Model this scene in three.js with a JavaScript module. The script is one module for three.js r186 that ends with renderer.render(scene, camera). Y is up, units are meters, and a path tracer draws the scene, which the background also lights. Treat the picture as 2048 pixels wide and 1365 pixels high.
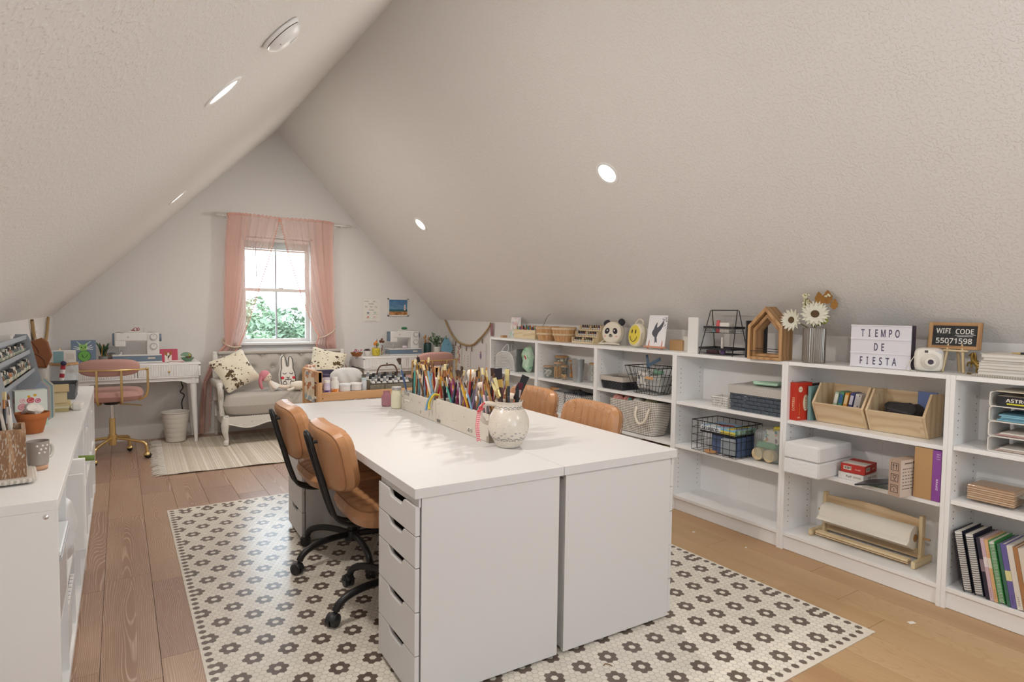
import * as THREE from 'three';
import { mergeGeometries, mergeVertices } from 'three/addons/utils/BufferGeometryUtils.js';
import { RoundedBoxGeometry } from 'three/addons/geometries/RoundedBoxGeometry.js';
import { ImprovedNoise } from 'three/addons/math/ImprovedNoise.js';
import { RectAreaLightUniformsLib } from 'three/addons/lights/RectAreaLightUniformsLib.js';

// ---------- camera, sky, lamps, exposure ----------
const scene = new THREE.Scene();
const camera = new THREE.PerspectiveCamera(58.98, 2048 / 1365, 0.05, 300);
camera.position.set(-0.7913, 1.3154, 1.7791);
camera.rotation.order = 'YXZ';
camera.rotation.set(-0.0482, -0.5772, 0.0136);
scene.background = new THREE.Color().setRGB(0.78, 0.89, 1.0);
scene.backgroundIntensity = 6.5;
const LAMP_POWER = 400, LAMP_COLOR = new THREE.Color().setRGB(1.0, 0.93, 0.85);
const renderer = new THREE.WebGLRenderer();
renderer.toneMapping = THREE.LinearToneMapping;
renderer.toneMappingExposure = 1.18;
renderer.shadowMap.enabled = true;
try { RectAreaLightUniformsLib.init(); } catch (e) { /* no browser */ }

// ---------- helpers ----------
const V = (x, y, z) => new THREE.Vector3(x, y, z);
const V2 = (x, y) => new THREE.Vector2(x, y);
const PI = Math.PI, sin = Math.sin, cos = Math.cos, abs = Math.abs, max = Math.max, min = Math.min;
const lerp = (a, b, t) => a + (b - a) * t;
const smooth = (a, b, x) => { const t = min(1, max(0, (x - a) / (b - a))); return t * t * (3 - 2 * t); };
function rng(seed) { let s = seed >>> 0; return () => { s = (s + 0x6D2B79F5) | 0; let t = Math.imul(s ^ (s >>> 15), 1 | s); t = (t + Math.imul(t ^ (t >>> 7), 61 | t)) ^ t; return ((t ^ (t >>> 14)) >>> 0) / 4294967296; }; }
const R0 = rng(7);
const perlin = new ImprovedNoise();
const noise = (x, y, z = 0) => perlin.noise(x, y, z);
const fbm = (x, y, z = 0, o = 4) => { let s = 0, a = 1; for (let i = 0; i < o; i++) { s += a * noise(x, y, z + i * 7.3); x *= 2; y *= 2; z *= 2; a *= 0.5; } return s; };

const used = {};
function numbered(n) { if (used[n] === undefined) { used[n] = 0; return n; } used[n]++; return n + '_' + String(used[n]).padStart(3, '0'); }
// uv in metres, v along the longest side
function metreUV(g, axis) {
  g.computeBoundingBox(); const b = g.boundingBox, s = [b.max.x - b.min.x, b.max.y - b.min.y, b.max.z - b.min.z];
  const a = axis ?? s.indexOf(max(...s)), p = g.attributes.position, n = g.attributes.normal, uv = new Float32Array(p.count * 2), ox = R0() * 3, oy = R0() * 3;
  const o = [0, 1, 2].filter((i) => i !== a);
  for (let i = 0; i < p.count; i++) {
    const P = [p.getX(i), p.getY(i), p.getZ(i)], N = [abs(n.getX(i)), abs(n.getY(i)), abs(n.getZ(i))];
    if (N[a] > 0.75) { uv[2 * i] = P[o[0]] + ox; uv[2 * i + 1] = P[o[1]] + oy; } else { uv[2 * i] = (N[o[0]] > N[o[1]] ? P[o[1]] : P[o[0]]) + ox; uv[2 * i + 1] = P[a] + oy; }
  }
  g.setAttribute('uv', new THREE.BufferAttribute(uv, 2)); return g;
}
function clean(g, keepUV) {
  if (g.index) g = g.toNonIndexed();
  if (!g.attributes.normal) g.computeVertexNormals();
  for (const k of Object.keys(g.attributes)) if (!['position', 'normal', 'uv', 'color'].includes(k)) g.deleteAttribute(k);
  if (!keepUV || !g.attributes.uv) metreUV(g);
  g.clearGroups(); return g;
}
function put(g, x = 0, y = 0, z = 0, rx = 0, ry = 0, rz = 0) {
  if (rx) g.rotateX(rx); if (rz) g.rotateZ(rz); if (ry) g.rotateY(ry);
  return g.translate(x, y, z);
}
const box = (w, h, d, x, y, z, rx, ry, rz) => put(metreUV(new THREE.BoxGeometry(w, h, d)), x, y, z, rx, ry, rz);
const rbox = (w, h, d, r, x, y, z, rx, ry, rz, seg = 2) => put(metreUV(new RoundedBoxGeometry(w, h, d, seg, min(r, w / 2.01, h / 2.01, d / 2.01))), x, y, z, rx, ry, rz);
const cyl = (r1, r2, h, x, y, z, seg = 20, rx, ry, rz, open = false) => put(new THREE.CylinderGeometry(r1, r2, h, seg, 1, open), x, y, z, rx, ry, rz);
const sph = (r, x, y, z, sx = 1, sy = 1, sz = 1, w = 16, h = 12) => put(new THREE.SphereGeometry(r, w, h).scale(sx, sy, sz), x, y, z);
const tor = (R, r, x, y, z, rx, ry, rz, arc = PI * 2, rs = 8, ts = 32) => put(new THREE.TorusGeometry(R, r, rs, ts, arc), x, y, z, rx, ry, rz);
const lathe = (pts, x = 0, y = 0, z = 0, seg = 32) => put(new THREE.LatheGeometry(pts.map((p) => V2(p[0], p[1])), seg), x, y, z);
const tube = (pts, r, seg = 24, rs = 8, closed = false, tension) => new THREE.TubeGeometry(new THREE.CatmullRomCurve3(pts.map((p) => V(...p)), closed, tension === undefined ? 'centripetal' : 'catmullrom', tension), seg, r, rs, closed);
function bar(a, b, r, seg = 6, r2 = r) { const A = V(...a), B = V(...b), d = B.clone().sub(A), l = d.length(); const g = new THREE.CylinderGeometry(r2, r, l, seg); g.applyQuaternion(new THREE.Quaternion().setFromUnitVectors(V(0, 1, 0), d.normalize())); return g.translate((A.x + B.x) / 2, (A.y + B.y) / 2, (A.z + B.z) / 2); }
const wire = (pts, r, seg = 6, closed) => { const o = []; for (let i = 0; i + 1 < pts.length; i++) o.push(bar(pts[i], pts[i + 1], r, seg)); if (closed) o.push(bar(pts[pts.length - 1], pts[0], r, seg)); return o; };
function extrude(pts, depth, x = 0, y = 0, z = 0, rx, ry, rz, bevel = 0, holes = [], bs = 2) {   // outline in x,y; thickness centred on z
  const s = pts instanceof THREE.Shape ? pts : new THREE.Shape(pts.map((p) => V2(p[0], p[1])));
  for (const h of holes) s.holes.push(h instanceof THREE.Path ? h : new THREE.Path(h.map((p) => V2(p[0], p[1]))));
  const g = new THREE.ExtrudeGeometry(s, { depth: depth - 2 * bevel, bevelEnabled: bevel > 0, bevelSize: bevel, bevelThickness: bevel, bevelOffset: -bevel, bevelSegments: bs, curveSegments: 16 });
  g.translate(0, 0, -(depth - 2 * bevel) / 2); return put(metreUV(g), x, y, z, rx, ry, rz);
}
function rrect(w, h, r, cx = 0, cy = 0) { const s = new THREE.Shape(), x = cx - w / 2, y = cy - h / 2; s.moveTo(x + r, y); s.lineTo(x + w - r, y); s.quadraticCurveTo(x + w, y, x + w, y + r); s.lineTo(x + w, y + h - r); s.quadraticCurveTo(x + w, y + h, x + w - r, y + h); s.lineTo(x + r, y + h); s.quadraticCurveTo(x, y + h, x, y + h - r); s.lineTo(x, y + r); s.quadraticCurveTo(x, y, x + r, y); return s; }
const circleShape = (r, cx = 0, cy = 0) => { const s = new THREE.Path(); s.absarc(cx, cy, r, 0, PI * 2); return s; };
// surface from a function of u,v in 0..1
function surf(f, nu, nv, keep) {
  const p = [], uv = [], ix = [];
  for (let j = 0; j <= nv; j++) for (let i = 0; i <= nu; i++) { const q = f(i / nu, j / nv); p.push(q[0], q[1], q[2]); uv.push(q[3] ?? i / nu, q[4] ?? j / nv); }
  for (let j = 0; j < nv; j++) for (let i = 0; i < nu; i++) { const a = j * (nu + 1) + i, b = a + 1, c = a + nu + 1, d = c + 1; ix.push(a, b, d, a, d, c); }
  const g = new THREE.BufferGeometry(); g.setAttribute('position', new THREE.Float32BufferAttribute(p, 3)); g.setAttribute('uv', new THREE.Float32BufferAttribute(uv, 2)); g.setIndex(ix); g.computeVertexNormals(); return g;
}
// stuffed shape: outline of exponent n (2 ellipse, large = square), thickness t; front(x,y) and back(x,y) scale the bulge; faces +z. uv 0..1 over w,h
function cushion({ w, h, t, n = 6, p = 4, q = 2, front = null, back = null, pinch = 0, nr = 18, na = 72, shape = null }) {
  const half = (sgn, fn) => surf((u, v) => {
    const a = u * PI * 2, r = v, ca = cos(a), sa = sin(a), k = Math.pow(Math.pow(abs(ca), n) + Math.pow(abs(sa), n), -1 / n);
    let x = ca * k * r, y = sa * k * r; if (pinch) { const c = abs(x * y); x *= 1 - pinch * (abs(x) * (1 - y * y)); y *= 1 - pinch * (abs(y) * (1 - x * x)); }
    const e = Math.pow(max(0, 1 - Math.pow(r, p)), 1 / q), X = x * w / 2, Y = y * h / 2;
    return [sgn * X, Y, sgn * (t / 2 * e * (fn ? fn(sgn * X, Y) : 1)), sgn * x / 2 + 0.5, y / 2 + 0.5];
  }, na, nr);
  const f = half(1, front), b = half(-1, back);
  const g = mergeGeometries([f.toNonIndexed(), b.toNonIndexed()]); return g;
}
function M(o) { const m = new (o.transmission !== undefined || o.clearcoat !== undefined || o.sheen !== undefined ? THREE.MeshPhysicalMaterial : THREE.MeshStandardMaterial)({ roughness: 0.6, ...o }); return m; }
const col = (r, g, b) => new THREE.Color().setRGB(r, g, b);
const hex = (s) => new THREE.Color(s);
const flat = {}; const C = (s, rough = 0.6, more) => flat[s + rough + (more ? JSON.stringify(more) : '')] ??= M({ color: hex(s), roughness: rough, ...more });
function P(name, geos, mat, parent, label, keepUV) {
  geos = [].concat(geos).flat(); const list = geos.map((g) => clean(g, keepUV || g.userData.keep));
  const g = list.length > 1 ? mergeGeometries(list) : list[0];
  const m = new THREE.Mesh(g, mat); m.castShadow = m.receiveShadow = true;
  if (parent) { m.name = name; parent.add(m); } else { m.name = numbered(name); scene.add(m); }
  if (label) m.userData.label = label; return m;
}
function thing(name, label, category, [x, y, z] = [0, 0, 0], turn = 0, group) {
  const o = new THREE.Group(); o.name = numbered(name); scene.add(o); o.position.set(x, y, z); o.rotation.y = turn;
  o.userData = { label, category }; if (group) o.userData.group = group; return o;
}
function one(name, label, category, geos, mat, pos, turn = 0, group, keepUV) {   // a thing of a single mesh
  const m = P(name, geos, mat, null, label, keepUV); m.userData.category = category; if (group) m.userData.group = group;
  if (pos) m.position.set(...pos); m.rotation.y = turn; return m;
}
function struct(name, geos, mat, label, keepUV) { const m = P(name, geos, mat, null, label, keepUV); m.userData.kind = 'structure'; m.userData.category = name.split('_')[0]; return m; }
function structG(name, label) { const o = new THREE.Group(); o.name = name; scene.add(o); o.userData = { kind: 'structure', label, category: name.split('_')[0] }; return o; }
function copyOf(o, [x, y, z], turn, label, group) { const c = o.clone(); c.name = numbered(o.name.replace(/_\d\d\d$/, '')); c.userData = { ...o.userData }; scene.add(c); c.position.set(x, y, z); if (turn !== undefined) c.rotation.y = turn; if (label) c.userData.label = label; if (group) c.userData.group = group; return c; }
// textures
function canvasTex(w, h, draw, { repeat, srgb = true } = {}) {
  const c = document.createElement('canvas'); c.width = w; c.height = h; const x = c.getContext('2d'); draw(x, w, h);
  const t = new THREE.CanvasTexture(c); if (srgb) t.colorSpace = THREE.SRGBColorSpace; if (repeat) { t.wrapS = t.wrapT = THREE.RepeatWrapping; t.repeat.set(...repeat); } return t;
}
function dataTex(w, h, f, { repeat, srgb = true } = {}) {   // f(u,v) -> [r,g,b] 0..1 in display values, or a grey
  const d = new Uint8Array(w * h * 4); let k = 0;
  for (let j = 0; j < h; j++) for (let i = 0; i < w; i++) { const c = f(i / w, j / h); const a = c.length ? c : [c, c, c]; d[k++] = max(0, min(255, a[0] * 255)); d[k++] = max(0, min(255, a[1] * 255)); d[k++] = max(0, min(255, a[2] * 255)); d[k++] = 255; }
  const t = new THREE.DataTexture(d, w, h); t.magFilter = THREE.LinearFilter; t.minFilter = THREE.LinearMipmapLinearFilter; t.generateMipmaps = true; t.wrapS = t.wrapT = THREE.RepeatWrapping; if (srgb) t.colorSpace = THREE.SRGBColorSpace; if (repeat) t.repeat.set(...repeat); t.needsUpdate = true; return t;
}
// tileable fbm on a torus-like wrap
const tnoise = (u, v, f, s = 0) => { const a = noise(u * f, v * f, s), b = noise((u - 1) * f, v * f, s), c = noise(u * f, (v - 1) * f, s), d = noise((u - 1) * f, (v - 1) * f, s); return lerp(lerp(a, b, u), lerp(c, d, u), v); };
const mixc = (a, b, t) => [lerp(a[0], b[0], t), lerp(a[1], b[1], t), lerp(a[2], b[2], t)];
const rgbOf = (h) => { const n = parseInt(h.slice(1), 16); return [(n >> 16 & 255) / 255, (n >> 8 & 255) / 255, (n & 255) / 255]; };
function woodTex(light, dark, seed, size = 0.6, rings = 26, amt = 0.5) {   // grain runs along v; covers size metres
  const a = rgbOf(light), b = rgbOf(dark);
  return dataTex(256, 512, (u, v) => { const w = tnoise(u, v * 0.6, 3, seed) * 0.9 + tnoise(u, v, 5, seed + 9) * 0.25, r = 0.5 + 0.5 * sin((u + w * 0.22) * rings * 2), fine = tnoise(u, v, 1, seed) * 0 + noise(u * 90, v * 5, seed + 3) * 0.35; return mixc(a, b, min(1, max(0, r * r * amt + fine * 0.5 + 0.18 + w * 0.2))); }, { repeat: [1 / size, 1 / (size * 2)] });
}
function printMat(w, h, draw, rough = 0.6) { return M({ map: canvasTex(w, h, draw), roughness: rough }); }
// sheet with 0..1 uv on its +z face, thickness t, standing on y=0, centred in x
function sheet(w, h, t = 0.002) { const g = new THREE.BoxGeometry(w, h, t); g.translate(0, h / 2, 0); g.userData.keep = true; return g; }
// box whose six faces may wear different materials: order +x -x +y -y +z -z
function pbox(name, w, h, d, mats, parent) { const g = new THREE.BoxGeometry(w, h, d); const m = new THREE.Mesh(g, mats); m.castShadow = m.receiveShadow = true; m.name = parent ? name : numbered(name); (parent ?? scene).add(m); return m; }
const faces = (side, o) => [0, 1, 2, 3, 4, 5].map((i) => o[['px', 'nx', 'py', 'ny', 'pz', 'nz'][i]] ?? side);

// ---------- shared materials ----------
const grainBump = dataTex(512, 512, (u, v) => { const a = tnoise(u, v, 26, 1), b = tnoise(u, v, 60, 5), c = tnoise(u, v, 9, 8); return 0.5 + 0.5 * smooth(-0.05, 0.28, a + b * 0.45) * (0.75 + 0.5 * c) - 0.2; }, { repeat: [3.1, 3.1], srgb: false });
const M_ceiling = M({ color: col(0.79, 0.765, 0.74), roughness: 0.92, bumpMap: grainBump, bumpScale: 0.0024 });
const M_wall = M({ color: col(0.78, 0.765, 0.75), roughness: 0.9, bumpMap: grainBump, bumpScale: 0.0012 });
const M_trim = M({ color: col(0.80, 0.79, 0.775), roughness: 0.45 });
const M_white = M({ color: col(0.90, 0.90, 0.90), roughness: 0.42 });
const M_lam = M({ color: col(0.68, 0.67, 0.67), roughness: 0.5 });
const M_black = M({ color: col(0.022, 0.023, 0.026), roughness: 0.38, metalness: 0.3 });
const M_blackwire = M({ color: col(0.025, 0.025, 0.03), roughness: 0.5, metalness: 0.4 });
const M_brass = M({ color: col(0.72, 0.53, 0.24), roughness: 0.28, metalness: 0.9 });
const M_chrome = M({ color: col(0.75, 0.75, 0.76), roughness: 0.25, metalness: 1 });
const M_glass = M({ color: col(0.95, 0.97, 0.97), roughness: 0.02, transmission: 1, thickness: 0, ior: 1.45 });
const M_plastic = M({ color: col(0.82, 0.85, 0.88), roughness: 0.25, transmission: 0.7, thickness: 0 });
const T_pine = woodTex('#e4cfac', '#c3a077', 11, 0.35, 22, 0.45), T_oak = woodTex('#c9a173', '#93683f', 21, 0.4, 24, 0.5), T_tan = woodTex('#dcb083', '#b57f4c', 31, 0.5, 16, 0.4), T_pale = woodTex('#ead9b6', '#c9ab78', 41, 0.3, 20, 0.4);
const M_pine = M({ map: T_pine, roughness: 0.6 }), M_oak = M({ map: T_oak, roughness: 0.55 }), M_cart = M({ map: T_tan, roughness: 0.5 }), M_pale = M({ map: T_pale, roughness: 0.6 });
const M_kraft = C('#b99468', 0.85), M_paper = C('#f1efe9', 0.8), M_cream = C('#ece3cf', 0.75);
// ---------- the room ----------
const ZB = -5.2, ZF = 2.7, XR = 2.65, XL = -1.307, YR = 1.202, YL = 1.222, AX = 0.668, AY = 3.243;
{ // walls with thickness
  const opening = [[0.30, 0.945], [1.045, 0.945], [1.045, 2.10], [0.30, 2.10]];
  const gable = [[XL - 0.15, -0.05], [XR + 0.15, -0.05], [XR + 0.15, YR - 0.154], [AX, AY + 0.1], [XL - 0.15, YL - 0.154]];
  struct('wall_back', extrude(gable, 0.14, 0, 0, ZB - 0.07, 0, 0, 0, 0, [opening]), M_wall, 'off-white gable wall around the curtained window');
  struct('wall_front', extrude(gable, 0.14, 0, 0, ZF + 0.07, 0, 0, 0, 0, [[[0.2, 0.85], [1.14, 0.85], [1.14, 2.05], [0.2, 2.05]]]), M_wall, 'off-white gable wall closing the attic room');  // opening cut for the added fill window
  struct('wall_right', box(0.12, YR + 0.05, ZF - ZB, XR + 0.06, (YR - 0.05) / 2, (ZF + ZB) / 2), M_wall, 'low knee wall behind the white bookcases');
  struct('wall_left', box(0.12, YL + 0.05, ZF - ZB, XL - 0.06, (YL - 0.05) / 2, (ZF + ZB) / 2), M_wall, 'low knee wall behind the long white cabinet');
}
// slopes with round cut-outs for the recessed lamps: u runs along z, w runs up the slope
const SL = {};
for (const [k, x0, y0] of [['right', XR, YR], ['left', XL, YL]]) {
  const d = V(AX - x0, AY - y0, 0), len = d.length(); d.normalize();
  const n = k === 'right' ? V(-d.y, d.x, 0) : V(d.y, -d.x, 0); if (n.y > 0) n.negate();
  SL[k] = { o: V(x0, y0, 0), d, n, len, at: (w, z, out = 0) => V(x0 + d.x * w + n.x * out, y0 + d.y * w + n.y * out, z), m: new THREE.Matrix4().makeBasis(V(0, 0, 1), d, n.clone().negate()).setPosition(x0, y0, 0) };
}
const lampSpots = { right: [[1.345, -1.03], [1.345, -3.75], [1.345, 1.65]], left: [[1.19, -0.58], [1.275, -3.4], [1.25, 1.75]] };
const ceilGeos = [];
for (const k of ['right', 'left']) {
  const S = SL[k], T = 0.14, a = ZB - 0.14, b = ZF + 0.14;
  const sh = new THREE.Shape([V2(a, -0.0), V2(b, -0.0), V2(b, S.len), V2(a, S.len)]);
  for (const [w, z] of lampSpots[k]) sh.holes.push(circleShape(0.068, z, w));
  const g = new THREE.ExtrudeGeometry(sh, { depth: T, bevelEnabled: false, curveSegments: 24 });
  metreUV(g, 0); const basis = S.m.clone(); g.applyMatrix4(basis); if (basis.determinant() < 0) { const p = g.attributes.position.array, u = g.attributes.uv.array, q = g.attributes.normal.array; for (let i = 0; i < p.length / 9; i++) for (const [arr, m] of [[p, 3], [q, 3], [u, 2]]) for (let c = 0; c < m; c++) { const t = arr[i * 3 * m + m + c]; arr[i * 3 * m + m + c] = arr[i * 3 * m + 2 * m + c]; arr[i * 3 * m + 2 * m + c] = t; } g.computeVertexNormals(); }
  g.userData.keep = true; ceilGeos.push(g);
}
struct('ceiling', ceilGeos, M_ceiling, 'textured off-white ceiling slopes meeting at the ridge', true);
struct('trim_1', box(0.4, 0.03, ZF - ZB + 0.28, AX, AY + 0.165, (ZF + ZB) / 2), M_wall, 'ridge board closing the two slopes from above');

// recessed lamps
const M_glow = M({ color: col(1, 1, 1), emissive: col(1.0, 0.97, 0.93), emissiveIntensity: 5, roughness: 0.4 });
const M_lampTrim = M({ color: col(0.86, 0.855, 0.85), roughness: 0.4 });
const lampNames = { right: ['round recessed lamp in the slope above the tan chairs', 'round recessed lamp in the slope near the framed lighthouse picture', 'round recessed lamp in the slope above the spiral notebooks'], left: ['round recessed lamp in the slope beside the smoke detector', 'round recessed lamp in the slope above the fluted desk with the green cat painting', 'round recessed lamp in the slope behind the smoke detector'] };
for (const k of ['right', 'left']) lampSpots[k].forEach(([w, z], i) => {
  const S = SL[k], t = thing('recessed_lamp', lampNames[k][i], 'ceiling lamp', S.at(w, z).toArray());
  t.quaternion.setFromUnitVectors(V(0, -1, 0), S.n);
  P('trim_ring', [lathe([[0.062, 0.012], [0.062, -0.001], [0.064, -0.005], [0.080, -0.005], [0.083, -0.002], [0.083, 0.0005]], 0, 0, 0, 40)], M_lampTrim, t);
  P('baffle', lathe([[0.062, 0.0], [0.056, 0.034]], 0, 0, 0, 40), M_lampTrim, t);
  P('lens', cyl(0.056, 0.056, 0.004, 0, 0.034, 0, 40), M_glow, t);
  const L = new THREE.RectAreaLight(LAMP_COLOR, LAMP_POWER, 0.095, 0.095); L.name = 'recessed_lamp_light'; L.position.set(0, -0.007, 0); L.rotation.x = -PI / 2; t.add(L);
});
{ // smoke detector
  const t = thing('smoke_detector', 'white round smoke detector on the sloping ceiling', 'smoke detector', SL.left.at(1.375, -0.30).toArray()); t.quaternion.setFromUnitVectors(V(0, -1, 0), SL.left.n);
  P('base', lathe([[0.0, 0], [0.072, 0], [0.074, -0.006], [0.07, -0.012], [0.066, -0.014]], 0, 0, 0, 40), M_lampTrim, t);
  P('gap', cyl(0.061, 0.061, 0.008, 0, -0.015, 0, 40), C('#2c2a28', 0.8), t, 'dark vent slot');
  P('cover', lathe([[0.066, -0.016], [0.066, -0.024], [0.05, -0.036], [0.03, -0.041], [0, -0.042]], 0, 0, 0, 40), M_lampTrim, t);
  P('test_button', cyl(0.014, 0.015, 0.006, 0.02, -0.042, 0.0, 20), M_trim, t);
  P('vent', [0, 1, 2, 3, 4].map((i) => box(0.003, 0.002, 0.03, -0.04 + i * 0.008, -0.034, 0.02)), C('#3b3836', 0.8), t);
}
// baseboards
for (const [n, w, d, x, z, l] of [['baseboard_back', XR - XL, 0.015, (XR + XL) / 2, ZB + 0.0075, 'white baseboard along the gable wall under the window'], ['baseboard_left', 0.015, ZF - ZB, XL + 0.0075, (ZF + ZB) / 2, 'white baseboard along the knee wall behind the cabinet'], ['baseboard_right', 0.015, ZF - ZB, XR - 0.0075, (ZF + ZB) / 2, 'white baseboard along the knee wall behind the bookcases'], ['baseboard_front', XR - XL, 0.015, (XR + XL) / 2, ZF - 0.0075, 'white baseboard along the front gable wall']])
  struct(n, [box(w, 0.13, d, x, 0.065, z), box(w - 0.004, 0.012, d * 0.6, x, 0.136, z)], M_trim, l);

// ---------- floor of oak planks ----------
{
  const planks = [];
  const mk = (seed, base, dark, line, amt, spread) => dataTex(256, 1024, (u, v) => {
    const cx = 0.5 + 0.25 * noise(seed, v * 1.3, 2), k = noise(u * 1.1 + seed, v * 1.5, seed * 3.1) * 0.55 + noise(u * 2.5, v * 4 + seed, 4.4) * 0.16;
    const d = abs(u - cx) * spread + k * 2.2 + v * 0.9, r = d * 9 - Math.floor(d * 9), l = smooth(0.0, 0.16, r) * (1 - smooth(0.16, 0.42, r));
    const fib = noise(u * 85, v * 7, seed) * 0.5 + noise(u * 170, v * 14, seed + 2) * 0.3, broad = noise(u * 1.6, v * 2.2, seed + 5) * 0.5;
    let c = mixc(base, dark, min(1, max(0, 0.35 + broad + fib * 0.45)));
    c = mixc(c, line, l * amt * (0.55 + 0.5 * noise(u * 40, v * 9, seed + 8)));
    return c;
  });
  const glareLine = [0.90, 0.83, 0.77], darkLine = [0.56, 0.39, 0.25];
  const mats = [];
  // window glare on the oak, painted in as pale grain lines and cooler brown
  for (const [s, b, d, sp] of [[1.3, '#ae8d78', '#977461', 2.6], [2.7, '#b5967f', '#a07e68', 1.7], [4.1, '#a88874', '#937262', 3.4], [5.9, '#b99a80', '#a37f67', 2.2]]) mats.push(M({ map: mk(s, rgbOf(b), rgbOf(d), glareLine, 0.95, sp), roughness: 0.33 }));
  // same oak away from the painted glare: honey tone, faint dark grain
  for (const [s, b, d, sp] of [[7.3, '#c6a67f', '#ab875f', 2.0], [8.9, '#bf9e78', '#a47e58', 3.0], [10.2, '#ccad86', '#b28f68', 1.5]]) mats.push(M({ map: mk(s, rgbOf(b), rgbOf(d), darkLine, 0.22, sp), roughness: 0.46 }));
  const floor = structG('floor', 'wide oak plank floor with visible grain');
  P('subfloor', box(XR - XL + 0.3, 0.05, ZF - ZB + 0.3, (XR + XL) / 2, -0.045, (ZF + ZB) / 2), C('#4a3728', 0.9), floor);
  const W = 0.19, r = rng(33), geo = {};
  const geoFor = (w, l, o) => { const key = w.toFixed(3) + l.toFixed(2) + o; return geo[key] ??= (() => { const g = new RoundedBoxGeometry(w - 0.0012, 0.02, l - 0.0016, 1, 0.0013), p = g.attributes.position, uv = g.attributes.uv; for (let i = 0; i < p.count; i++) { uv.setXY(i, (p.getX(i) / W + 0.5) * 0.98 + 0.01 , (p.getZ(i) + o * 0.37) / 1.9); } return g; })(); };
  let row = 0;
  for (let x = XL - 0.02 - 0.112; x < XR; x += W, row++) {
    let z = ZB - r() * 0.9, k = 0;
    while (z < ZF) {
      const l = [1.0, 1.3, 1.6, 0.75][Math.floor(r() * 4)], a = max(z, ZB), b = min(z + l, ZF), x0 = max(x, XL), x1 = min(x + W, XR); z += l; if (b - a < 0.02 || x1 - x0 < 0.01) continue;
      const glareSide = x + W / 2 < 1.15, m = glareSide ? mats[Math.floor(r() * 4)] : mats[4 + Math.floor(r() * 3)];  // planks on this side carry the glare painted into their colour
      const p = new THREE.Mesh(geoFor(x1 - x0, b - a, Math.floor(r() * 5)), m); p.name = 'plank'; p.position.set((x0 + x1) / 2, -0.01, (a + b) / 2); p.receiveShadow = p.castShadow = true; if (r() < 0.5) p.rotation.y = PI; floor.add(p); k++;
    }
  }
}
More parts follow.
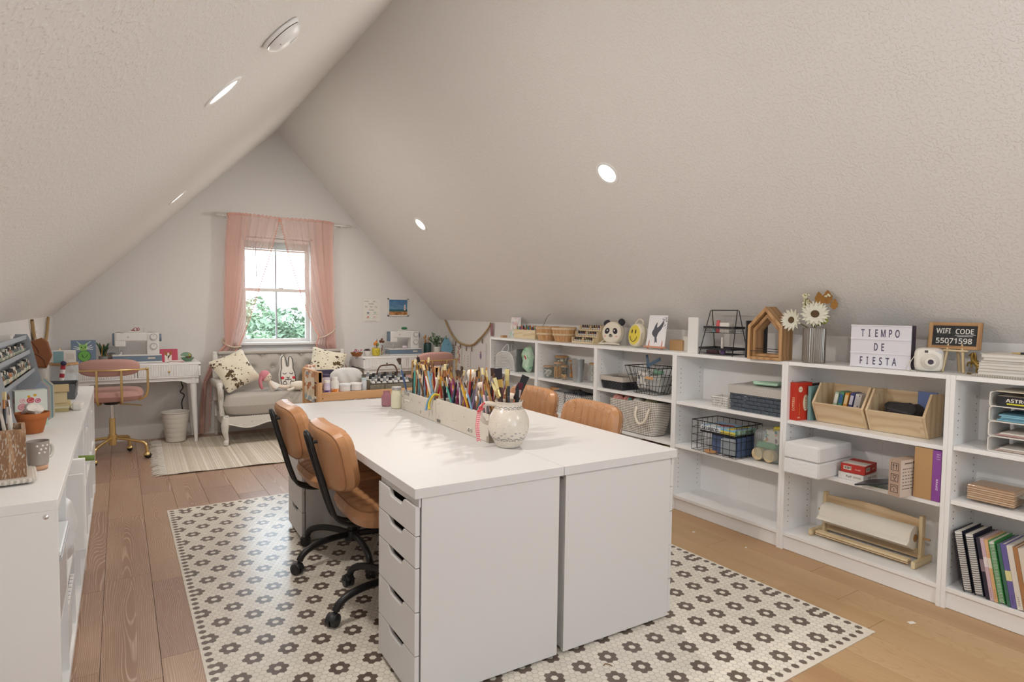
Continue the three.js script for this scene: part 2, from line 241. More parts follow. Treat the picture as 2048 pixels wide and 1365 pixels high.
// ---------- window ----------
{
  const win = structG('window_1', 'white double-hung window with one muntin in each sash');
  const x0 = 0.30, x1 = 1.045, y0 = 0.945, y1 = 2.10, zg = ZB - 0.10, cx = (x0 + x1) / 2;
  P('jamb', [box(0.016, y1 - y0, 0.14, x0 + 0.008, (y0 + y1) / 2, ZB - 0.07), box(0.016, y1 - y0, 0.14, x1 - 0.008, (y0 + y1) / 2, ZB - 0.07), box(x1 - x0, 0.016, 0.14, cx, y1 - 0.008, ZB - 0.07)], M_trim, win);
  P('sill', rbox(x1 - x0 + 0.13, 0.03, 0.20, 0.008, cx, y0 - 0.012, ZB - 0.035), M_trim, win);
  P('apron', rbox(x1 - x0 + 0.06, 0.085, 0.018, 0.004, cx, y0 - 0.07, ZB + 0.009), M_trim, win);
  const ym = 1.52;
  for (const [a, b, z, nm] of [[y0 + 0.004, ym + 0.018, zg + 0.02, 'lower_sash'], [ym - 0.018, y1 - 0.016, zg - 0.012, 'upper_sash']]) {
    const s = P(nm, [box(0.042, b - a, 0.03, x0 + 0.037, (a + b) / 2, z), box(0.042, b - a, 0.03, x1 - 0.037, (a + b) / 2, z), box(x1 - x0 - 0.116, 0.036, 0.03, cx, a + 0.018, z), box(x1 - x0 - 0.116, 0.036, 0.03, cx, b - 0.018, z)], M_trim, win);
    P('muntin', box(0.016, b - a - 0.06, 0.02, cx, (a + b) / 2, z), C('#b9bcc2', 0.5), s);
    for (const sx of [-1, 1]) P('pane', box((x1 - x0) / 2 - 0.066, b - a - 0.072, 0.004, cx + sx * ((x1 - x0) / 4 - 0.025), (a + b) / 2, z - 0.004), M_glass, s);
  }
  P('sash_lock', rbox(0.05, 0.014, 0.02, 0.004, cx + 0.05, ym + 0.024, zg + 0.03), M_trim, win);
  const w2 = structG('window_added_2', 'added unseen white window letting in soft fill daylight, facing the curtained window');  // unseen window, added to bring soft fill light from behind the camera
  P('sill', rbox(1.08, 0.03, 0.2, 0.008, 0.67, 0.838, ZF + 0.035), M_trim, w2);
  P('jamb', [box(0.02, 1.2, 0.14, 0.21, 1.45, ZF + 0.07), box(0.02, 1.2, 0.14, 1.13, 1.45, ZF + 0.07), box(0.90, 0.02, 0.14, 0.67, 2.04, ZF + 0.07)], M_trim, w2);
  for (const y of [1.16, 1.74]) { const s = P('sash', [box(0.045, 0.58, 0.03, 0.2425, y, ZF + 0.09), box(0.045, 0.58, 0.03, 1.0975, y, ZF + 0.09), box(0.81, 0.04, 0.03, 0.67, y - 0.27, ZF + 0.09), box(0.81, 0.04, 0.03, 0.67, y + 0.27, ZF + 0.09), box(0.016, 0.5, 0.02, 0.67, y, ZF + 0.09)], M_trim, w2); for (const x of [0.4635, 0.8765]) P('pane', box(0.395, 0.5, 0.004, x, y, ZF + 0.09), M_glass, s); }
  const bl = thing('window_blind', 'raised white slatted blind at the top of the window', 'blind', [cx, 0, ZB - 0.045]);
  P('headrail', rbox(0.68, 0.04, 0.045, 0.004, 0, 2.06, 0), M_trim, bl);
  for (let i = 0; i < 11; i++) P('slat', box(0.67, 0.003, 0.042, 0, 2.035 - i * 0.0068, 0), M_trim, bl);
  P('bottom_rail', rbox(0.67, 0.016, 0.04, 0.004, 0, 1.952, 0), M_trim, bl);
  P('wand', bar([-0.22, 2.04, 0.026], [-0.215, 1.66, 0.026], 0.004), C('#9aa0a8', 0.4), bl);
  P('cord', [bar([-0.24, 2.03, 0.024], [-0.24, 1.62, 0.024], 0.0018)], C('#c9ccd0', 0.7), bl);
}
// ---------- outdoors ----------
{
  struct('ground_outside', box(160, 0.3, 110, 0, -3.65, -60), M({ color: col(0.20, 0.25, 0.15), roughness: 1 }), 'pale grassy ground far below the window');
  const leafM = [col(0.22, 0.30, 0.19), col(0.26, 0.34, 0.22), col(0.20, 0.27, 0.18)].map((c) => M({ color: c, roughness: 0.9, side: THREE.DoubleSide })), barkM = C('#6d5a48', 0.9);
  // a crown of small leaf sprays on a lumpy volume about 3 m across
  const crown = (seed) => { const r = rng(seed), p = [], lumps = [...Array(9)].map(() => [(r() - 0.5) * 1.5, (r() - 0.35) * 1.3, (r() - 0.5) * 1.5, 0.45 + r() * 0.3]);
    for (let i = 0; i < 5200; i++) { const L = lumps[Math.floor(r() * 9)], a = r() * 6.283, u = r() * 2 - 1, q = Math.sqrt(1 - u * u), R = L[3] * (0.75 + 0.35 * r()), c = [L[0] + cos(a) * q * R, L[1] + u * R * 0.9, L[2] + sin(a) * q * R], s = 0.09 + r() * 0.11; for (let k = 0; k < 3; k++) p.push(c[0] + (r() - 0.5) * 2 * s, c[1] + (r() - 0.5) * 1.6 * s, c[2] + (r() - 0.5) * 2 * s); }
    const g = new THREE.BufferGeometry(); g.setAttribute('position', new THREE.Float32BufferAttribute(p, 3)); g.computeVertexNormals(); return clean(g); };
  const cr = [crown(3), crown(8), crown(15)], r = rng(91); let n = 0;
  for (const [row, dist, xs, lab, gr] of [[0, 13, [2.9, 7.0], 'leafy green tree standing closest outside the window', 'trees close outside the window'], [1, 19, [4.0, 8.0, 12.0], 'pale leafy tree in the second row beyond the window', 'second row of trees outside'], [2, 27, [4.4, 9.4, 14.6], 'hazy tree in the third row beyond the window', 'third row of trees outside'], [3, 38, [5.0, 12.2, 19.4], 'distant tree in the last row beyond the window', 'last row of trees outside']]) for (const x of xs) {
    const z = ZB - dist - r() * 1.5, sc = [1.15, 1.2, 1.4, 1.9][row], top = [0.75, 1.1, 1.4, 1.7][row] - (n % 2) * 0.25;
    const t = thing('tree', lab, 'tree', [x, -3.5, z], 0, gr);
    const c = new THREE.Mesh(cr[n % 3], leafM[(n * 2 + row) % 3]); c.name = 'crown'; c.position.y = 3.5 + top - 1.25 * sc; c.scale.set(sc * 1.1, sc, sc * 1.1); c.rotation.y = n; t.add(c);
    P('trunk', bar([0, 0, 0], [0.1, 3.2, 0], 0.16, 8, 0.1), barkM, t); n++;
  }
}
// ---------- printed vinyl mat ----------
{
  const w = 2.385, l = 3.2, x0 = -0.552, z0 = -2.643, HP = 0.0254, RS = 0.0232;
  const tex = canvasTex(2048, 2048, (c, W, H) => {
    const sx = W / w, sy = H / l; c.fillStyle = '#e3dccf'; c.fillRect(0, 0, W, H); c.save(); c.scale(sx, sy);
    const hexa = (x, y, r) => { c.beginPath(); for (let i = 0; i < 6; i++) { const a = PI / 6 + i * PI / 3; c.lineTo(x + r * cos(a), y + r * 1.054 * sin(a)); } c.closePath(); c.fill(); };
    const rr = rng(5), inset = 0.032, R = HP / 1.732;
    c.fillStyle = '#b3a99c'; c.fillRect(0.032, 0.036, w - 0.064, l - 0.072); c.fillStyle = '#c9c0b3'; for (const e of [0.0335, 0.037]) { c.fillRect(e, 0, 0.0012, l); c.fillRect(w - e, 0, 0.0012, l); }
    const nRows = 136, nCols = 93;
    const oy = (l - (nRows - 1) * RS) / 2, ox = (w - (nCols - 1) * HP) / 2;
    // flowers sit on a lattice five tiles apart
        const centre = (q, j) => (((q % 5) + 5) % 5 === 2) && (((j % 5) + 5) % 5 === 2);
    const nb = [[1, 0], [-1, 0], [0, 1], [0, -1], [1, -1], [-1, 1]];
    for (let j = -1; j <= nRows; j++) for (let i = -1; i <= nCols; i++) {
      const x = ox + i * HP + (j & 1 ? HP / 2 : 0), y = oy + j * RS; if (x < 0.010 || y < 0.014 || x > w - 0.010 || y > l - 0.014) continue;
      const q = i - (j - (j & 1)) / 2, edge = min(x, y, w - x, l - y);
      let dark = nb.some(([a, b]) => centre(q + a, j + b)) && edge > 0.045;
      if (edge < 0.0355) { const side = min(x, w - x) < min(y, l - y); dark = side ? ((j & 1) === 0 && (i === 0 || i === nCols - 1)) : (j === 0 || j === nRows - 1) && i % 2 === 0; }
      const v = 0.97 + rr() * 0.06; if (dark) { const b = 98 + rr() * 10; c.fillStyle = `rgb(${b + 4},${b - 8},${b - 16})`; hexa(x, y, R * 1.03); } else { c.fillStyle = `rgb(${232 * v},${226 * v},${214 * v})`; hexa(x, y, R * (edge < 0.034 ? 0.9 : 0.93)); }
    }
    c.restore();
  });
  const m = M({ map: tex, roughness: 0.26 });
  const g = new THREE.BoxGeometry(w, 0.003, l); g.userData.keep = true;
  one('vinyl_mat', 'cream vinyl floor mat printed with dark flower rosettes, under the white worktable', 'mat', g, m, [x0 + w / 2, 0.0017, z0 + l / 2]);
}
// ---------- woven runner with fringe ----------
{
  const tex = canvasTex(512, 256, (c, W, H) => { c.fillStyle = '#d9cfbf'; c.fillRect(0, 0, W, H); const r = rng(4); for (let i = 0; i < 150; i++) { const y = r() * W; c.fillStyle = ['rgba(196,184,166,.5)', 'rgba(240,234,224,.6)', 'rgba(185,172,155,.35)'][i % 3]; c.fillRect(y, 0, 1 + r() * 6, H); } for (let i = 0; i < 3500; i++) { c.fillStyle = r() < 0.5 ? 'rgba(255,252,245,.35)' : 'rgba(150,138,120,.22)'; c.fillRect(r() * W, r() * H, 2 + r() * 3, 1); } });
  const t = thing('woven_rug', 'cream flat-woven rug with a knotted fringe, under the grey settee', 'rug', [0, 0, 0]);
  const X0 = -0.50, X1 = 1.55, Z0 = -4.98, Z1 = -3.56, H = (x, z) => 0.008 + 0.004 * max(0, noise(x * 3.2, z * 2.1, 3)) + 0.022 * smooth(Z1 - 0.10, Z1, z) * max(0, noise(x * 2.3 + 5, 1, 1));
  const skew = (x, z) => x - (z - Z1) * 0.02;
  const top = surf((u, v) => { const x = lerp(X0, X1, u), z = lerp(Z1, Z0, v); return [skew(x, z), H(x, z), z + 0.03 * sin(x * 1.5), u * 2, v]; }, 60, 40); top.userData.keep = true;
  const bot = surf((u, v) => { const x = lerp(X1, X0, u), z = lerp(Z1, Z0, v); return [skew(x, z), H(x, z) - 0.006, z + 0.03 * sin(x * 1.5)]; }, 60, 40); bot.userData.keep = true;
  tex.wrapS = THREE.RepeatWrapping; P('weave', [top, bot], M({ map: tex, roughness: 0.95 }), t, undefined, true);
  const fr = [], r = rng(12); for (let i = 0; i < 150; i++) { const z = lerp(Z0, Z1, i / 149) + 0.03 * sin(X0 * 1.5), x = skew(X0, z), l = 0.07 + r() * 0.035, dz = (r() - 0.5) * 0.05; fr.push(bar([x + 0.004, 0.010, z], [x - l * 0.5, 0.012, z + dz * 0.5], 0.0028, 4), bar([x - l * 0.5, 0.012, z + dz * 0.5], [x - l, 0.004, z + dz], 0.0025, 4)); }
  const f = P('fringe', fr, M({ color: hex('#d8d3cb'), roughness: 0.95 }), t); f.userData.kind = 'stuff';
}
// ---------- worktable: two tops on four drawer units ----------
const TH = -0.0249, TC = cos(TH), TS = sin(TH);
const TT = (x, y, z) => [TC * x + TS * z, y, -TS * x + TC * z];   // table frame: x 0..1.2 across, z 0..-2 along
for (const [i, lab] of [[0, 'white rectangular tabletop holding the pitcher and the plank boxes'], [1, 'white rectangular tabletop on the bookcase side of the worktable']])
  one('tabletop', lab, 'tabletop', rbox(0.598, 0.034, 2.0, 0.0015, 0, 0, 0), M_lam, TT(0.3 + i * 0.6, 0.7212, -1.0), TH);
{
  const seams = [0.674, 0.573, 0.466, 0.318, 0.17, 0.022];
  // unit frame: front faces -x, width along z 0.36, depth along x 0.58
  const body = () => [box(0.555, 0.672, 0.016, 0.025 + 0.2775, 0.348, 0.172), box(0.555, 0.672, 0.016, 0.025 + 0.2775, 0.348, -0.172), box(0.555, 0.016, 0.36, 0.3025, 0.692, 0), box(0.555, 0.016, 0.33, 0.3025, 0.03, 0), box(0.01, 0.66, 0.33, 0.573, 0.35, 0), box(0.52, 0.012, 0.3, 0.3, 0.006, 0), box(0.006, 0.03, 0.36, 0.018, 0.685, 0)];
  const w = 0.352;
  const frontShape = (h) => { const s = new THREE.Shape(), a = w / 2, b = h / 2, n = 0.082, d = 0.026; s.moveTo(-a, -b); s.lineTo(a, -b); s.lineTo(a, b); s.lineTo(n, b); s.bezierCurveTo(n - 0.018, b, n - 0.018, b - d, n - 0.04, b - d); s.lineTo(-n + 0.04, b - d); s.bezierCurveTo(-n + 0.018, b - d, -n + 0.018, b, -n, b); s.lineTo(-a, b); return s; };
  const make = (lab) => {
    const t = thing('drawer_unit', lab, 'drawer unit'); P('carcass', body(), M_lam, t);
    for (let i = 0; i < 5; i++) { const h = seams[i] - seams[i + 1] - 0.004, y = (seams[i] + seams[i + 1]) / 2; const d = P('drawer', extrude(frontShape(h), 0.016, 0.012, y, 0, 0, -PI / 2, 0, 0.001), M_lam, t); P('drawer_box', [box(0.5, 0.006, 0.31, 0.28, y - h / 2 + 0.02, 0), box(0.5, h * 0.6, 0.01, 0.28, y - h * 0.12, 0.15), box(0.5, h * 0.6, 0.01, 0.28, y - h * 0.12, -0.15)], C('#8b8782', 0.7), d); }
    return t;
  };
  const A = make('white five-drawer unit with its drawers beside the tan chair, under the pitcher end');
  const place = (o, x, z, turn) => { o.position.set(...TT(x, 0.0035, z)); o.rotation.y = TH + turn; };
  place(A, 0.003, -0.186, 0);
  const B = copyOf(A, [0, 0, 0], 0, 'white five-drawer unit under the settee end of the worktable, drawers beside the tan chair'); place(B, 0.003, -1.815, 0);
  const D = copyOf(A, [0, 0, 0], 0, 'white drawer unit turned to the bookcases, under the pitcher end of the worktable'); place(D, 1.196, -0.19, PI);
  const E = copyOf(A, [0, 0, 0], 0, 'white drawer unit turned to the bookcases, under the settee end of the worktable'); place(E, 1.196, -1.81, PI);
}
// ---------- tan office chairs ----------
const leatherB = dataTex(256, 256, (u, v) => 0.5 + 0.5 * tnoise(u, v, 40, 3) + 0.25 * tnoise(u, v, 12, 6), { repeat: [4, 4], srgb: false });
const M_tan = M({ color: col(0.47, 0.232, 0.105), roughness: 0.36, bumpMap: leatherB, bumpScale: 0.0006 });
const M_tanSeam = M({ color: col(0.30, 0.13, 0.05), roughness: 0.5 });
{
  // chair frame: sits facing +x, hub at origin
  const make = () => {
    const t = thing('office_chair', '', 'chair');
    const ribs = (x) => 1 - 0.20 * Math.pow(abs(sin((x / 0.058 + 0.5) * PI)), 8);
    const back = cushion({ w: 0.455, h: 0.27, t: 0.088, n: 4.2, p: 9, q: 2.4, front: (x, y) => ribs(x) * (1 - 0.06 * (x / 0.23) ** 2), nr: 22, na: 128 });
    const bend = (g, k) => { const p = g.attributes.position; for (let i = 0; i < p.count; i++) p.setZ(i, p.getZ(i) + k * (p.getX(i) ** 2)); g.computeVertexNormals(); return mergeVertices(g, 1e-4); };
    const B = bend(back, 0.55); B.computeVertexNormals();
    const place = (g) => put(g, -0.315, 0.712, 0, -0.19, PI / 2, 0);
    P('backrest', place(B), M_tan, t);
    const pipe = []; for (let i = 0; i <= 64; i++) { const a = i / 64 * PI * 2, n = 4.2, k = Math.pow(Math.pow(abs(cos(a)), n) + Math.pow(abs(sin(a)), n), -1 / n), x = cos(a) * k * 0.222, y = sin(a) * k * 0.127; pipe.push([x, y, -0.031 + 0.55 * x * x]); }
    P('backrest_seam', place(tube(pipe, 0.0022, 128, 5)), M_tanSeam, t);
    P('back_band', place(rbox(0.012, 0.10, 0.084, 0.004, 0.2185, -0.06, 0.024)), M_tan, t);
    const seat = cushion({ w: 0.47, h: 0.46, t: 0.10, n: 4.5, p: 9, q: 2.4, front: (x) => 1 - 0.16 * Math.pow(abs(sin((x / 0.066 + 0.5) * PI)), 8), nr: 20, na: 112 });
    P('seat', put(mergeVertices(seat, 1e-4), -0.03, 0.475, 0, -PI / 2, PI / 2, 0), M_tan, t);
    const sp = []; for (let i = 0; i <= 64; i++) { const a = i / 64 * PI * 2, n = 4.5, k = Math.pow(Math.pow(abs(cos(a)), n) + Math.pow(abs(sin(a)), n), -1 / n); sp.push([-0.03 + sin(a) * k * 0.223, 0.508, cos(a) * k * 0.228]); }
    P('seat_seam', tube(sp, 0.0022, 128, 5), M_tanSeam, t);
    // looped steel strap from the back down and under the seat
    const loop = []; const half = 0.036; const path = [[-0.395, 0.775], [-0.375, 0.70], [-0.345, 0.60], [-0.315, 0.50], [-0.285, 0.435], [-0.22, 0.405], [-0.10, 0.405], [0.03, 0.405]];
    for (const [x, y] of path.slice().reverse()) loop.push([x, y, -half]);
    loop.push([-0.402, 0.80, -half * 0.8], [-0.406, 0.812, 0], [-0.402, 0.80, half * 0.8]); for (const [x, y] of path) loop.push([x, y, half]);
    P('back_strap', tube(loop, 0.009, 120, 10), M_black, t);
    for (const z of [0.036, -0.036]) P('back_bolt', cyl(0.007, 0.007, 0.03, -0.384, 0.775, z, 10, 0, 0, PI / 2), M_black, t);
    P('mechanism', [rbox(0.20, 0.035, 0.13, 0.008, 0.0, 0.408, 0), bar([0, 0.40, 0.05], [0.02, 0.385, 0.22], 0.006, 8)], M_black, t);
    P('gas_lift', [cyl(0.025, 0.025, 0.18, 0, 0.21, 0, 20), cyl(0.014, 0.014, 0.14, 0, 0.345, 0, 16)], M_black, t);
    const base = new THREE.Group(); base.name = 'star_base'; t.add(base);
    P('hub', [cyl(0.036, 0.042, 0.05, 0, 0.115, 0, 24)], M_black, base);
    for (let i = 0; i < 5; i++) {
      const a = i * PI * 2 / 5, d = [cos(a), sin(a)], pts = [[0.02, 0.118], [0.10, 0.125], [0.19, 0.122], [0.26, 0.105], [0.295, 0.082], [0.305, 0.062]];
      P('leg', tube(pts.map(([r, y]) => [r * d[0], y, r * d[1]]), 0.0165, 24, 10), M_black, base);
      const cx = 0.318 * d[0], cz = 0.318 * d[1], ca = a + 1.0 + i, wx = cos(ca) * 0.0125, wz = sin(ca) * 0.0125;
      const wheel = (s) => { const g = new THREE.CylinderGeometry(0.027, 0.027, 0.018, 24); g.rotateX(PI / 2); g.rotateY(-ca + PI / 2); return g.translate(cx + wx * s, 0.027, cz + wz * s); };
      P('caster', [wheel(1), wheel(-1), put(new THREE.SphereGeometry(0.031, 18, 10, 0, PI * 2, 0, PI * 0.42), cx, 0.027, cz), cyl(0.009, 0.009, 0.03, cx - d[0] * 0.012, 0.06, cz - d[1] * 0.012, 10)], C('#26282b', 0.45), base);
    }
    return t;
  };
  const base = make(), set = (o, x, z, turn, bt, lab) => { o.position.set(x, 0.0035, z); o.rotation.y = turn; o.userData.label = lab; o.children.find((c) => c.name === 'star_base').rotation.y = bt; o.userData.group = 'tan office chairs at the worktable'; };
  const a1 = base, deg = PI / 180;
  set(a1, 0.246, -0.71, -0.02, -(170) * deg, 'tan leather office chair at the pitcher end, back to the cubby cabinet');
  set(copyOf(base, [0, 0, 0]), 0.235, -1.335, -0.02, -(161) * deg, 'tan leather office chair at the settee end, back to the cubby cabinet');
  set(copyOf(base, [0, 0, 0]), 0.985, -0.652, PI - 0.03, -(90 + 36) * deg + PI + 0.03, 'tan channel-backed office chair before the spotted yarn tote, back to the bookcases');
  set(copyOf(base, [0, 0, 0]), 1.075, -1.295, PI + 0.05, -(270 + 36) * deg + PI - 0.05, 'tan channel-backed office chair before the spotted bins, back to the bookcases');
}
// ---------- white bookcases ----------
const BX = 2.3184, BZ0 = -3.4006, BD = 0.28;   // front plane, start, depth
const shelfY = [[0.735, 0.445, 0.10], [0.735, 0.445, 0.10], [0.735, 0.445, 0.10], [0.735, 0.445, 0.10], [0.735, 0.475, 0.10], [0.745, 0.50, 0.10]];
{
  const labs = ['white bookcase at the gable end holding the white perforated basket', 'white bookcase with glass jars and metal buckets', 'white bookcase with the spotted yarn tote', 'white bookcase with the grey wicker basket and wire basket', 'white bookcase with the red game box and paper roll holder', 'white bookcase with stacked letter trays and a row of leaning books'];
  const pin = new THREE.CylinderGeometry(0.003, 0.003, 0.002, 8); pin.rotateX(PI / 2);
  for (let k = 0; k < 6; k++) {
    const t = thing('bookcase', labs[k], 'bookcase', [BX, 0, BZ0 + 0.8 * k], 0, 'bookcases along the knee wall'), Y = shelfY[k];
    // local: x 0..0.28 depth, z 0..0.8
    for (const z of [0.0095, 0.7905]) P('side_panel', rbox(BD, 1.06, 0.0185, 0.001, BD / 2, 0.53, z, 0, 0, 0, 1), M_white, t);
    P('top_panel', rbox(BD - 0.004, 0.02, 0.762, 0.001, BD / 2 + 0.001, 1.05, 0.4, 0, 0, 0, 1), M_white, t);
    P('bottom_panel', rbox(BD - 0.006, 0.02, 0.762, 0.001, BD / 2, Y[2] - 0.01, 0.4, 0, 0, 0, 1), M_white, t);
    for (const y of Y.slice(0, 2)) P('shelf', rbox(BD - 0.014, 0.02, 0.76, 0.001, BD / 2 - 0.001, y - 0.01, 0.4, 0, 0, 0, 1), M_white, t);
    P('plinth', box(0.016, 0.078, 0.762, 0.022, 0.041, 0.4), M_white, t);
    P('back_panel', [box(0.004, 0.96, 0.3995, BD - 0.003, 0.56, 0.2), box(0.004, 0.96, 0.3995, BD - 0.003, 0.56, 0.6), box(0.002, 0.96, 0.79, BD - 0.0006, 0.56, 0.4)], M_white, t);
    const h = []; for (let i = 0; i < 26; i++) for (const x of [0.045, 0.235]) for (const [z] of [[0.0195], [0.7805]]) { const y = 0.15 + i * 0.032; if (Y.some((s) => abs(s - y) < 0.024)) continue; h.push(pin.clone().translate(x, y, z)); }
    P('pin_holes', h, C('#948c84', 0.8), t);
  }
}
// ---------- long white cabinet on the other knee wall ----------
{
  const x0 = -1.298, x1 = -0.948, H = 0.757, za = -3.36, zb = -0.37;
  for (const [i, a, b, lab] of [[0, -1.865, zb, 'long low white cubby cabinet holding the weathered brush box'], [1, za, -1.867, 'long low white cubby cabinet holding the grey ink rack']]) {
    const t = thing('cubby_cabinet', lab, 'cabinet', [(x0 + x1) / 2, 0, 0], -0.009 * 0), D = x1 - x0, L = b - a, zc = (a + b) / 2;
    P('top_panel', rbox(D, 0.03, L, 0.0015, 0, H - 0.015, zc, 0, 0, 0, 1), M_white, t);
    P('bottom_panel', box(D - 0.004, 0.03, L - 0.03, 0, 0.045, zc), M_white, t);
    for (const z of [a + 0.011, b - 0.011]) { const s = P('end_panel', rbox(D - 0.002, H - 0.03, 0.022, 0.001, 0, (H - 0.03) / 2, z, 0, 0, 0, 1), M_white, t); if (z > zc && !i) P('cam_lock', [lathe([[0.0, 0.0035], [0.003, 0.0035], [0.0035, 0.001], [0.006, 0.0022], [0.0075, 0]], 0, 0, 0, 20).rotateX(PI / 2).translate(0.147, H - 0.047, z + 0.0112)], M_chrome, s, 'small metal cam lock'); }
    for (const f of [1, 2, 3]) P('divider', box(D - 0.01, H - 0.09, 0.016, 0, (H) / 2 + 0.015, lerp(a, b, f / 4)), M_white, t);
    P('shelf', box(D - 0.012, 0.016, L - 0.04, 0, 0.36, zc), M_white, t);
    P('back_panel', box(0.004, H - 0.05, L - 0.02, -D / 2 + 0.003, H / 2, zc), M_white, t);
    P('plinth', box(0.016, 0.03, L - 0.04, D / 2 - 0.03, 0.0155, zc), M_white, t);
  }
}
// ---------- fluted desks ----------
function desk(lab, x0, knobs) {
  const W = 1.07, D = 0.42, zf = -4.755, t = thing('desk', lab, 'desk', [x0 + W / 2, 0, zf - D / 2]);
  P('top', rbox(W, 0.02, D, 0.006, 0, 0.775, 0), M_white, t);
  P('case', [box(W - 0.008, 0.012, D - 0.008, 0, 0.651, 0), box(0.016, 0.12, D - 0.008, -W / 2 + 0.012, 0.708, 0), box(0.016, 0.12, D - 0.008, W / 2 - 0.012, 0.708, 0), box(W - 0.01, 0.12, 0.014, 0, 0.708, -D / 2 + 0.012), box(0.016, 0.12, D - 0.02, 0, 0.708, 0), box(W - 0.008, 0.009, 0.012, 0, 0.762, D / 2 - 0.01)], M_white, t);
  for (const s of [-1, 1]) {
    const dw = W / 2 - 0.034, cx = s * (W / 4 - 0.004), d = P('drawer_front', [box(dw, 0.10, 0.01, cx, 0.708, D / 2 - 0.012)], M_white, t);
    const n = Math.floor(dw / 0.0135), fl = []; for (let i = 0; i < n; i++) fl.push(put(new THREE.CylinderGeometry(0.0052, 0.0052, 0.098, 6), cx - dw / 2 + (i + 0.5) * dw / n, 0.708, D / 2 - 0.006)); for (const g of fl) P('flute', g, M_white, d);
    P('knob', [cyl(0.005, 0.005, 0.018, cx, 0.708, D / 2 + 0.008, 10, PI / 2), sph(0.011, cx, 0.708, D / 2 + 0.02, 1, 1, 0.75)], knobs, d);
  }
  const ap = []; ap.push([-W / 2 + 0.02, 0.648], [-W / 2 + 0.02, 0.585], [-W / 2 + 0.12, 0.585], [-W / 2 + 0.16, 0.605], [-W / 2 + 0.2, 0.612], [W / 2 - 0.2, 0.612], [W / 2 - 0.16, 0.605], [W / 2 - 0.12, 0.585], [W / 2 - 0.02, 0.585], [W / 2 - 0.02, 0.648]);
  P('apron', extrude(ap, 0.016, 0, 0, D / 2 - 0.03), M_white, t);
  for (const [sx, sz] of [[-1, 1], [1, 1], [-1, -1], [1, -1]]) {
    const x = sx * (W / 2 - 0.065), z = sz * (D / 2 - 0.05);
    P('leg', [cyl(0.036, 0.034, 0.06, x, 0.61, z, 20), bar([x + sx * 0.02, 0.010, z + sz * 0.014], [x, 0.59, z], 0.015, 18, 0.031), put(new THREE.TorusGeometry(0.032, 0.004, 8, 24), x, 0.588, z, PI / 2)], M_white, t);
  }
  return t;
}
desk('white fluted desk with the green cat painting', -1.203, M_brass);
desk('white fluted desk with the yellow smiling pot', 1.485, C('#6d675f', 0.4, { metalness: 0.6 }));
// ---------- pink velvet swivel chairs ----------
{
  const M_pink = M({ color: col(0.50, 0.285, 0.25), roughness: 0.75, sheen: 0.8, sheenColor: col(0.9, 0.6, 0.55), sheenRoughness: 0.5 });
  const make = () => {
    const t = thing('swivel_chair', '', 'chair');   // faces -z, back toward +z
    const bend = (g, k) => { const p = g.attributes.position; for (let i = 0; i < p.count; i++) p.setZ(i, p.getZ(i) - k * p.getX(i) ** 2); const m = mergeVertices(g, 1e-4); m.computeVertexNormals(); return m; };
    P('backrest', put(bend(cushion({ w: 0.43, h: 0.145, t: 0.07, n: 3, p: 6, q: 2 }), 0.7), 0, 0.808, 0.235), M_pink, t);
    P('seat', put(mergeVertices(cushion({ w: 0.47, h: 0.45, t: 0.10, n: 4, p: 7, q: 2.2 }), 1e-4), 0, 0.56, 0.0, -PI / 2), M_pink, t);
    const arc = []; for (let i = 0; i <= 14; i++) { const x = lerp(-0.255, 0.255, i / 14); arc.push([x, 0.79, 0.285 - 0.9 * x * x]); }
    P('back_rail', tube(arc, 0.0075, 40, 8), M_brass, t);
    for (const s of [-1, 1]) {
      P('arm_frame', tube([[s * 0.255, 0.79, 0.227], [s * 0.268, 0.794, 0.20], [s * 0.270, 0.78, 0.185], [s * 0.270, 0.70, 0.182], [s * 0.268, 0.60, 0.178], [s * 0.25, 0.55, 0.168], [s * 0.20, 0.52, 0.15]], 0.0095, 40, 8), M_brass, t);
      P('back_support', tube([[s * 0.085, 0.79, 0.279], [s * 0.085, 0.66, 0.277], [s * 0.085, 0.54, 0.262], [s * 0.08, 0.505, 0.22], [s * 0.07, 0.498, 0.10]], 0.0095, 32, 8), M_brass, t);
    }
    P('mechanism', [cyl(0.075, 0.055, 0.03, 0, 0.49, 0, 24)], M_black, t);
    P('lever', bar([0.02, 0.485, 0.02], [0.22, 0.465, 0.10], 0.005, 8), M_brass, t);
    P('gas_lift', cyl(0.016, 0.016, 0.14, 0, 0.42, 0, 16), M_chrome, t);
    P('column', [cyl(0.023, 0.026, 0.21, 0, 0.25, 0, 20), cyl(0.034, 0.028, 0.09, 0, 0.165, 0, 20)], M_brass, t);
    for (let i = 0; i < 4; i++) {
      const a = 0.42 + i * PI / 2, d = [cos(a), sin(a)];
      P('leg', tube([[0, 0.185], [0.10, 0.172], [0.20, 0.155], [0.255, 0.14], [0.275, 0.115], [0.278, 0.08], [0.28, 0.05]].map(([r, y]) => [r * d[0], y, r * d[1]]), 0.0125, 28, 8), M_brass, t);
      P('caster', [sph(0.024, 0.28 * d[0], 0.028, 0.28 * d[1]), put(new THREE.CylinderGeometry(0.026, 0.026, 0.012, 20), 0.288 * d[0], 0.026, 0.288 * d[1], PI / 2, -a)], C('#2a2826', 0.4), t); P('caster_cover', put(new THREE.SphereGeometry(0.029, 18, 9, 0, PI * 2, 0, PI * 0.5), 0.28 * d[0], 0.032, 0.28 * d[1]), M_brass, t);
    }
    return t;
  };
  const a = make(); a.position.set(-0.855, 0, -4.42); a.rotation.y = -0.05; a.userData.label = 'dusty pink velvet swivel chair with brass frame, at the desk with the green cat painting';
  const b = copyOf(a, [2.02, 0, -4.25], 0.08, 'dusty pink velvet swivel chair with brass frame, at the desk with the yellow smiling pot');
}
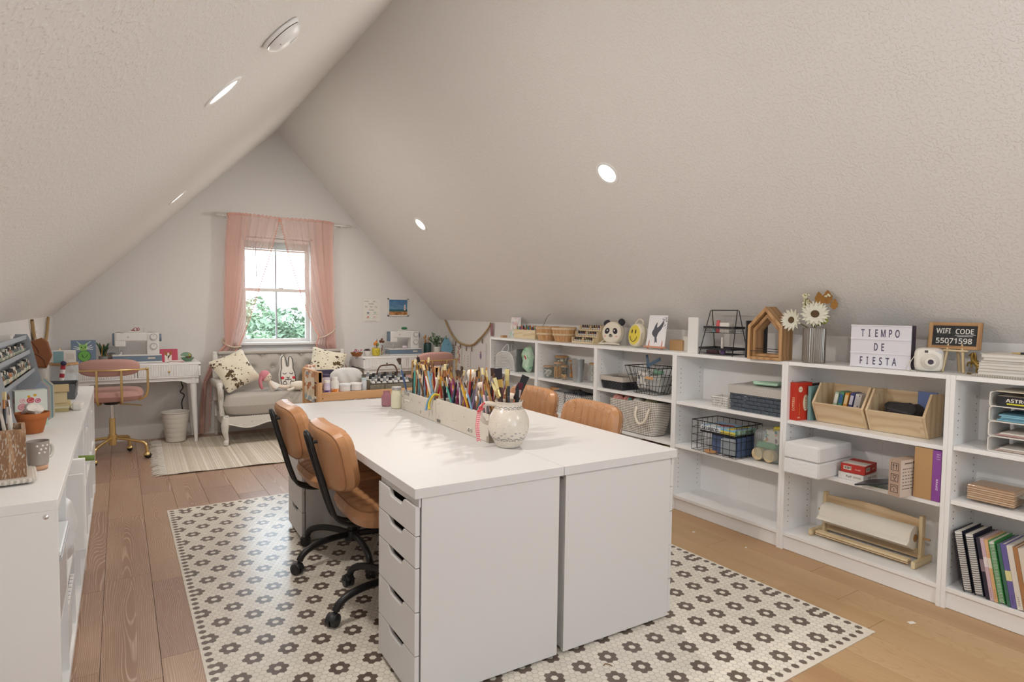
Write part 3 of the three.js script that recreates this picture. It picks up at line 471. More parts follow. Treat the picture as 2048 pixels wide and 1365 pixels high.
// ---------- grey settee ----------
{
  const lin = dataTex(256, 256, (u, v) => { const k = 0.5 + 0.28 * noise(u * 128, v * 12, 1) + 0.28 * noise(u * 12, v * 128, 2); return mixc([0.66, 0.635, 0.61], [0.82, 0.80, 0.775], k); }, { repeat: [5, 5] });
  const M_linen = M({ map: lin, roughness: 0.95 });
  const M_shabby = M({ map: dataTex(256, 256, (u, v) => { const k = smooth(0.25, 0.5, tnoise(u, v, 14, 2) + 0.5 * tnoise(u, v, 40, 3)); return mixc([0.87, 0.86, 0.84], [0.66, 0.60, 0.53], k * 0.5); }, { repeat: [3, 3] }), roughness: 0.55 });
  const t = thing('settee', 'grey linen button-tufted settee with white carved frame under the window', 'settee', [0.665, 0.0125, -4.78]);
  const hw = 0.655;
  // tufted back: leans back, panel of hw*2 x 0.42
  const tufts = []; for (let i = 0; i < 6; i++) tufts.push([-0.5 + i * 0.2, 0.07]); for (let i = 0; i < 7; i++) tufts.push([-0.6 + i * 0.2, 0.20], [-0.6 + i * 0.2, -0.06]);
  const bk = surf((u, v) => { const x = lerp(-hw + 0.03, hw - 0.03, u), y = lerp(-0.20, 0.235, v); let z = 0.05; const e = min(1, (1 - abs(u * 2 - 1)) * 14) * min(1, (1 - v) * 6 + 0.0); z *= 0.35 + 0.65 * e; for (const [a, b] of tufts) { const d = Math.hypot(x - a, y - b); z -= 0.034 * Math.exp(-(d * d) / 0.0011); } const f = abs(((x / 0.2 + 0.5) % 1 + 1) % 1 - 0.5) * 0.2; if (y > 0.2) z -= 0.014 * Math.exp(-(f * f) / 0.00018); return [x, y, z]; }, 200, 60);
  const lean = (g) => put(g, 0, 0.61, -0.185, -0.16);
  P('back_upholstery', [lean(bk), lean(box(hw * 2 - 0.06, 0.43, 0.03, 0, 0.018, 0.0)), lean(rbox(hw * 2 - 0.05, 0.035, 0.06, 0.016, 0, 0.232, 0.018))], M_linen, t);
  for (const [a, b] of tufts) P('tuft_button', lean(sph(0.011, a, b, 0.026, 1, 1, 0.5, 10, 8)), M_linen, t);
  const seat = put(mergeVertices(cushion({ w: hw * 2 - 0.02, h: 0.60, t: 0.21, n: 9, p: 14, q: 2.2, front: (x, y) => 0.92 + 0.22 * cos(x / hw * 1.4) * cos(y / 0.35 * 1.2), nr: 20, na: 120 }), 1e-4), 0, 0.37, 0.06, -PI / 2);
  P('seat_cushion', seat, M_linen, t);
  const nails = []; for (let i = 0; i < 84; i++) nails.push(sph(0.0042, lerp(-hw + 0.03, hw - 0.03, i / 83), 0.274, 0.357, 1, 1, 0.6, 6, 4)); P('nailhead_trim', nails, C('#6f665b', 0.4, { metalness: 0.7 }), t).userData.kind = 'stuff';
  // serpentine apron
  const up = [], lo = []; for (let i = 0; i <= 60; i++) { const x = lerp(-hw + 0.005, hw - 0.005, i / 60), q = x / hw; up.push([x, 0.27]); lo.push([x, 0.175 - 0.028 * cos(q * PI * 3) * (1 - abs(q) * 0.3) + 0.012 * q * q]); }
  P('apron', extrude([...up, ...lo.reverse()], 0.03, 0, 0, 0.345, 0, 0, 0, 0.004), M_shabby, t);
  const edge = []; for (let i = 0; i <= 40; i++) { const x = lerp(-hw + 0.01, hw - 0.01, i / 40), q = x / hw; edge.push([x, 0.177 - 0.028 * cos(q * PI * 3) * (1 - abs(q) * 0.3) + 0.012 * q * q, 0.362]); } P('apron_bead', tube(edge, 0.006, 120, 6), M_shabby, t);
  P('side_rail', [box(0.03, 0.09, 0.62, -hw + 0.03, 0.225, 0.03), box(0.03, 0.09, 0.62, hw - 0.03, 0.225, 0.03), box(hw * 2 - 0.1, 0.08, 0.03, 0, 0.225, -0.26)], M_shabby, t);
  for (const s of [-1, 1]) {
    const L = []; const prof = [[0.0, 0.25, 0.0, 0.036], [0.012, 0.19, 0.012, 0.036], [0.014, 0.13, 0.016, 0.027], [0.0, 0.07, 0.0, 0.02], [-0.004, 0.045, -0.002, 0.019], [0.006, 0.026, 0.012, 0.024], [0.006, 0.001, 0.014, 0.022]];
    for (let i = 0; i + 1 < prof.length; i++) { const a = prof[i], b = prof[i + 1]; L.push(bar([s * (hw - 0.035 + a[0]), a[1], 0.33 + a[2]], [s * (hw - 0.035 + b[0]), b[1], 0.33 + b[2]], a[3], 14, b[3])); L.push(sph(a[3], s * (hw - 0.035 + a[0]), a[1], 0.33 + a[2], 1, 1, 1, 12, 8)); }
    P('leg', L, M_shabby, t);
    P('leg', [bar([s * (hw - 0.03), -0.012, -0.34], [s * (hw - 0.03), 0.20, -0.27], 0.018, 10, 0.024), box(0.045, 0.40, 0.045, s * (hw - 0.022), 0.40, -0.235, -0.16)], M_shabby, t);
    P('back_post', [lean(rbox(0.05, 0.50, 0.05, 0.016, s * (hw - 0.005), 0.0, 0.015))], M_shabby, t);
    // arm: pad and curved support
    P('arm_pad', put(mergeVertices(cushion({ w: 0.085, h: 0.42, t: 0.07, n: 4, p: 6, q: 2 }), 1e-4), s * (hw + 0.012), 0.575, 0.06, -PI / 2), M_linen, t);
    P('arm_support', [tube([[s * (hw + 0.014), 0.56, 0.275], [s * (hw + 0.016), 0.55, 0.30], [s * (hw + 0.010), 0.50, 0.295], [s * (hw + 0.0), 0.43, 0.25], [s * (hw - 0.006), 0.36, 0.245], [s * (hw - 0.01), 0.27, 0.26]], 0.024, 32, 10), tube([[s * (hw + 0.012), 0.545, -0.16], [s * (hw + 0.012), 0.545, 0.05], [s * (hw + 0.014), 0.548, 0.26]], 0.017, 12, 8), sph(0.03, s * (hw + 0.014), 0.565, 0.285)], M_shabby, t);
  }
  // arm side upholstery
  P('arm_panel', [box(0.02, 0.2, 0.42, -hw + 0.02, 0.42, 0.02), box(0.02, 0.2, 0.42, hw - 0.02, 0.42, 0.02)], M_linen, t);
}
{ // waste bin
  const t = thing('waste_bin', 'white ribbed plastic waste bin under the fluted desk', 'bin', [-0.345, 0.014, -4.90]);
  const pr = [[0.0, 0.004], [0.082, 0.004], [0.084, 0.0]]; for (let i = 0; i < 6; i++) { const y0 = i * 0.046, r = 0.085 + i * 0.0062; pr.push([r, y0 + 0.002], [r + 0.0045, y0 + 0.040], [r + 0.002, y0 + 0.045]); } pr.push([0.126, 0.28], [0.128, 0.287], [0.122, 0.288], [0.118, 0.28], [0.08, 0.01], [0, 0.008]);
  P('body', lathe(pr, 0, 0, 0, 40), M({ color: hex('#e3dfd8'), roughness: 0.5 }), t);
}
// ---------- curtains ----------
{
  const sheer = M({ color: col(0.88, 0.57, 0.50), roughness: 0.95, transparent: true, opacity: 0.36, side: THREE.DoubleSide });
  const hemM = M({ color: col(0.80, 0.42, 0.34), roughness: 0.95, side: THREE.DoubleSide });
  const rod = thing('curtain_rod', 'slim white curtain rod with rounded ends above the window', 'curtain rod', [0, 0, 0]);
  P('rod', bar([0.10, 2.272, -5.115], [1.41, 2.272, -5.115], 0.009, 14), M_trim, rod);
  for (const [x, s] of [[0.10, -1], [1.41, 1]]) P('finial', [put(new THREE.SphereGeometry(0.018, 16, 12).scale(1.8, 1, 1), x + s * 0.03, 2.272, -5.115), cyl(0.012, 0.012, 0.02, x, 2.272, -5.115, 12, 0, 0, PI / 2)], C('#cfcac4', 0.5), rod);
  for (const x of [0.16, 1.35]) P('bracket', [box(0.012, 0.03, 0.085, x, 2.268, -5.157), box(0.02, 0.06, 0.006, x, 2.268, -5.197)], M_trim, rod);
  // s = +1: outer edge at small x. Rows: [y, outer x, inner x, fold depth]
  const panel = (lab, rows, tieY, floorRows, seed, tiePts) => {
    const t = thing('sheer_curtain', lab, 'curtain', [0, 0, 0]);
    const all = [...rows, ...floorRows];
    const at = (v) => { const k = v * (all.length - 1), i = min(all.length - 2, Math.floor(k)), f = k - i, a = all[i], b = all[i + 1], e = f; return [0, 1, 2, 3, 4].map((c) => lerp(a[c], b[c], e)); };
    const f = (u, v) => {
      const [y, xo, xi, amp, dz] = at(v), w = Math.pow(u, 1.35), ph = u * PI * 2 * 7 + seed + 0.8 * sin(v * 5 + u * 7), width = xi - xo, ov = 0.022 * (1 - smooth(0.35, 0.75, u)) * min(1, abs(width) / 0.2);
      return [xo + width * w + ov * Math.sign(width) * sin(2 * ph), y + (v < 0.004 ? 0.006 * sin(ph * 2) : 0) + 0.01 * sin(u * 3 + v * 4), -5.105 + dz + amp * 1.3 * (cos(ph) * (1 - 0.55 * smooth(0.4, 0.9, u)) + 0.25 * cos(ph * 2.3 + seed))];
    };
    const g = surf(f, 220, 90); g.userData.keep = true; P('fabric', g, sheer, t, undefined, true);
    const head = surf((u, v) => { const p = f(u, v * 0.022); return [p[0], p[1] + 0.012 * (1 - v), p[2] + 0.004]; }, 220, 2); head.userData.keep = true; P('gathered_heading', head, M({ color: col(0.82, 0.46, 0.39), roughness: 0.95, transparent: true, opacity: 0.6, side: THREE.DoubleSide }), t, undefined, true);
    const pom = [], edge = []; for (let i = 0; i < 110; i++) { const v = i / 109 * 0.98, a = f(1, v), b = f(0, v); pom.push(sph(0.0062, a[0] + (rows[0][1] < rows[0][2] ? 0.008 : -0.008), a[1], a[2] + 0.004, 1, 1, 1, 6, 5)); if (v < 0.72 && rows[0][1] < rows[0][2]) pom.push(sph(0.006, b[0] - 0.014, b[1], b[2], 1, 1, 1, 6, 5)); edge.push(a); }
    P('pompom_trim', pom, hemM, t).userData.kind = 'stuff'; P('edge_hem', tube(edge.map((p) => [p[0], p[1], p[2] + 0.002]), 0.0026, 160, 5), hemM, t);
    P('rope_tieback', tube(tiePts, 0.008, 60, 8), C('#d9c7b4', 0.9), t);
    return t;
  };
  panel('sheer pink curtain with pompom edge, tied back beside the cat painting desk', [[2.285, 0.165, 0.664, 0.007, 0.024], [2.25, 0.17, 0.660, 0.008, 0.024], [2.0, 0.155, 0.60, 0.018, 0.0], [1.75, 0.15, 0.525, 0.02, 0.0], [1.5, 0.142, 0.45, 0.022, 0.0], [1.25, 0.138, 0.372, 0.024, 0.01], [1.05, 0.135, 0.30, 0.026, 0.02], [0.93, 0.13, 0.25, 0.026, 0.03]], 0.93, [[0.86, 0.07, 0.20, 0.03, 0.02], [0.75, 0.0, 0.12, 0.024, -0.03], [0.55, -0.075, -0.005, 0.018, -0.05], [0.3, -0.10, -0.018, 0.016, -0.05], [0.02, -0.112, -0.025, 0.016, -0.05]], 0.3,
    [[0.128, 1.0, -5.19], [0.105, 0.965, -5.11], [0.14, 0.93, -5.04], [0.20, 0.91, -5.035], [0.262, 0.915, -5.05], [0.275, 0.90, -5.12], [0.24, 0.91, -5.185]]);
  panel('sheer pink curtain with pompom edge, tied back beside the paper chart', [[2.285, 1.24, 0.684, 0.007, 0.024], [2.25, 1.235, 0.688, 0.008, 0.024], [2.0, 1.238, 0.75, 0.018, 0.0], [1.75, 1.242, 0.825, 0.02, 0.0], [1.5, 1.248, 0.90, 0.022, 0.0], [1.25, 1.25, 0.985, 0.024, 0.01], [1.1, 1.25, 1.05, 0.026, 0.02], [1.03, 1.25, 1.085, 0.026, 0.03]], 1.03, [[0.93, 1.26, 1.06, 0.03, 0.02], [0.85, 1.28, 1.09, 0.03, -0.01], [0.65, 1.42, 1.30, 0.02, -0.05], [0.3, 1.47, 1.36, 0.018, -0.05], [0.02, 1.48, 1.37, 0.018, -0.05]], 1.9,
    [[1.27, 1.14, -5.19], [1.275, 1.12, -5.11], [1.23, 1.07, -5.03], [1.16, 1.025, -5.01], [1.10, 1.0, -5.04], [1.085, 1.0, -5.11], [1.12, 1.02, -5.185]]);
}
// ---------- pictures on the gable wall ----------
{
  const mp = printMat(256, 320, (c, W, H) => {
    c.fillStyle = '#e9e6e0'; c.fillRect(0, 0, W, H); const r = rng(3); c.fillStyle = '#3c3c42';
    const words = (x, y, w, h) => { for (let i = x; i < x + w; i += 4 + r() * 7) c.fillRect(i, y, 3 + r() * 3, h); };
    c.font = 'italic 20px serif'; c.fillText('Sewing', 18, 38); c.font = 'bold 16px sans-serif'; c.fillText('TIPS', 150, 36); words(145, 42, 70, 2); c.font = 'bold 17px sans-serif'; c.fillText('STITCHES', 84, 74);
    for (const x of [36, 106, 176]) { words(x, 100, 34, 6); words(x, 112, 30, 3); words(x, 120, 34, 2); } c.font = 'bold 14px sans-serif'; c.fillText('ON FABRIC', 90, 158); c.fillStyle = '#7c8a93'; c.beginPath(); c.ellipse(78, 194, 20, 13, 0, 0, 7); c.fill(); c.fillStyle = '#b9cdbb'; c.beginPath(); c.ellipse(180, 190, 22, 14, 0, 0, 7); c.fill(); c.fillStyle = '#3c3c42'; words(50, 214, 60, 3); words(140, 214, 70, 3); c.fillStyle = '#d08a7c'; c.beginPath(); c.ellipse(76, 252, 18, 12, -0.6, 0, 7); c.fill(); c.fillStyle = '#e2a397'; c.fillRect(150, 246, 42, 10); c.fillStyle = '#3c3c42'; words(50, 276, 60, 3); words(140, 272, 60, 3); words(40, 306, 170, 4);
  });
  const t = thing('paper_chart', 'white printed sewing chart taped to the gable wall', 'poster', [1.739, 1.173, ZB + 0.0035]); const g = sheet(0.215, 0.272, 0.003); P('sheet', g, mp, t, undefined, true);
  const r = rng(8), lm = printMat(256, 220, (c, W, H) => {
    for (let y = 0; y < H; y++) { const k = y / H; c.fillStyle = k < 0.62 ? `rgb(${62 + k * 60},${112 + k * 50},${162 + k * 20})` : k < 0.76 ? `rgb(48,${92 + r() * 14},112)` : `rgb(${165 + r() * 30},${112 + r() * 20},70)`; c.fillRect(0, y, W, 1); }
    for (let i = 0; i < 60; i++) { c.fillStyle = 'rgba(190,215,235,.22)'; c.fillRect(r() * W, r() * H * 0.6, 20 + r() * 50, 2 + r() * 4); } for (let i = 0; i < 120; i++) { c.fillStyle = ['rgba(120,80,48,.6)', 'rgba(214,160,104,.7)'][i % 2]; c.beginPath(); c.ellipse(r() * W, H * (0.8 + 0.2 * r()), 6 + r() * 14, 3 + r() * 5, 0, 0, 7); c.fill(); }
    c.fillStyle = '#efe2e0'; c.fillRect(208, 82, 22, 82); c.fillStyle = '#e2a49c'; for (const y of [96, 122, 146]) c.fillRect(208, y, 22, 10); c.fillStyle = '#c5c5cf'; c.fillRect(212, 66, 14, 16); c.fillStyle = '#2f5c50'; c.fillRect(200, 150, 56, 14);
  });
  const f = thing('framed_picture', 'small lighthouse seascape in a thin white frame on the gable wall', 'picture', [2.076, 1.243, ZB + 0.009]);
  P('frame', [box(0.266, 0.014, 0.016, 0, 0.007, 0), box(0.266, 0.014, 0.016, 0, 0.209, 0), box(0.014, 0.216, 0.016, -0.126, 0.108, 0), box(0.014, 0.216, 0.016, 0.126, 0.108, 0)], M_trim, f); P('painting', sheet(0.24, 0.19, 0.006).translate(0, 0.013, 0), lm, f, undefined, true);
}
// ---------- soft things on the settee ----------
{
  const cow = (seed) => canvasTex(512, 512, (c, W, H) => { c.fillStyle = '#e6dfcb'; c.fillRect(0, 0, W, H); const r = rng(seed); const blot = (x, y, s) => { c.fillStyle = r() < 0.5 ? '#5d4a30' : '#4a3a26'; c.beginPath(); for (let a = 0; a < 6.3; a += 0.35) { const k = s * (0.55 + 0.7 * r()); c.lineTo(x + cos(a) * k * 1.3, y + sin(a) * k); } c.closePath(); c.fill(); }; for (let i = 0; i < 70; i++) blot(r() * W, r() * H, 3 + r() * 6); for (let k = 0; k < 5; k++) { const x = r() * W, y = r() * H; for (let i = 0; i < 14; i++) blot(x + (r() - 0.5) * 120, y + (r() - 0.5) * 80, 4 + r() * 9); } blot(120, 290, 34); blot(165, 270, 26); blot(150, 380, 22); for (let i = 0; i < 4000; i++) { c.fillStyle = r() < 0.5 ? 'rgba(255,250,230,.3)' : 'rgba(170,150,110,.15)'; c.fillRect(r() * W, r() * H, 1, 3); } });
  const pil = (lab, pos, ry, rz, rx, seed, s = 0.44) => { const g = mergeVertices(cushion({ w: s, h: s, t: 0.15, n: 12, p: 2.6, q: 1.2, pinch: 0.11, nr: 20, na: 96, front: (x, y) => 1 + 0.16 * noise(x * 9 + seed, y * 9, 1), back: (x, y) => 1 + 0.1 * noise(x * 9, y * 9, 4) }), 1e-4); const m = one('throw_pillow', lab, 'pillow', put(g, 0, 0, 0, 0, 0, rz), M({ map: cow(seed), roughness: 0.9 }), pos, 0, undefined, true); m.rotation.set(rx, ry, 0, 'YXZ'); return m; };
  pil('cream cowhide-spotted pillow with a big brown blotch, lying on the settee beside the pink-haired doll', [0.16, 0.70, -4.68], 0.18, 0.38, -0.50, 5, 0.38);
  pil('cream cowhide-spotted pillow behind the wooden cart, leaning in the settee corner', [1.08, 0.712, -4.74], -0.12, -0.25 + PI, -0.42, 17, 0.38);
  // rabbit cushion
  {
    const t = thing('rabbit_cushion', 'white rabbit-shaped cushion with closed eyes and red cheeks on the settee', 'cushion', [0.665, 0.514, -4.71]); t.rotation.x = -0.28;
    const s = new THREE.Shape(); s.moveTo(-0.078, 0.01); s.bezierCurveTo(-0.09, 0.09, -0.085, 0.16, -0.066, 0.19); s.bezierCurveTo(-0.075, 0.27, -0.06, 0.33, -0.037, 0.33); s.bezierCurveTo(-0.014, 0.33, -0.01, 0.27, -0.006, 0.215); s.bezierCurveTo(0.0, 0.205, 0.004, 0.205, 0.008, 0.215); s.bezierCurveTo(0.012, 0.27, 0.016, 0.325, 0.04, 0.322); s.bezierCurveTo(0.064, 0.32, 0.072, 0.26, 0.066, 0.185); s.bezierCurveTo(0.085, 0.15, 0.092, 0.08, 0.08, 0.01); s.bezierCurveTo(0.05, -0.012, -0.05, -0.012, -0.078, 0.01);
    P('body', extrude(s, 0.075, 0, 0, 0, 0, 0, 0, 0.03, [], 5), C('#ebe6de', 0.9), t);
    const ink = C('#24222a', 0.9), z = 0.039, pts = s.getPoints(14).map((p) => [p.x * 0.86, 0.012 + (p.y - 0.01) * 0.95, z]); P('outline', tube(pts, 0.0034, 160, 5, true), ink, t);
    const eye = (x) => tube([[x - 0.017, 0.135, z], [x - 0.009, 0.124, z], [x + 0.009, 0.124, z], [x + 0.017, 0.135, z]], 0.003, 16, 5); P('eye', eye(-0.032), ink, t); P('eye', eye(0.034), ink, t);
    P('nose', [tube([[-0.012, 0.088, z], [0, 0.078, z], [0.014, 0.09, z]], 0.0035, 10, 5), tube([[0, 0.078, z], [0, 0.066, z]], 0.003, 4, 5), tube([[-0.03, 0.052, z], [-0.018, 0.066, z], [0, 0.06, z], [0.02, 0.068, z], [0.034, 0.052, z]], 0.003, 16, 5)], ink, t);
    for (const x of [-0.052, 0.056]) P('cheek', sph(0.017, x, 0.082, z - 0.004, 1, 1, 0.35), C('#d8414c', 0.9), t);
    for (const x of [-0.034, 0.036]) P('paw', tor(0.017, 0.003, x, 0.028, z, 0, 0, 0, PI * 2, 5, 20), ink, t);
  }
  // pink-haired rag doll, lying
  {
    const t = thing('rag_doll', 'cloth doll with pink yarn hair resting on the settee seat', 'doll', [0.425, 0.536, -4.55]);
    const skin = C('#e7d8ca', 0.9), white = C('#e9e6e1', 0.9);
    P('head', sph(0.048, 0.0, 0.10, 0, 1, 1.08, 0.9), skin, t); P('hair', [sph(0.054, -0.014, 0.112, -0.008, 1, 1.05, 0.95), ...[0, 1, 2, 3, 4].map((i) => tube([[-0.035, 0.12, 0.02 - i * 0.012], [-0.058, 0.07, 0.022 - i * 0.012], [-0.05, 0.01, 0.026 - i * 0.01], [-0.04, -0.012, 0.02 - i * 0.008]], 0.014, 14, 6))], C('#d58a95', 0.95), t);
    P('dress', [put(new THREE.ConeGeometry(0.055, 0.13, 18), 0.045, 0.035, 0.0, 0, 0, 0.7)], white, t);
    P('arm', tube([[0.025, 0.06, 0.04], [0.04, 0.02, 0.06], [0.065, -0.01, 0.07]], 0.013, 12, 8), skin, t); P('arm', tube([[0.03, 0.06, -0.04], [0.06, 0.02, -0.05], [0.1, 0.0, -0.03]], 0.013, 12, 8), skin, t);
    P('leg', tube([[0.07, 0.01, 0.02], [0.15, -0.004, 0.04], [0.23, -0.006, 0.05]], 0.014, 12, 8), skin, t); P('leg', tube([[0.08, 0.012, -0.01], [0.16, 0.0, 0.0], [0.25, -0.004, 0.0]], 0.014, 12, 8), skin, t);
    P('eye', [sph(0.005, 0.03, 0.108, 0.034), sph(0.005, 0.008, 0.106, 0.044)], C('#3a3030', 0.6), t);
  }
  { // white plush lump and bearded gnome doll
    const p = thing('plush_toy', 'soft white plush toy slumped below the rabbit cushion', 'plush toy', [0.72, 0.504, -4.48]); P('body', [sph(0.06, 0, 0.04, 0, 1.5, 0.75, 1), sph(0.038, 0.06, 0.052, 0.02)], C('#e6ddcf', 0.98), p); P('leg', tube([[-0.06, 0.02, 0.04], [-0.10, 0.012, 0.08], [-0.14, 0.010, 0.10]], 0.014, 10, 8), C('#e6ddcf', 0.98), p); P('leg', tube([[0.03, 0.02, 0.05], [0.02, 0.012, 0.09], [0.0, 0.010, 0.12]], 0.014, 10, 8), C('#e6ddcf', 0.98), p);
    const g = thing('gnome_doll', 'bearded cloth doll with a flower crown on the settee beside the rabbit cushion', 'doll', [0.865, 0.503, -4.60]);
    P('body', lathe([[0, 0], [0.07, 0.0], [0.075, 0.03], [0.055, 0.10], [0.03, 0.16], [0, 0.17]], 0, 0, 0, 24), C('#c99a78', 0.95), g); const fol = []; for (let i = 0; i < 12; i++) { const a = i / 12 * 6.28; fol.push(tube([[0.03 * cos(a), 0.15, 0.03 * sin(a)], [0.06 * cos(a), 0.08, 0.06 * sin(a)], [0.08 * cos(a), 0.005, 0.08 * sin(a)]], 0.012, 8, 6)); } P('skirt', fol, C('#c18f6a', 0.95), g);
    P('head', sph(0.042, 0, 0.195, 0), C('#ead7c6', 0.9), g); P('beard', [sph(0.05, 0, 0.155, 0.028, 1.0, 1.35, 0.6), sph(0.03, -0.03, 0.14, 0.03), sph(0.03, 0.03, 0.14, 0.03)], C('#efece6', 0.98), g); P('flower_crown', [0, 1, 2, 3, 4, 5, 6].map((i) => sph(0.013, 0.042 * cos(i * 0.9), 0.222 + 0.004 * sin(i * 3), 0.042 * sin(i * 0.9))), C('#d3a08c', 0.9), g); P('nose', sph(0.009, 0, 0.192, 0.044), C('#dba896', 0.9), g);
  }
}
// ---------- wooden cart behind the worktable ----------
{
  const X0 = 0.272, X1 = 1.10, Z1 = -2.13, Z0 = -2.53, t = thing('wooden_cart', 'honey-coloured wooden craft cart with a low rail, standing behind the worktable', 'cart', [0, 0.0035, 0]);
  for (const x of [X0, X1]) { const e = new THREE.Group(); e.name = 'end_panel'; t.add(e); for (const z of [Z0 + 0.02, Z1 - 0.02]) P('post', rbox(0.028, 0.86, 0.04, 0.003, x + 0.014, 0.43 + 0.05, z), M_cart, e); P('top_slat', rbox(0.026, 0.07, Z1 - Z0, 0.003, x + 0.014, 0.872, (Z0 + Z1) / 2), M_cart, e); for (const y of [0.68, 0.78]) P('slat', box(0.014, 0.075, Z1 - Z0 - 0.05, x + 0.014, y, (Z0 + Z1) / 2), M_cart, e); }
  const map = canvasTex(128, 256, (c, W, H) => { c.fillStyle = '#e6d9c4'; c.fillRect(0, 0, W, H); const r = rng(6); for (let i = 0; i < 26; i++) { c.fillStyle = ['#c98d66', '#eadfcd', '#b9744a', '#dcc7a8', '#9db0b4'][i % 5]; c.beginPath(); for (let a = 0; a < 6.3; a += 0.6) c.lineTo((i * 37 % W) + cos(a) * (8 + r() * 22), (i * 53 % H) + sin(a) * (8 + r() * 26)); c.fill(); } c.fillStyle = '#7f97a8'; c.beginPath(); c.ellipse(40, 26, 18, 12, 0, 0, 7); c.fill(); });
  const pm = new THREE.Mesh(new THREE.BoxGeometry(0.16, 0.2, 0.003), M({ map, roughness: 0.8 })); pm.name = 'map_print'; pm.position.set(X0 - 0.002, 0.80, -2.33); pm.rotation.y = -PI / 2; pm.scale.x = 1.5; t.add(pm); pm.userData.label = 'faded map print';
  P('front_rail', rbox(X1 - X0 - 0.02, 0.055, 0.018, 0.003, (X0 + X1) / 2 + 0.01, 0.745, Z1 - 0.008), M_cart, t); P('rear_rail', rbox(X1 - X0 - 0.02, 0.055, 0.018, 0.003, (X0 + X1) / 2 + 0.01, 0.745, Z0 + 0.008), M_cart, t);
  P('tray', box(X1 - X0 - 0.02, 0.014, Z1 - Z0 - 0.03, (X0 + X1) / 2 + 0.01, 0.742, (Z0 + Z1) / 2), M_cart, t); P('lower_shelf', box(X1 - X0 - 0.02, 0.016, Z1 - Z0 - 0.03, (X0 + X1) / 2 + 0.01, 0.30, (Z0 + Z1) / 2), M_cart, t);
  for (const x of [X0 + 0.014, X1 + 0.014]) for (const z of [Z0 + 0.03, Z1 - 0.03]) P('caster', [put(new THREE.CylinderGeometry(0.024, 0.024, 0.018, 16), x, 0.025, z, PI / 2), cyl(0.008, 0.008, 0.03, x, 0.045, z, 8)], M_black, t);
  P('peg', [bar([X0 + 0.03, 0.735, Z1 + 0.001], [X0 + 0.03, 0.735, Z1 + 0.004], 0.004, 8)], C('#7a4a25', 0.7), t);
  const Y = 0.7535;
  const lab = (base, band, txt, w = 128, h = 128) => printMat(w, h, (c, W, H) => { c.fillStyle = base; c.fillRect(0, 0, W, H); c.fillStyle = band; c.fillRect(0, H * 0.5, W, H * 0.42); c.fillStyle = txt; for (let k = 0; k < 3; k++) for (let x = 4; x < W; x += 42) c.fillRect(x, H * (0.56 + k * 0.1), 26 - k * 6, 5); });
  const bottle = (name, l, cat, x, zz, r, h, m, capC, neck = 0.5, lm) => { const o = thing(name, l, cat, [x, Y, zz]); P('body', lathe([[0, 0], [r, 0], [r, h * 0.72], [r * neck, h * 0.84], [r * neck, h * 0.86]], 0, 0, 0, 24), m, o); P('cap', cyl(r * neck * 1.12, r * neck * 1.12, h * 0.15, 0, h * 0.925, 0, 20), C(capC, 0.5), o); if (lm) { const g = new THREE.CylinderGeometry(r + 0.0008, r + 0.0008, h * 0.55, 28, 1, true).translate(0, h * 0.34, 0); P('wrap_label', g, lm, o, undefined, true); } return o; };
  const PW = C('#e8e6e2', 0.45);
  bottle('craft_bottle', 'small bottle with a purple label in the wooden cart', 'bottle', 0.347, -2.19, 0.022, 0.095, C('#c9bfd6', 0.4), '#efece6', 0.8, lab('#d8d0e2', '#55407f', '#e6def0'));
  bottle('craft_bottle', 'taller bottle with a dark purple cap behind the purple label bottle', 'bottle', 0.385, -2.34, 0.028, 0.12, C('#d9d2df', 0.4), '#4a4260', 0.8, lab('#e3e0ea', '#6b5f8c', '#ffffff'));
  bottle('craft_bottle', 'white glue bottle with an orange label in the wooden cart', 'bottle', 0.400, -2.19, 0.025, 0.115, PW, '#ece9e3', 0.62, lab('#eceae5', '#e07f2a', '#fff4e0'));
  { const o = one('dark_box', 'dark box with pale lettering standing in the wooden cart', 'box', box(0.13, 0.14, 0.03, 0, 0.07, 0), lab('#3b3850', '#302d42', '#c7c3d8'), [0.40, Y, -2.45]); }
  bottle('lidded_tub', 'white lidded tub beside the orange label bottle', 'tub', 0.466, -2.19, 0.036, 0.068, PW, '#e9edf0', 1.0, lab('#e6e4e2', '#dcd7d6', '#c99aa0'));
  bottle('lidded_tub', 'white lidded tub with a grey photo label in the cart', 'tub', 0.541, -2.187, 0.036, 0.07, PW, '#eff0f0', 1.0, lab('#e6e4e2', '#85888a', '#e3e3e3'));
  bottle('craft_bottle', 'clear plastic bottle with a pale blue cap in the cart', 'bottle', 0.598, -2.19, 0.018, 0.10, C('#d5dbe0', 0.3), '#bcd0d6', 0.85);
  { const b = thing('cloth_roll', 'rolled white cloth standing in the wooden cart', 'cloth', [0.545, Y + 0.008, -2.405]); P('roll', put(mergeVertices(cushion({ w: 0.24, h: 0.15, t: 0.11, n: 2.4, p: 3, q: 2, front: (x, y) => 1 + 0.09 * sin(x * 90 + y * 40) }), 1e-4), 0, 0.072, 0), C('#dfe0df', 0.95), b); }
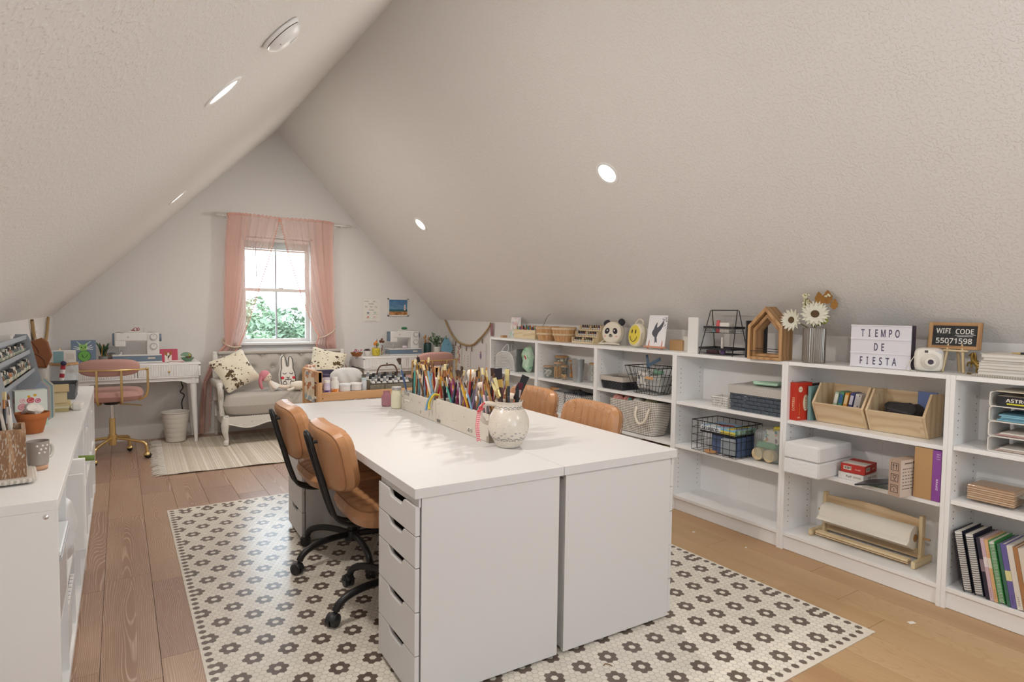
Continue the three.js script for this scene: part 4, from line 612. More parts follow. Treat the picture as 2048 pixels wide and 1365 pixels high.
  { // galvanised caddy
    const gal = M({ map: dataTex(128, 128, (u, v) => { const k = 0.5 + 0.5 * tnoise(u, v, 12, 4); return mixc([0.42, 0.41, 0.36], [0.62, 0.6, 0.53], k); }, { repeat: [6, 6] }), roughness: 0.5, metalness: 0.55 });
    const c = thing('metal_caddy', 'weathered metal caddy with arched handles in the wooden cart', 'caddy', [0.785, Y, -2.245]), w = 0.31, d = 0.17, h = 0.105;
    P('tub', [box(w, h * 0.55, 0.004, 0, h * 0.28, d / 2), box(w, h, 0.004, 0, h / 2, -d / 2), box(0.004, h * 0.8, d, -w / 2, h * 0.4, 0), box(0.004, h * 0.8, d, w / 2, h * 0.4, 0), box(w, 0.004, d, 0, 0.003, 0)], gal, c); P('rim', bar([-w / 2, h * 0.55, d / 2], [w / 2, h * 0.55, d / 2], 0.004), C('#54504a', 0.5, { metalness: 0.6 }), c); P('rim', bar([-w / 2, h, -d / 2], [w / 2, h, -d / 2], 0.004), C('#54504a', 0.5, { metalness: 0.6 }), c); P('seam', [box(0.004, h * 0.55, 0.003, -0.05, h * 0.28, d / 2 + 0.003)], C('#5c5850', 0.5, { metalness: 0.6 }), c);
    P('handle', tube([[-0.075, h * 0.9, 0], [-0.07, h * 1.35, 0], [-0.05, h * 1.62, 0], [0.0, h * 1.68, 0], [0.05, h * 1.65, 0], [0.07, h * 1.35, 0], [0.075, h * 0.9, 0]], 0.0055, 40, 8), C('#5b4238', 0.6, { metalness: 0.4 }), c); P('strap', [box(0.02, 0.05, d, -0.075, h * 0.82, 0), box(0.02, 0.05, d, 0.075, h * 0.82, 0)].slice(0, 0).concat([box(0.014, 0.03, 0.008, -0.075, h * 0.92, 0), box(0.014, 0.03, 0.008, 0.075, h * 0.92, 0)]), C('#5b4238', 0.6), c);
    const r = rng(44); let k = 0; for (let j = 0; j < 3; j++) for (let i = 0; i < 7; i++) { const x = 0.785 - 0.125 + i * 0.0415, zz = -2.245 + 0.055 - j * 0.05, hh = 0.085 + j * 0.014 + r() * 0.01; const o = thing('paint_bottle', k % 2 ? 'little white paint bottle with black cap in the metal caddy' : 'little white paint bottle with grey cap in the metal caddy', 'bottle', [x, Y + 0.0055, zz], 0, 'paint bottles in the metal caddy'); P('body', lathe([[0, 0], [0.0165, 0], [0.0165, hh * 0.66], [0.008, hh * 0.78]], 0, 0, 0, 12), PW, o); P('cap', cyl(0.009, 0.0115, hh * 0.24, 0, hh * 0.88, 0, 10), k % 2 ? C('#222226', 0.5) : C('#8e9298', 0.5), o); P('band', cyl(0.0168, 0.0168, 0.016, 0, hh * 0.5, 0, 12, 0, 0, 0, true), C('#33343a', 0.6), o); k++; }
  }
}
// ---------- on the worktable ----------
const TY = 0.7385;
const paintPlank = M({ map: dataTex(256, 512, (u, v) => { const k = 0.5 + 0.5 * tnoise(u, v, 5, 3), s = smooth(0.32, 0.5, tnoise(u, v, 24, 6) + 0.4 * tnoise(u, v, 60, 2)); return mixc(mixc([0.87, 0.85, 0.81], [0.80, 0.775, 0.73], k), [0.62, 0.55, 0.47], s * 0.55); }, { repeat: [2.2, 1.1] }), roughness: 0.7 });
{
  // long plank boxes; table frame
  const mkBox = (lab, z0, z1, h, mark) => {
    const L = z1 - z0, w = 0.155, p = TT(0.55 + w / 2, TY, (z0 + z1) / 2), t = thing('plank_box', lab, 'box', p, TH), th = 0.012;
    for (const s of [-1, 1]) P('side_board', rbox(th, h, L - 0.002, 0.0012, s * (w / 2 - th / 2), h / 2 + 0.001, 0, 0, 0, 0, 1), paintPlank, t);
    for (const s of [-1, 1]) P('end_board', box(w - 2 * th, h - 0.002, th, 0, h / 2 + 0.001, s * (L / 2 - th / 2 - 0.001)), paintPlank, t);
    P('bottom_board', box(w - 2 * th, 0.01, L - 2 * th - 0.004, 0, 0.007, 0), paintPlank, t);
    for (const [k, f] of [[1, 0.33], [2, 0.66]]) P('partition', box(w - 2 * th, h * 0.85, 0.008, 0, h * 0.43, lerp(-L / 2, L / 2, f)), paintPlank, t);
    const m = printMat(128, 128, (c, W, H) => { c.fillStyle = '#dbd6cd'; c.fillRect(0, 0, W, H); c.fillStyle = '#4b4640'; c.font = 'italic bold 92px serif'; c.fillText(mark[0], mark[0].length > 1 ? 4 : 34, 96); }, 0.75);
    const pm = new THREE.Mesh(new THREE.BoxGeometry(0.001, 0.034, mark[2]), [m, m, m, m, m, m]); pm.name = 'stamped_mark'; pm.position.set(-w / 2 - 0.0004, 0.024, mark[1]); t.add(pm); pm.userData.label = 'dark stamped mark'; return t;
  };
  const z0 = -1.525, zm = -1.052, z1 = -0.492;
  const b1 = mkBox('worn white wooden plank box with a metal label holder, full of brushes', z0, zm, 0.108, ['K', 0.04, 0.03]);
  const b2 = mkBox('longer worn white wooden plank box beside the pitcher, full of brushes', zm + 0.002, z1, 0.122, ['&9', 0.10, 0.05]);
  const M_zinc = M({ color: col(0.5, 0.5, 0.5), roughness: 0.45, metalness: 0.8 });
  P('label_holder', [box(0.002, 0.04, 0.07, -0.0795, 0.098, -0.16, 0, 0, 0.35), ...wire([[-0.080, 0.075, -0.205], [-0.098, 0.085, -0.20], [-0.100, 0.10, -0.12], [-0.080, 0.12, -0.115], [-0.079, 0.12, -0.2]], 0.0016, 6)], M_zinc, b1, 'bent metal label holder'); P('slot_trim', rbox(0.003, 0.01, 0.075, 0.001, -0.0795, 0.062, -0.15), C('#efece6', 0.5), b1);
  P('corner_tag', rbox(0.003, 0.014, 0.038, 0.001, -0.079, 0.014, -0.24), C('#6b6863', 0.5), b2, 'small dark metal tag'); P('corner_bracket', [box(0.0016, 0.026, 0.022, -0.0785, 0.014, 0.275), box(0.03, 0.026, 0.0016, -0.062, 0.014, 0.2868)], C('#b2a89a', 0.5, { metalness: 0.5 }), b2);
  // jars beside the boxes
  const j = thing('mason_jar', 'square-shouldered glass jar of cream paint with a zinc lid', 'jar', TT(0.532, TY, -1.565)); P('glass', lathe([[0, 0.001], [0.030, 0.001], [0.032, 0.006], [0.032, 0.088], [0.027, 0.098], [0.026, 0.112]], 0, 0, 0, 28), C('#e2dfc6', 0.25), j); P('lid', [cyl(0.028, 0.028, 0.017, 0, 0.118, 0, 28), tor(0.028, 0.002, 0, 0.112, 0, PI / 2), tor(0.028, 0.002, 0, 0.121, 0, PI / 2)], M_zinc, j);
  const k = thing('pink_jar', 'small rose glass jar beside the cream paint jar', 'jar', TT(0.508, TY, -1.665)); P('glass', lathe([[0, 0.001], [0.028, 0.001], [0.031, 0.01], [0.031, 0.062], [0.022, 0.074], [0.020, 0.09], [0.023, 0.092]], 0, 0, 0, 28), M({ color: hex('#c08a99'), roughness: 0.15, transmission: 0.35, thickness: 0 }), k); P('paint_film', cyl(0.028, 0.027, 0.05, 0, 0.03, 0, 24), C('#b98295', 0.5), k);
}
// brushes: local base at origin, handle up along +y
const brushKinds = {};
{
  const gold = M({ color: hex('#c6a258'), roughness: 0.3, metalness: 0.85 }), silver = M({ color: hex('#c9cacc'), roughness: 0.3, metalness: 0.9 }), copper = M({ color: hex('#c08a5e'), roughness: 0.35, metalness: 0.8 });
  const H = { tan: ['#c9965c', 'wood-handled'], black: ['#232327', 'black-handled'], red: ['#a2252b', 'red-handled'], blue: ['#47618f', 'blue-handled'], grey: ['#70727a', 'grey-handled'], plum: ['#8c3862', 'plum-handled'], brown: ['#6b4a33', 'brown-handled'], white: ['#e4e0d8', 'white-handled'], yellow: ['#d7a92f', 'yellow-handled'], lilac: ['#9a86b8', 'lilac-handled'], teal: ['#4fa79b', 'teal-handled'], sky: ['#7fb0cf', 'sky-blue-handled'] };
  const TIP = { round: [0.0035, 0.022, '#6b4a30'], flat: [0.007, 0.024, '#2b2226'], hog: [0.006, 0.026, '#e7d9a8'], amber: [0.006, 0.022, '#c07f2c'], makeup: [0.027, 0.055, '#efe8de'], powder: [0.024, 0.048, '#e9d9cb'], fan: [0.013, 0.028, '#4a3a30'] };
  const proto = (hk, tk) => brushKinds[hk + tk] ??= (() => {
    const g = new THREE.Group(), [r, l, c] = TIP[tk], big = r > 0.015, hl = big ? 0.145 : 0.195, hr = big ? 0.0066 : 0.0042, fl = 0.028, hm = C(H[hk][0], 0.35);
    P('handle', lathe([[0, 0], [hr * 0.45, 0.001], [hr * 0.7, hl * 0.25], [hr * 1.25, hl * 0.72], [hr * 0.95, hl]], 0, 0, 0, 10), hm, g);
    P('ferrule', lathe([[hr * 0.98, hl], [hr * 1.05, hl + 0.004], [hr * 0.95, hl + 0.006], [max(hr * 1.05, r * 0.5), hl + fl]], 0, 0, 0, 10).scale(1, 1, 1), [gold, silver, copper][(hk.length + tk.length) % 3], g);
    const y = hl + fl, b = big ? lathe([[r * 0.3, y], [r * 0.75, y + l * 0.35], [r, y + l * 0.72], [r * 0.8, y + l * 0.95], [0, y + l]], 0, 0, 0, 14) : tk === 'round' ? lathe([[r * 0.8, y], [r, y + l * 0.3], [r * 0.6, y + l * 0.7], [0, y + l]], 0, 0, 0, 8) : tk === 'fan' ? extrude([[-0.004, 0], [0.004, 0], [r, l], [0, l * 1.12], [-r, l]], 0.004, 0, y) : rbox(r * 2, l, r * 0.7, 0.001, 0, y + l / 2, 0, 0, 0, 0, 1);
    P('bristles', b, C(c, 0.95), g); g.userData.word = H[hk][1] + (big ? ' fluffy round brush' : tk === 'hog' ? ' hog bristle brush' : tk === 'round' ? ' pointed paint brush' : tk === 'fan' ? ' fan brush' : tk === 'amber' ? ' amber-tipped brush' : ' flat paint brush'); return g;
  })();
  const stick = (hk, tk, p, lean, az, where, group, scale = 1) => { const g = proto(hk, tk), o = g.clone(); o.name = numbered(/makeup|powder/.test(tk) ? 'fluffy_brush' : 'paint_brush'); o.userData = { label: g.userData.word + ' ' + where, category: 'brush', group }; scene.add(o); o.position.set(...p); o.scale.setScalar(scale); o.quaternion.setFromAxisAngle(V(sin(az), 0, -cos(az)), lean).multiply(new THREE.Quaternion().setFromAxisAngle(V(0, 1, 0), az * 3)); return o; };
  const r = rng(64), hs = Object.keys(H), thin = ['round', 'round', 'flat', 'hog', 'amber', 'round', 'hog', 'round', 'fan'];
  // two boxes: positions on a loose grid inside
  for (const [za, zb, n, where, group, h] of [[-1.50, -1.075, 17, 'in the plank box with the label holder', 'brushes in the plank box with the label holder', 0], [-1.03, -0.50, 23, 'in the longer plank box', 'brushes in the longer plank box', 0.01]]) for (let row = 0; row < 3; row++) for (let i = 0; i < n; i++) {
    if (r() < 0.12) continue; const x = 0.588 + row * 0.035 + (r() - 0.5) * 0.01, z = lerp(za, zb, (i + 0.5) / n) + (r() - 0.5) * 0.008, hk = hs[Math.floor(r() * hs.length)], tk = row && (i * 7 + row * 3) % 8 === 0 ? (r() < 0.5 ? 'makeup' : 'powder') : thin[Math.floor(r() * thin.length)];
    stick(hk, tk, TT(x, TY + 0.0135, z), 0.03 + r() * 0.26, r() < 0.7 ? (r() < 0.6 ? 0.58 : 3.7) + (r() - 0.5) * 0.9 : r() * 6.28, 'standing ' + where, group, 0.8 + r() * 0.45);
  }
  // pitcher
  const pm = M({ map: canvasTex(1024, 512, (c, W, Hh) => {
    c.fillStyle = '#d8d0c4'; c.fillRect(0, 0, W, Hh); const rr = rng(2); for (let i = 0; i < 900; i++) { c.fillStyle = rr() < 0.5 ? 'rgba(235,230,222,.35)' : 'rgba(176,162,146,.22)'; c.beginPath(); c.arc(rr() * W, rr() * Hh, 1 + rr() * 7, 0, 7); c.fill(); }
    c.strokeStyle = '#333a4c'; c.fillStyle = '#333a4c'; c.lineWidth = 5; const wave = (y, up) => { c.beginPath(); for (let x = 0; x <= W; x += 4) { const q = y + 5 * sin(x / W * PI * 2 * 18); x ? c.lineTo(x, q) : c.moveTo(x, q); } c.stroke(); for (let x = 0; x < W; x += W / 64) { c.save(); c.translate(x, y + up * 17); c.rotate(0.35); c.beginPath(); c.ellipse(0, 0, 3, 8, 0, 0, 7); c.fill(); c.restore(); } };
    wave(Hh * 0.115, 1); wave(Hh * 0.78, 1); c.lineWidth = 4; for (let i = 0; i < 34; i++) { const x = i / 34 * W, y = Hh * (0.70 + 0.05 * ((i * 5) % 3 - 1)); c.beginPath(); c.moveTo(x - 12, y - 6); c.quadraticCurveTo(x - 5, y - 7, x, y + 3); c.quadraticCurveTo(x + 5, y - 7, x + 12, y - 6); c.stroke(); }
  }), roughness: 0.22 });
  const pc = [0.602, TY, -0.378], t = thing('pitcher', 'round stoneware pitcher with navy brushwork, full of wide paint brushes', 'pitcher', pc, TH);
  const pr = [[0, 0.002], [0.048, 0.002], [0.052, 0.006], [0.062, 0.022], [0.080, 0.055], [0.0885, 0.092], [0.084, 0.125], [0.070, 0.155], [0.058, 0.172], [0.056, 0.185], [0.061, 0.197]], prof = new THREE.SplineCurve(pr.slice(1).map((p) => V2(p[0], p[1]))).getPoints(40);
  const body = new THREE.LatheGeometry([V2(0, 0.002), ...prof, V2(0.057, 0.197), V2(0.052, 0.185), V2(0.054, 0.172), V2(0.06, 0.15)], 56), bp = body.attributes.position, bu = body.attributes.uv; for (let i = 0; i < bp.count; i++) bu.setY(i, bp.getY(i) / 0.197); body.userData.keep = true;
  P('vessel', body, pm, t, undefined, true);
  const glaze = C('#d3cabd', 0.25); P('handle', tube([[-0.045, 0.178, -0.03], [-0.075, 0.182, -0.055], [-0.098, 0.165, -0.068], [-0.102, 0.135, -0.07], [-0.088, 0.108, -0.06], [-0.066, 0.095, -0.042]], 0.0105, 40, 10), glaze, t);
  const ging = canvasTex(64, 256, (c, W, Hh) => { c.fillStyle = '#f0e4e2'; c.fillRect(0, 0, W, Hh); c.fillStyle = 'rgba(190,40,52,.55)'; for (let y = 0; y < Hh; y += 16) c.fillRect(0, y, W, 8); for (let x = 0; x < W; x += 16) c.fillRect(x, 0, 8, Hh); });
  const rib = surf((u, v) => { const k = lerp(-0.007, 0.007, u), y = 0.155 - v * 0.125; return [-0.115 - 0.012 * sin(v * 2.6) + k * 1.0, y - (v > 0.9 ? abs(k) : 0), -0.052 + 0.012 * v + k * 0.75]; }, 2, 24); rib.userData.keep = true; const rm = M({ map: ging, roughness: 0.9, side: THREE.DoubleSide });
  const b = thing('gingham_ribbon', 'red gingham ribbon tied to the pitcher handle', 'ribbon', pc, TH); P('tail', rib, rm, b, undefined, true); P('knot', [tor(0.014, 0.0048, -0.098, 0.172, -0.055, 0.4, 0.7, 0), tor(0.012, 0.0046, -0.112, 0.158, -0.05, 1.2, 0.2, 0.4), sph(0.008, -0.108, 0.166, -0.058)], C('#c9545c', 0.9), b);
  // wide brushes in the pitcher
  const wide = (lab, hc, fc, bc, bw, bl, hl, x, z, lean, az, shape = 0, extra = 0) => { const o = thing('wide_brush', lab, 'brush', [pc[0] + cos(az) * (0.042 - Math.tan(lean) * 0.105) + z, TY + 0.088, pc[2] + sin(az) * (0.042 - Math.tan(lean) * 0.105) - x], 0, 'wide brushes in the pitcher'); P('handle', lathe([[0, 0], [0.004, 0.002], [0.0055, hl * 0.4], [0.0075, hl * 0.8], [0.006, hl]], 0, 0, 0, 12), C(hc, 0.35), o); P('ferrule', [rbox(bw * 0.92, 0.036, 0.011, 0.003, 0, hl + 0.016, 0), box(bw * 0.94, 0.002, 0.012, 0, hl + 0.006, 0), box(bw * 0.94, 0.002, 0.012, 0, hl + 0.012, 0)], M({ color: hex(fc), roughness: 0.3, metalness: 0.8 }), o); P('bristles', shape ? extrude([[-bw / 2, 0], [bw / 2, 0], [bw * 0.42, bl * 0.5], [0, bl], [-bw * 0.42, bl * 0.5]], 0.007, 0, hl + 0.034, 0, 0, 0, 0, 0.001) : extrude([[-bw * 0.46, 0], [bw * 0.46, 0], [bw * (0.56 + extra), bl], [-bw * 0.56, bl * (1 - extra)]], 0.008, 0, hl + 0.034, 0, 0, 0, 0, 0.001), C(bc, 0.9), o); o.quaternion.setFromAxisAngle(V(sin(az), 0, -cos(az)), lean).multiply(new THREE.Quaternion().setFromAxisAngle(V(0, 1, 0), -0.58 + (hl * 97 % 1) * 0.5)); };
  const cr = 0.0;
  wide('thin hog bristle brush leaning far over the pitcher handle', '#4a2822', '#cdb67c', '#e6d6a0', 0.013, 0.045, 0.135, -0.012, -0.002, 0.42, 3.5, 1);
  wide('slim pale bristle brush leaning beside the wide black brush', '#3c2a24', '#cdb67c', '#ddd09a', 0.013, 0.05, 0.13, -0.006, 0.004, 0.30, 4.0, 0);
  wide('wide black-bristled brush with a dark maroon oval handle tip', '#3a1c20', '#c9a862', '#26202a', 0.032, 0.048, 0.165, -0.004, -0.004, 0.17, 4.45, 0);
  wide('flat cream hog bristle brush in the pitcher', '#7a5a38', '#c9b06a', '#d8cb92', 0.018, 0.05, 0.155, 0.006, 0.004, 0.10, 5.1, 0);
  wide('dark pointed filbert brush with a pale wood handle', '#c8935a', '#35363a', '#2b2c33', 0.017, 0.05, 0.10, 0.012, 0.01, 0.06, 1.3, 1);
  wide('narrow grey flat brush with a tan handle', '#c48f56', '#55565b', '#3c3d44', 0.011, 0.042, 0.10, 0.002, 0.012, 0.06, 2.4, 0);
  wide('round plum-bristled brush with a magenta handle', '#a53668', '#c9b9c0', '#5d2233', 0.013, 0.03, 0.115, 0.02, 0.002, 0.14, 0.05, 1);
  wide('flat plum-bristled brush with a magenta handle', '#a8386b', '#d0bfc4', '#55202f', 0.021, 0.03, 0.125, 0.024, 0.008, 0.20, 0.85, 0);
  wide('large angled charcoal brush with an orange wood handle', '#d08c4a', '#27282b', '#2b2d30', 0.030, 0.075, 0.12, 0.03, 0.004, 0.38, 0.45, 0, 0.0);
  // loose flexible tools over the box edge
  for (const [c, dz, l, lab] of [['#6fa0c6', 0, 0.085, 'blue rubber tool handle hanging over the plank box edge'], ['#d8bf35', 0.022, 0.075, 'yellow rubber tool handle hanging over the plank box edge']]) { const p = TT(0.55, TY, -1.10 + dz); one('tool_handle', lab, 'tool', tube([[0.03, 0.135, 0], [0.005, 0.14, 0.0], [-0.012, 0.118, -0.004], [-0.02, 0.09, -0.012], [-0.024, 0.14 - l, -0.02 + dz]], 0.0062, 24, 8), C(c, 0.5), p, TH); }
  { const p = TT(0.593, TY + 0.0135, -0.60); one('sanding_block', 'pale pink foam block standing in the longer plank box', 'foam block', rbox(0.012, 0.18, 0.06, 0.004, 0, 0.09, 0), C('#e6c4cb', 0.9), p, TH); const q = TT(0.678, TY + 0.0135, -0.56); one('red_folder', 'small red card standing at the back of the longer plank box', 'card', rbox(0.004, 0.17, 0.06, 0.001, 0, 0.085, 0), C('#b6474a', 0.8), q, TH); }
  { const p = TT(0.633, TY + 0.0135, -1.20); one('wood_ruler', 'short wooden ruler standing among the brushes', 'ruler', rbox(0.004, 0.26, 0.028, 0.001, 0, 0.13, 0, 0.12), M_pale, p, TH + 0.9); const s = thing('scissors', 'scissors with pink loop handles among the brushes', 'scissors', TT(0.633, TY + 0.0135, -1.0), TH); P('blade', [rbox(0.003, 0.13, 0.012, 0.001, 0, 0.065, 0.004), rbox(0.003, 0.13, 0.012, 0.001, 0.003, 0.065, -0.004)], M_chrome, s); P('loop', tor(0.022, 0.005, 0, 0.17, 0.024, 0, PI / 2), C('#cf7fb2', 0.4), s); P('loop', tor(0.022, 0.005, 0.003, 0.17, -0.024, 0, PI / 2), C('#cf7fb2', 0.4), s); P('shank', [bar([0, 0.13, 0.004], [0, 0.15, 0.02], 0.004), bar([0.003, 0.13, -0.004], [0.003, 0.15, -0.02], 0.004)], C('#cf7fb2', 0.4), s); }
}
// ---------- on top of the bookcases ----------
const TOP = 1.0605, ss = (k, i) => shelfY[k][i] + 0.0005;
const textMat = (w, h, bg, draw, rough = 0.7) => printMat(w, h, (c, W, H) => { c.fillStyle = bg; c.fillRect(0, 0, W, H); draw(c, W, H); }, rough);
const faceWest = -PI / 2;   // +z of a local shape turns to -x, toward the room
{
  { // watercolour card
    const m = textMat(128, 180, '#e9e7e4', (c, W, H) => { const r = rng(2); for (let i = 0; i < 60; i++) { c.fillStyle = ['rgba(214,140,140,.25)', 'rgba(120,200,150,.28)', 'rgba(150,190,220,.25)', 'rgba(230,200,200,.3)'][i % 4]; c.beginPath(); c.ellipse(r() * W, H * (i % 4 === 1 ? 0.6 + 0.4 * r() : r()), 8 + r() * 22, 4 + r() * 10, r() * 3, 0, 7); c.fill(); } });
    const o = one('painted_card', 'pastel watercolour card leaning on the bookcase top by the marker box', 'card', sheet(0.13, 0.20, 0.003), m, [2.53, TOP + 0.001, -3.275], faceWest + 0.25, undefined, true); o.rotation.x = 0; o.rotation.set(-0.12, faceWest + 0.25, 0, 'YXZ');
    one('wood_block', 'tiny wood block lying on the bookcase top before the watercolour card', 'block', rbox(0.05, 0.022, 0.05, 0.003, 0, 0.011, 0), M_oak, [2.40, TOP, -3.27]);
  }
  { // marker box and markers
    const t = thing('marker_box', 'open pale wooden box packed with coloured markers', 'box', [2.525, TOP, -3.02]), L = 0.36, w = 0.10, h = 0.085;
    P('front_board', box(0.008, h, L, -w / 2, h / 2, 0), M_pale, t); P('rear_board', box(0.008, h, L, w / 2, h / 2, 0), M_pale, t); P('end_board', box(w, h, 0.008, 0, h / 2, L / 2), M_pale, t); P('end_board', box(w, h, 0.008, 0, h / 2, -L / 2), M_pale, t); P('base_board', box(w, 0.006, L, 0, 0.004, 0), M_pale, t);
    const cs = ['#c9473f', '#4f9b55', '#3b6fb0', '#d9a83a', '#8a4a86', '#df7d7a', '#39302f', '#5ab0a5', '#b9382f', '#7a5a44'], nm = ['red', 'green', 'blue', 'yellow', 'purple', 'pink', 'black', 'teal', 'crimson', 'brown'], r = rng(17);
    for (let i = 0; i < 40; i++) { const z = -3.02 - L / 2 + 0.018 + (i % 20) * 0.017, x = 2.525 + (i < 20 ? -0.022 : 0.02), o = thing('marker', nm[i % 10] + ' marker standing in the pale wooden box', 'marker', [x, TOP + 0.0075, z], 0, 'markers in the pale wooden box'), h = 0.10 + r() * 0.022; P('barrel', cyl(0.0055, 0.0055, h * 0.7, 0, h * 0.35, 0, 8), C('#e6e3df', 0.5), o); P('cap', cyl(0.005, 0.0062, h * 0.3, 0, h * 0.85, 0, 8), C(cs[i % 10], 0.5), o); o.rotation.x = (r() - 0.5) * 0.16; o.rotation.z = (r() - 0.5) * 0.14; }
  }
  // bushel baskets
  for (const [z, lab, hd] of [[-2.64, 'round slatted wooden basket with a wire handle beside the marker box', 1], [-2.395, 'round slatted wooden basket beside the tiered bottle rack', 0]]) {
    const t = thing('slat_basket', lab, 'basket', [2.47, TOP, z]), n = 22, h = 0.125; const sl = new THREE.BufferGeometry(); for (let i = 0; i < n; i++) { const a = i / n * PI * 2; const g = surf((u, v) => { const rr = 0.078 + 0.03 * v + 0.006 * sin(v * PI), aa = a + (u - 0.5) * (PI * 2 / n) * 0.9; return [rr * cos(aa), 0.003 + v * h, rr * sin(aa)]; }, 2, 6); P('slat', [g, put(g.clone().scale(0.975, 1, 0.975))], M_cart, t); }
    for (const [y, rr] of [[h * 0.92, 0.1085], [h * 0.5, 0.1]]) P('band', surf((u, v) => { const a = u * PI * 2; return [(rr + 0.002) * cos(a), y + (v - 0.5) * 0.018, (rr + 0.002) * sin(a)]; }, 48, 1), M_pine, t); P('inner_band', surf((u, v) => { const a = u * PI * 2; return [0.101 * cos(a), h * 0.92 + (v - 0.5) * 0.02, 0.101 * sin(a)]; }, 48, 1), M_pine, t); P('bottom', cyl(0.078, 0.078, 0.006, 0, 0.004, 0, 24), M_pine, t);
    if (hd) P('wire_handle', tube([[0.02, h, -0.10], [0.045, h + 0.07, -0.085], [0.05, h + 0.10, -0.06], [0.05, h + 0.115, -0.02]], 0.0018, 20, 6), M_blackwire, t);
  }
  { // tiered bottle rack with bottles
    const t = thing('bottle_rack', 'tiered wooden rack of small ink bottles on the bookcase', 'rack', [2.505, TOP, -2.10]), W = 0.27;
    for (const [i, x, y] of [[0, -0.05, 0.002], [1, -0.01, 0.052], [2, 0.03, 0.102]]) { P('tier', box(0.05, 0.005, W, x, y + 0.002, 0), M_pale, t); P('tier_lip', box(0.003, 0.012, W, x - 0.025, y + 0.008, 0), M_pale, t); }
    for (const z of [-W / 2, 0, W / 2]) P('side_board', extrude([[-0.075, 0], [0.06, 0], [0.06, 0.15], [0.005, 0.15], [0.005, 0.10], [-0.035, 0.10], [-0.035, 0.05], [-0.075, 0.05]], 0.005, 0, 0, z), M_pale, t);
    P('back_board', box(0.004, 0.15, W, 0.058, 0.075, 0), M_pale, t);
    const r = rng(3), cs = ['#3b2422', '#56306b', '#8a8f5a', '#2b2d33', '#7d2b33', '#b0793c']; let k = 0;
    for (let tier = 0; tier < 3; tier++) for (let i = 0; i < 9; i++) { const z = -2.10 - W / 2 + 0.018 + i * 0.0288 + (i > 4 ? 0.002 : 0); const c = Math.floor(r() * 6), o = thing('ink_bottle', ['brown', 'violet', 'olive', 'black', 'maroon', 'amber'][c] + ' ink bottle with white label in the tiered rack', 'bottle', [2.505 + [-0.052, -0.012, 0.03][tier], TOP + [0.0075, 0.0575, 0.1075][tier], z], 0, 'ink bottles in the tiered rack'); P('glass', lathe([[0, 0], [0.010, 0], [0.010, 0.028], [0.005, 0.034]], 0, 0, 0, 10), C(['#4a2c26', '#553a68', '#777a4a', '#26282e', '#6d2830', '#a5713c'][c], 0.25), o); P('cap', cyl(0.0058, 0.0058, 0.012, 0, 0.04, 0, 10), C('#1f1f22', 0.5), o); P('tag', cyl(0.0103, 0.0103, 0.012, 0, 0.016, 0, 10, 0, 0, 0, true), C('#e2ddd2', 0.7), o); k++; }
  }
  { // panda bag
    const t = thing('panda_bag', 'round cream fabric bag with a panda face on the bookcase top', 'bag', [2.50, TOP + 0.098, -1.80], faceWest + 0.25); t.rotation.set(-0.14, faceWest + 0.28, 0, 'YXZ');
    const cr = C('#e7dfd0', 0.95), bk = C('#35333a', 0.95), R = 0.092; P('body', put(mergeVertices(cushion({ w: R * 2, h: R * 2, t: 0.075, n: 2, p: 8, q: 2.4 }), 1e-4), 0, 0, 0), cr, t); P('piping', tor(R * 0.93, 0.0045, 0, 0, 0.022), C('#d3c6ac', 0.9), t);
    for (const s of [-1, 1]) P('ear', put(mergeVertices(cushion({ w: 0.06, h: 0.055, t: 0.022, n: 2.4, p: 5, q: 2 }), 1e-4), s * 0.066, 0.076 + (s > 0 ? 0.012 : 0), 0.0, 0, 0, -s * 0.5), bk, t);
    for (const s of [-1, 1]) { const e = P('eye_patch', put(new THREE.SphereGeometry(0.024, 16, 12).scale(0.9, 1.1, 0.22), s * 0.036, 0.012, 0.036, 0, 0, s * 0.5), bk, t); P('eye', sph(0.006, s * 0.032, 0.016, 0.0425, 1, 1, 0.5), C('#f2efe8', 0.5), e); P('cheek', put(new THREE.SphereGeometry(0.012, 12, 8).scale(1, 0.7, 0.2), s * 0.05, -0.03, 0.036), C('#e2b3aa', 0.95), t); }
    P('nose', put(new THREE.SphereGeometry(0.017, 14, 10).scale(1, 0.75, 0.35), 0, -0.026, 0.038), C('#8d8780', 0.9), t); P('nose_tip', sph(0.007, 0, -0.018, 0.044, 1.3, 0.8, 0.5), bk, t);
    P('strap', tube([[-0.08, -0.05, -0.02], [-0.13, -0.085, -0.02], [-0.09, -0.092, 0.05], [0.0, -0.09, 0.07], [0.09, -0.091, 0.04]], 0.006, 40, 6), cr, t);
  }
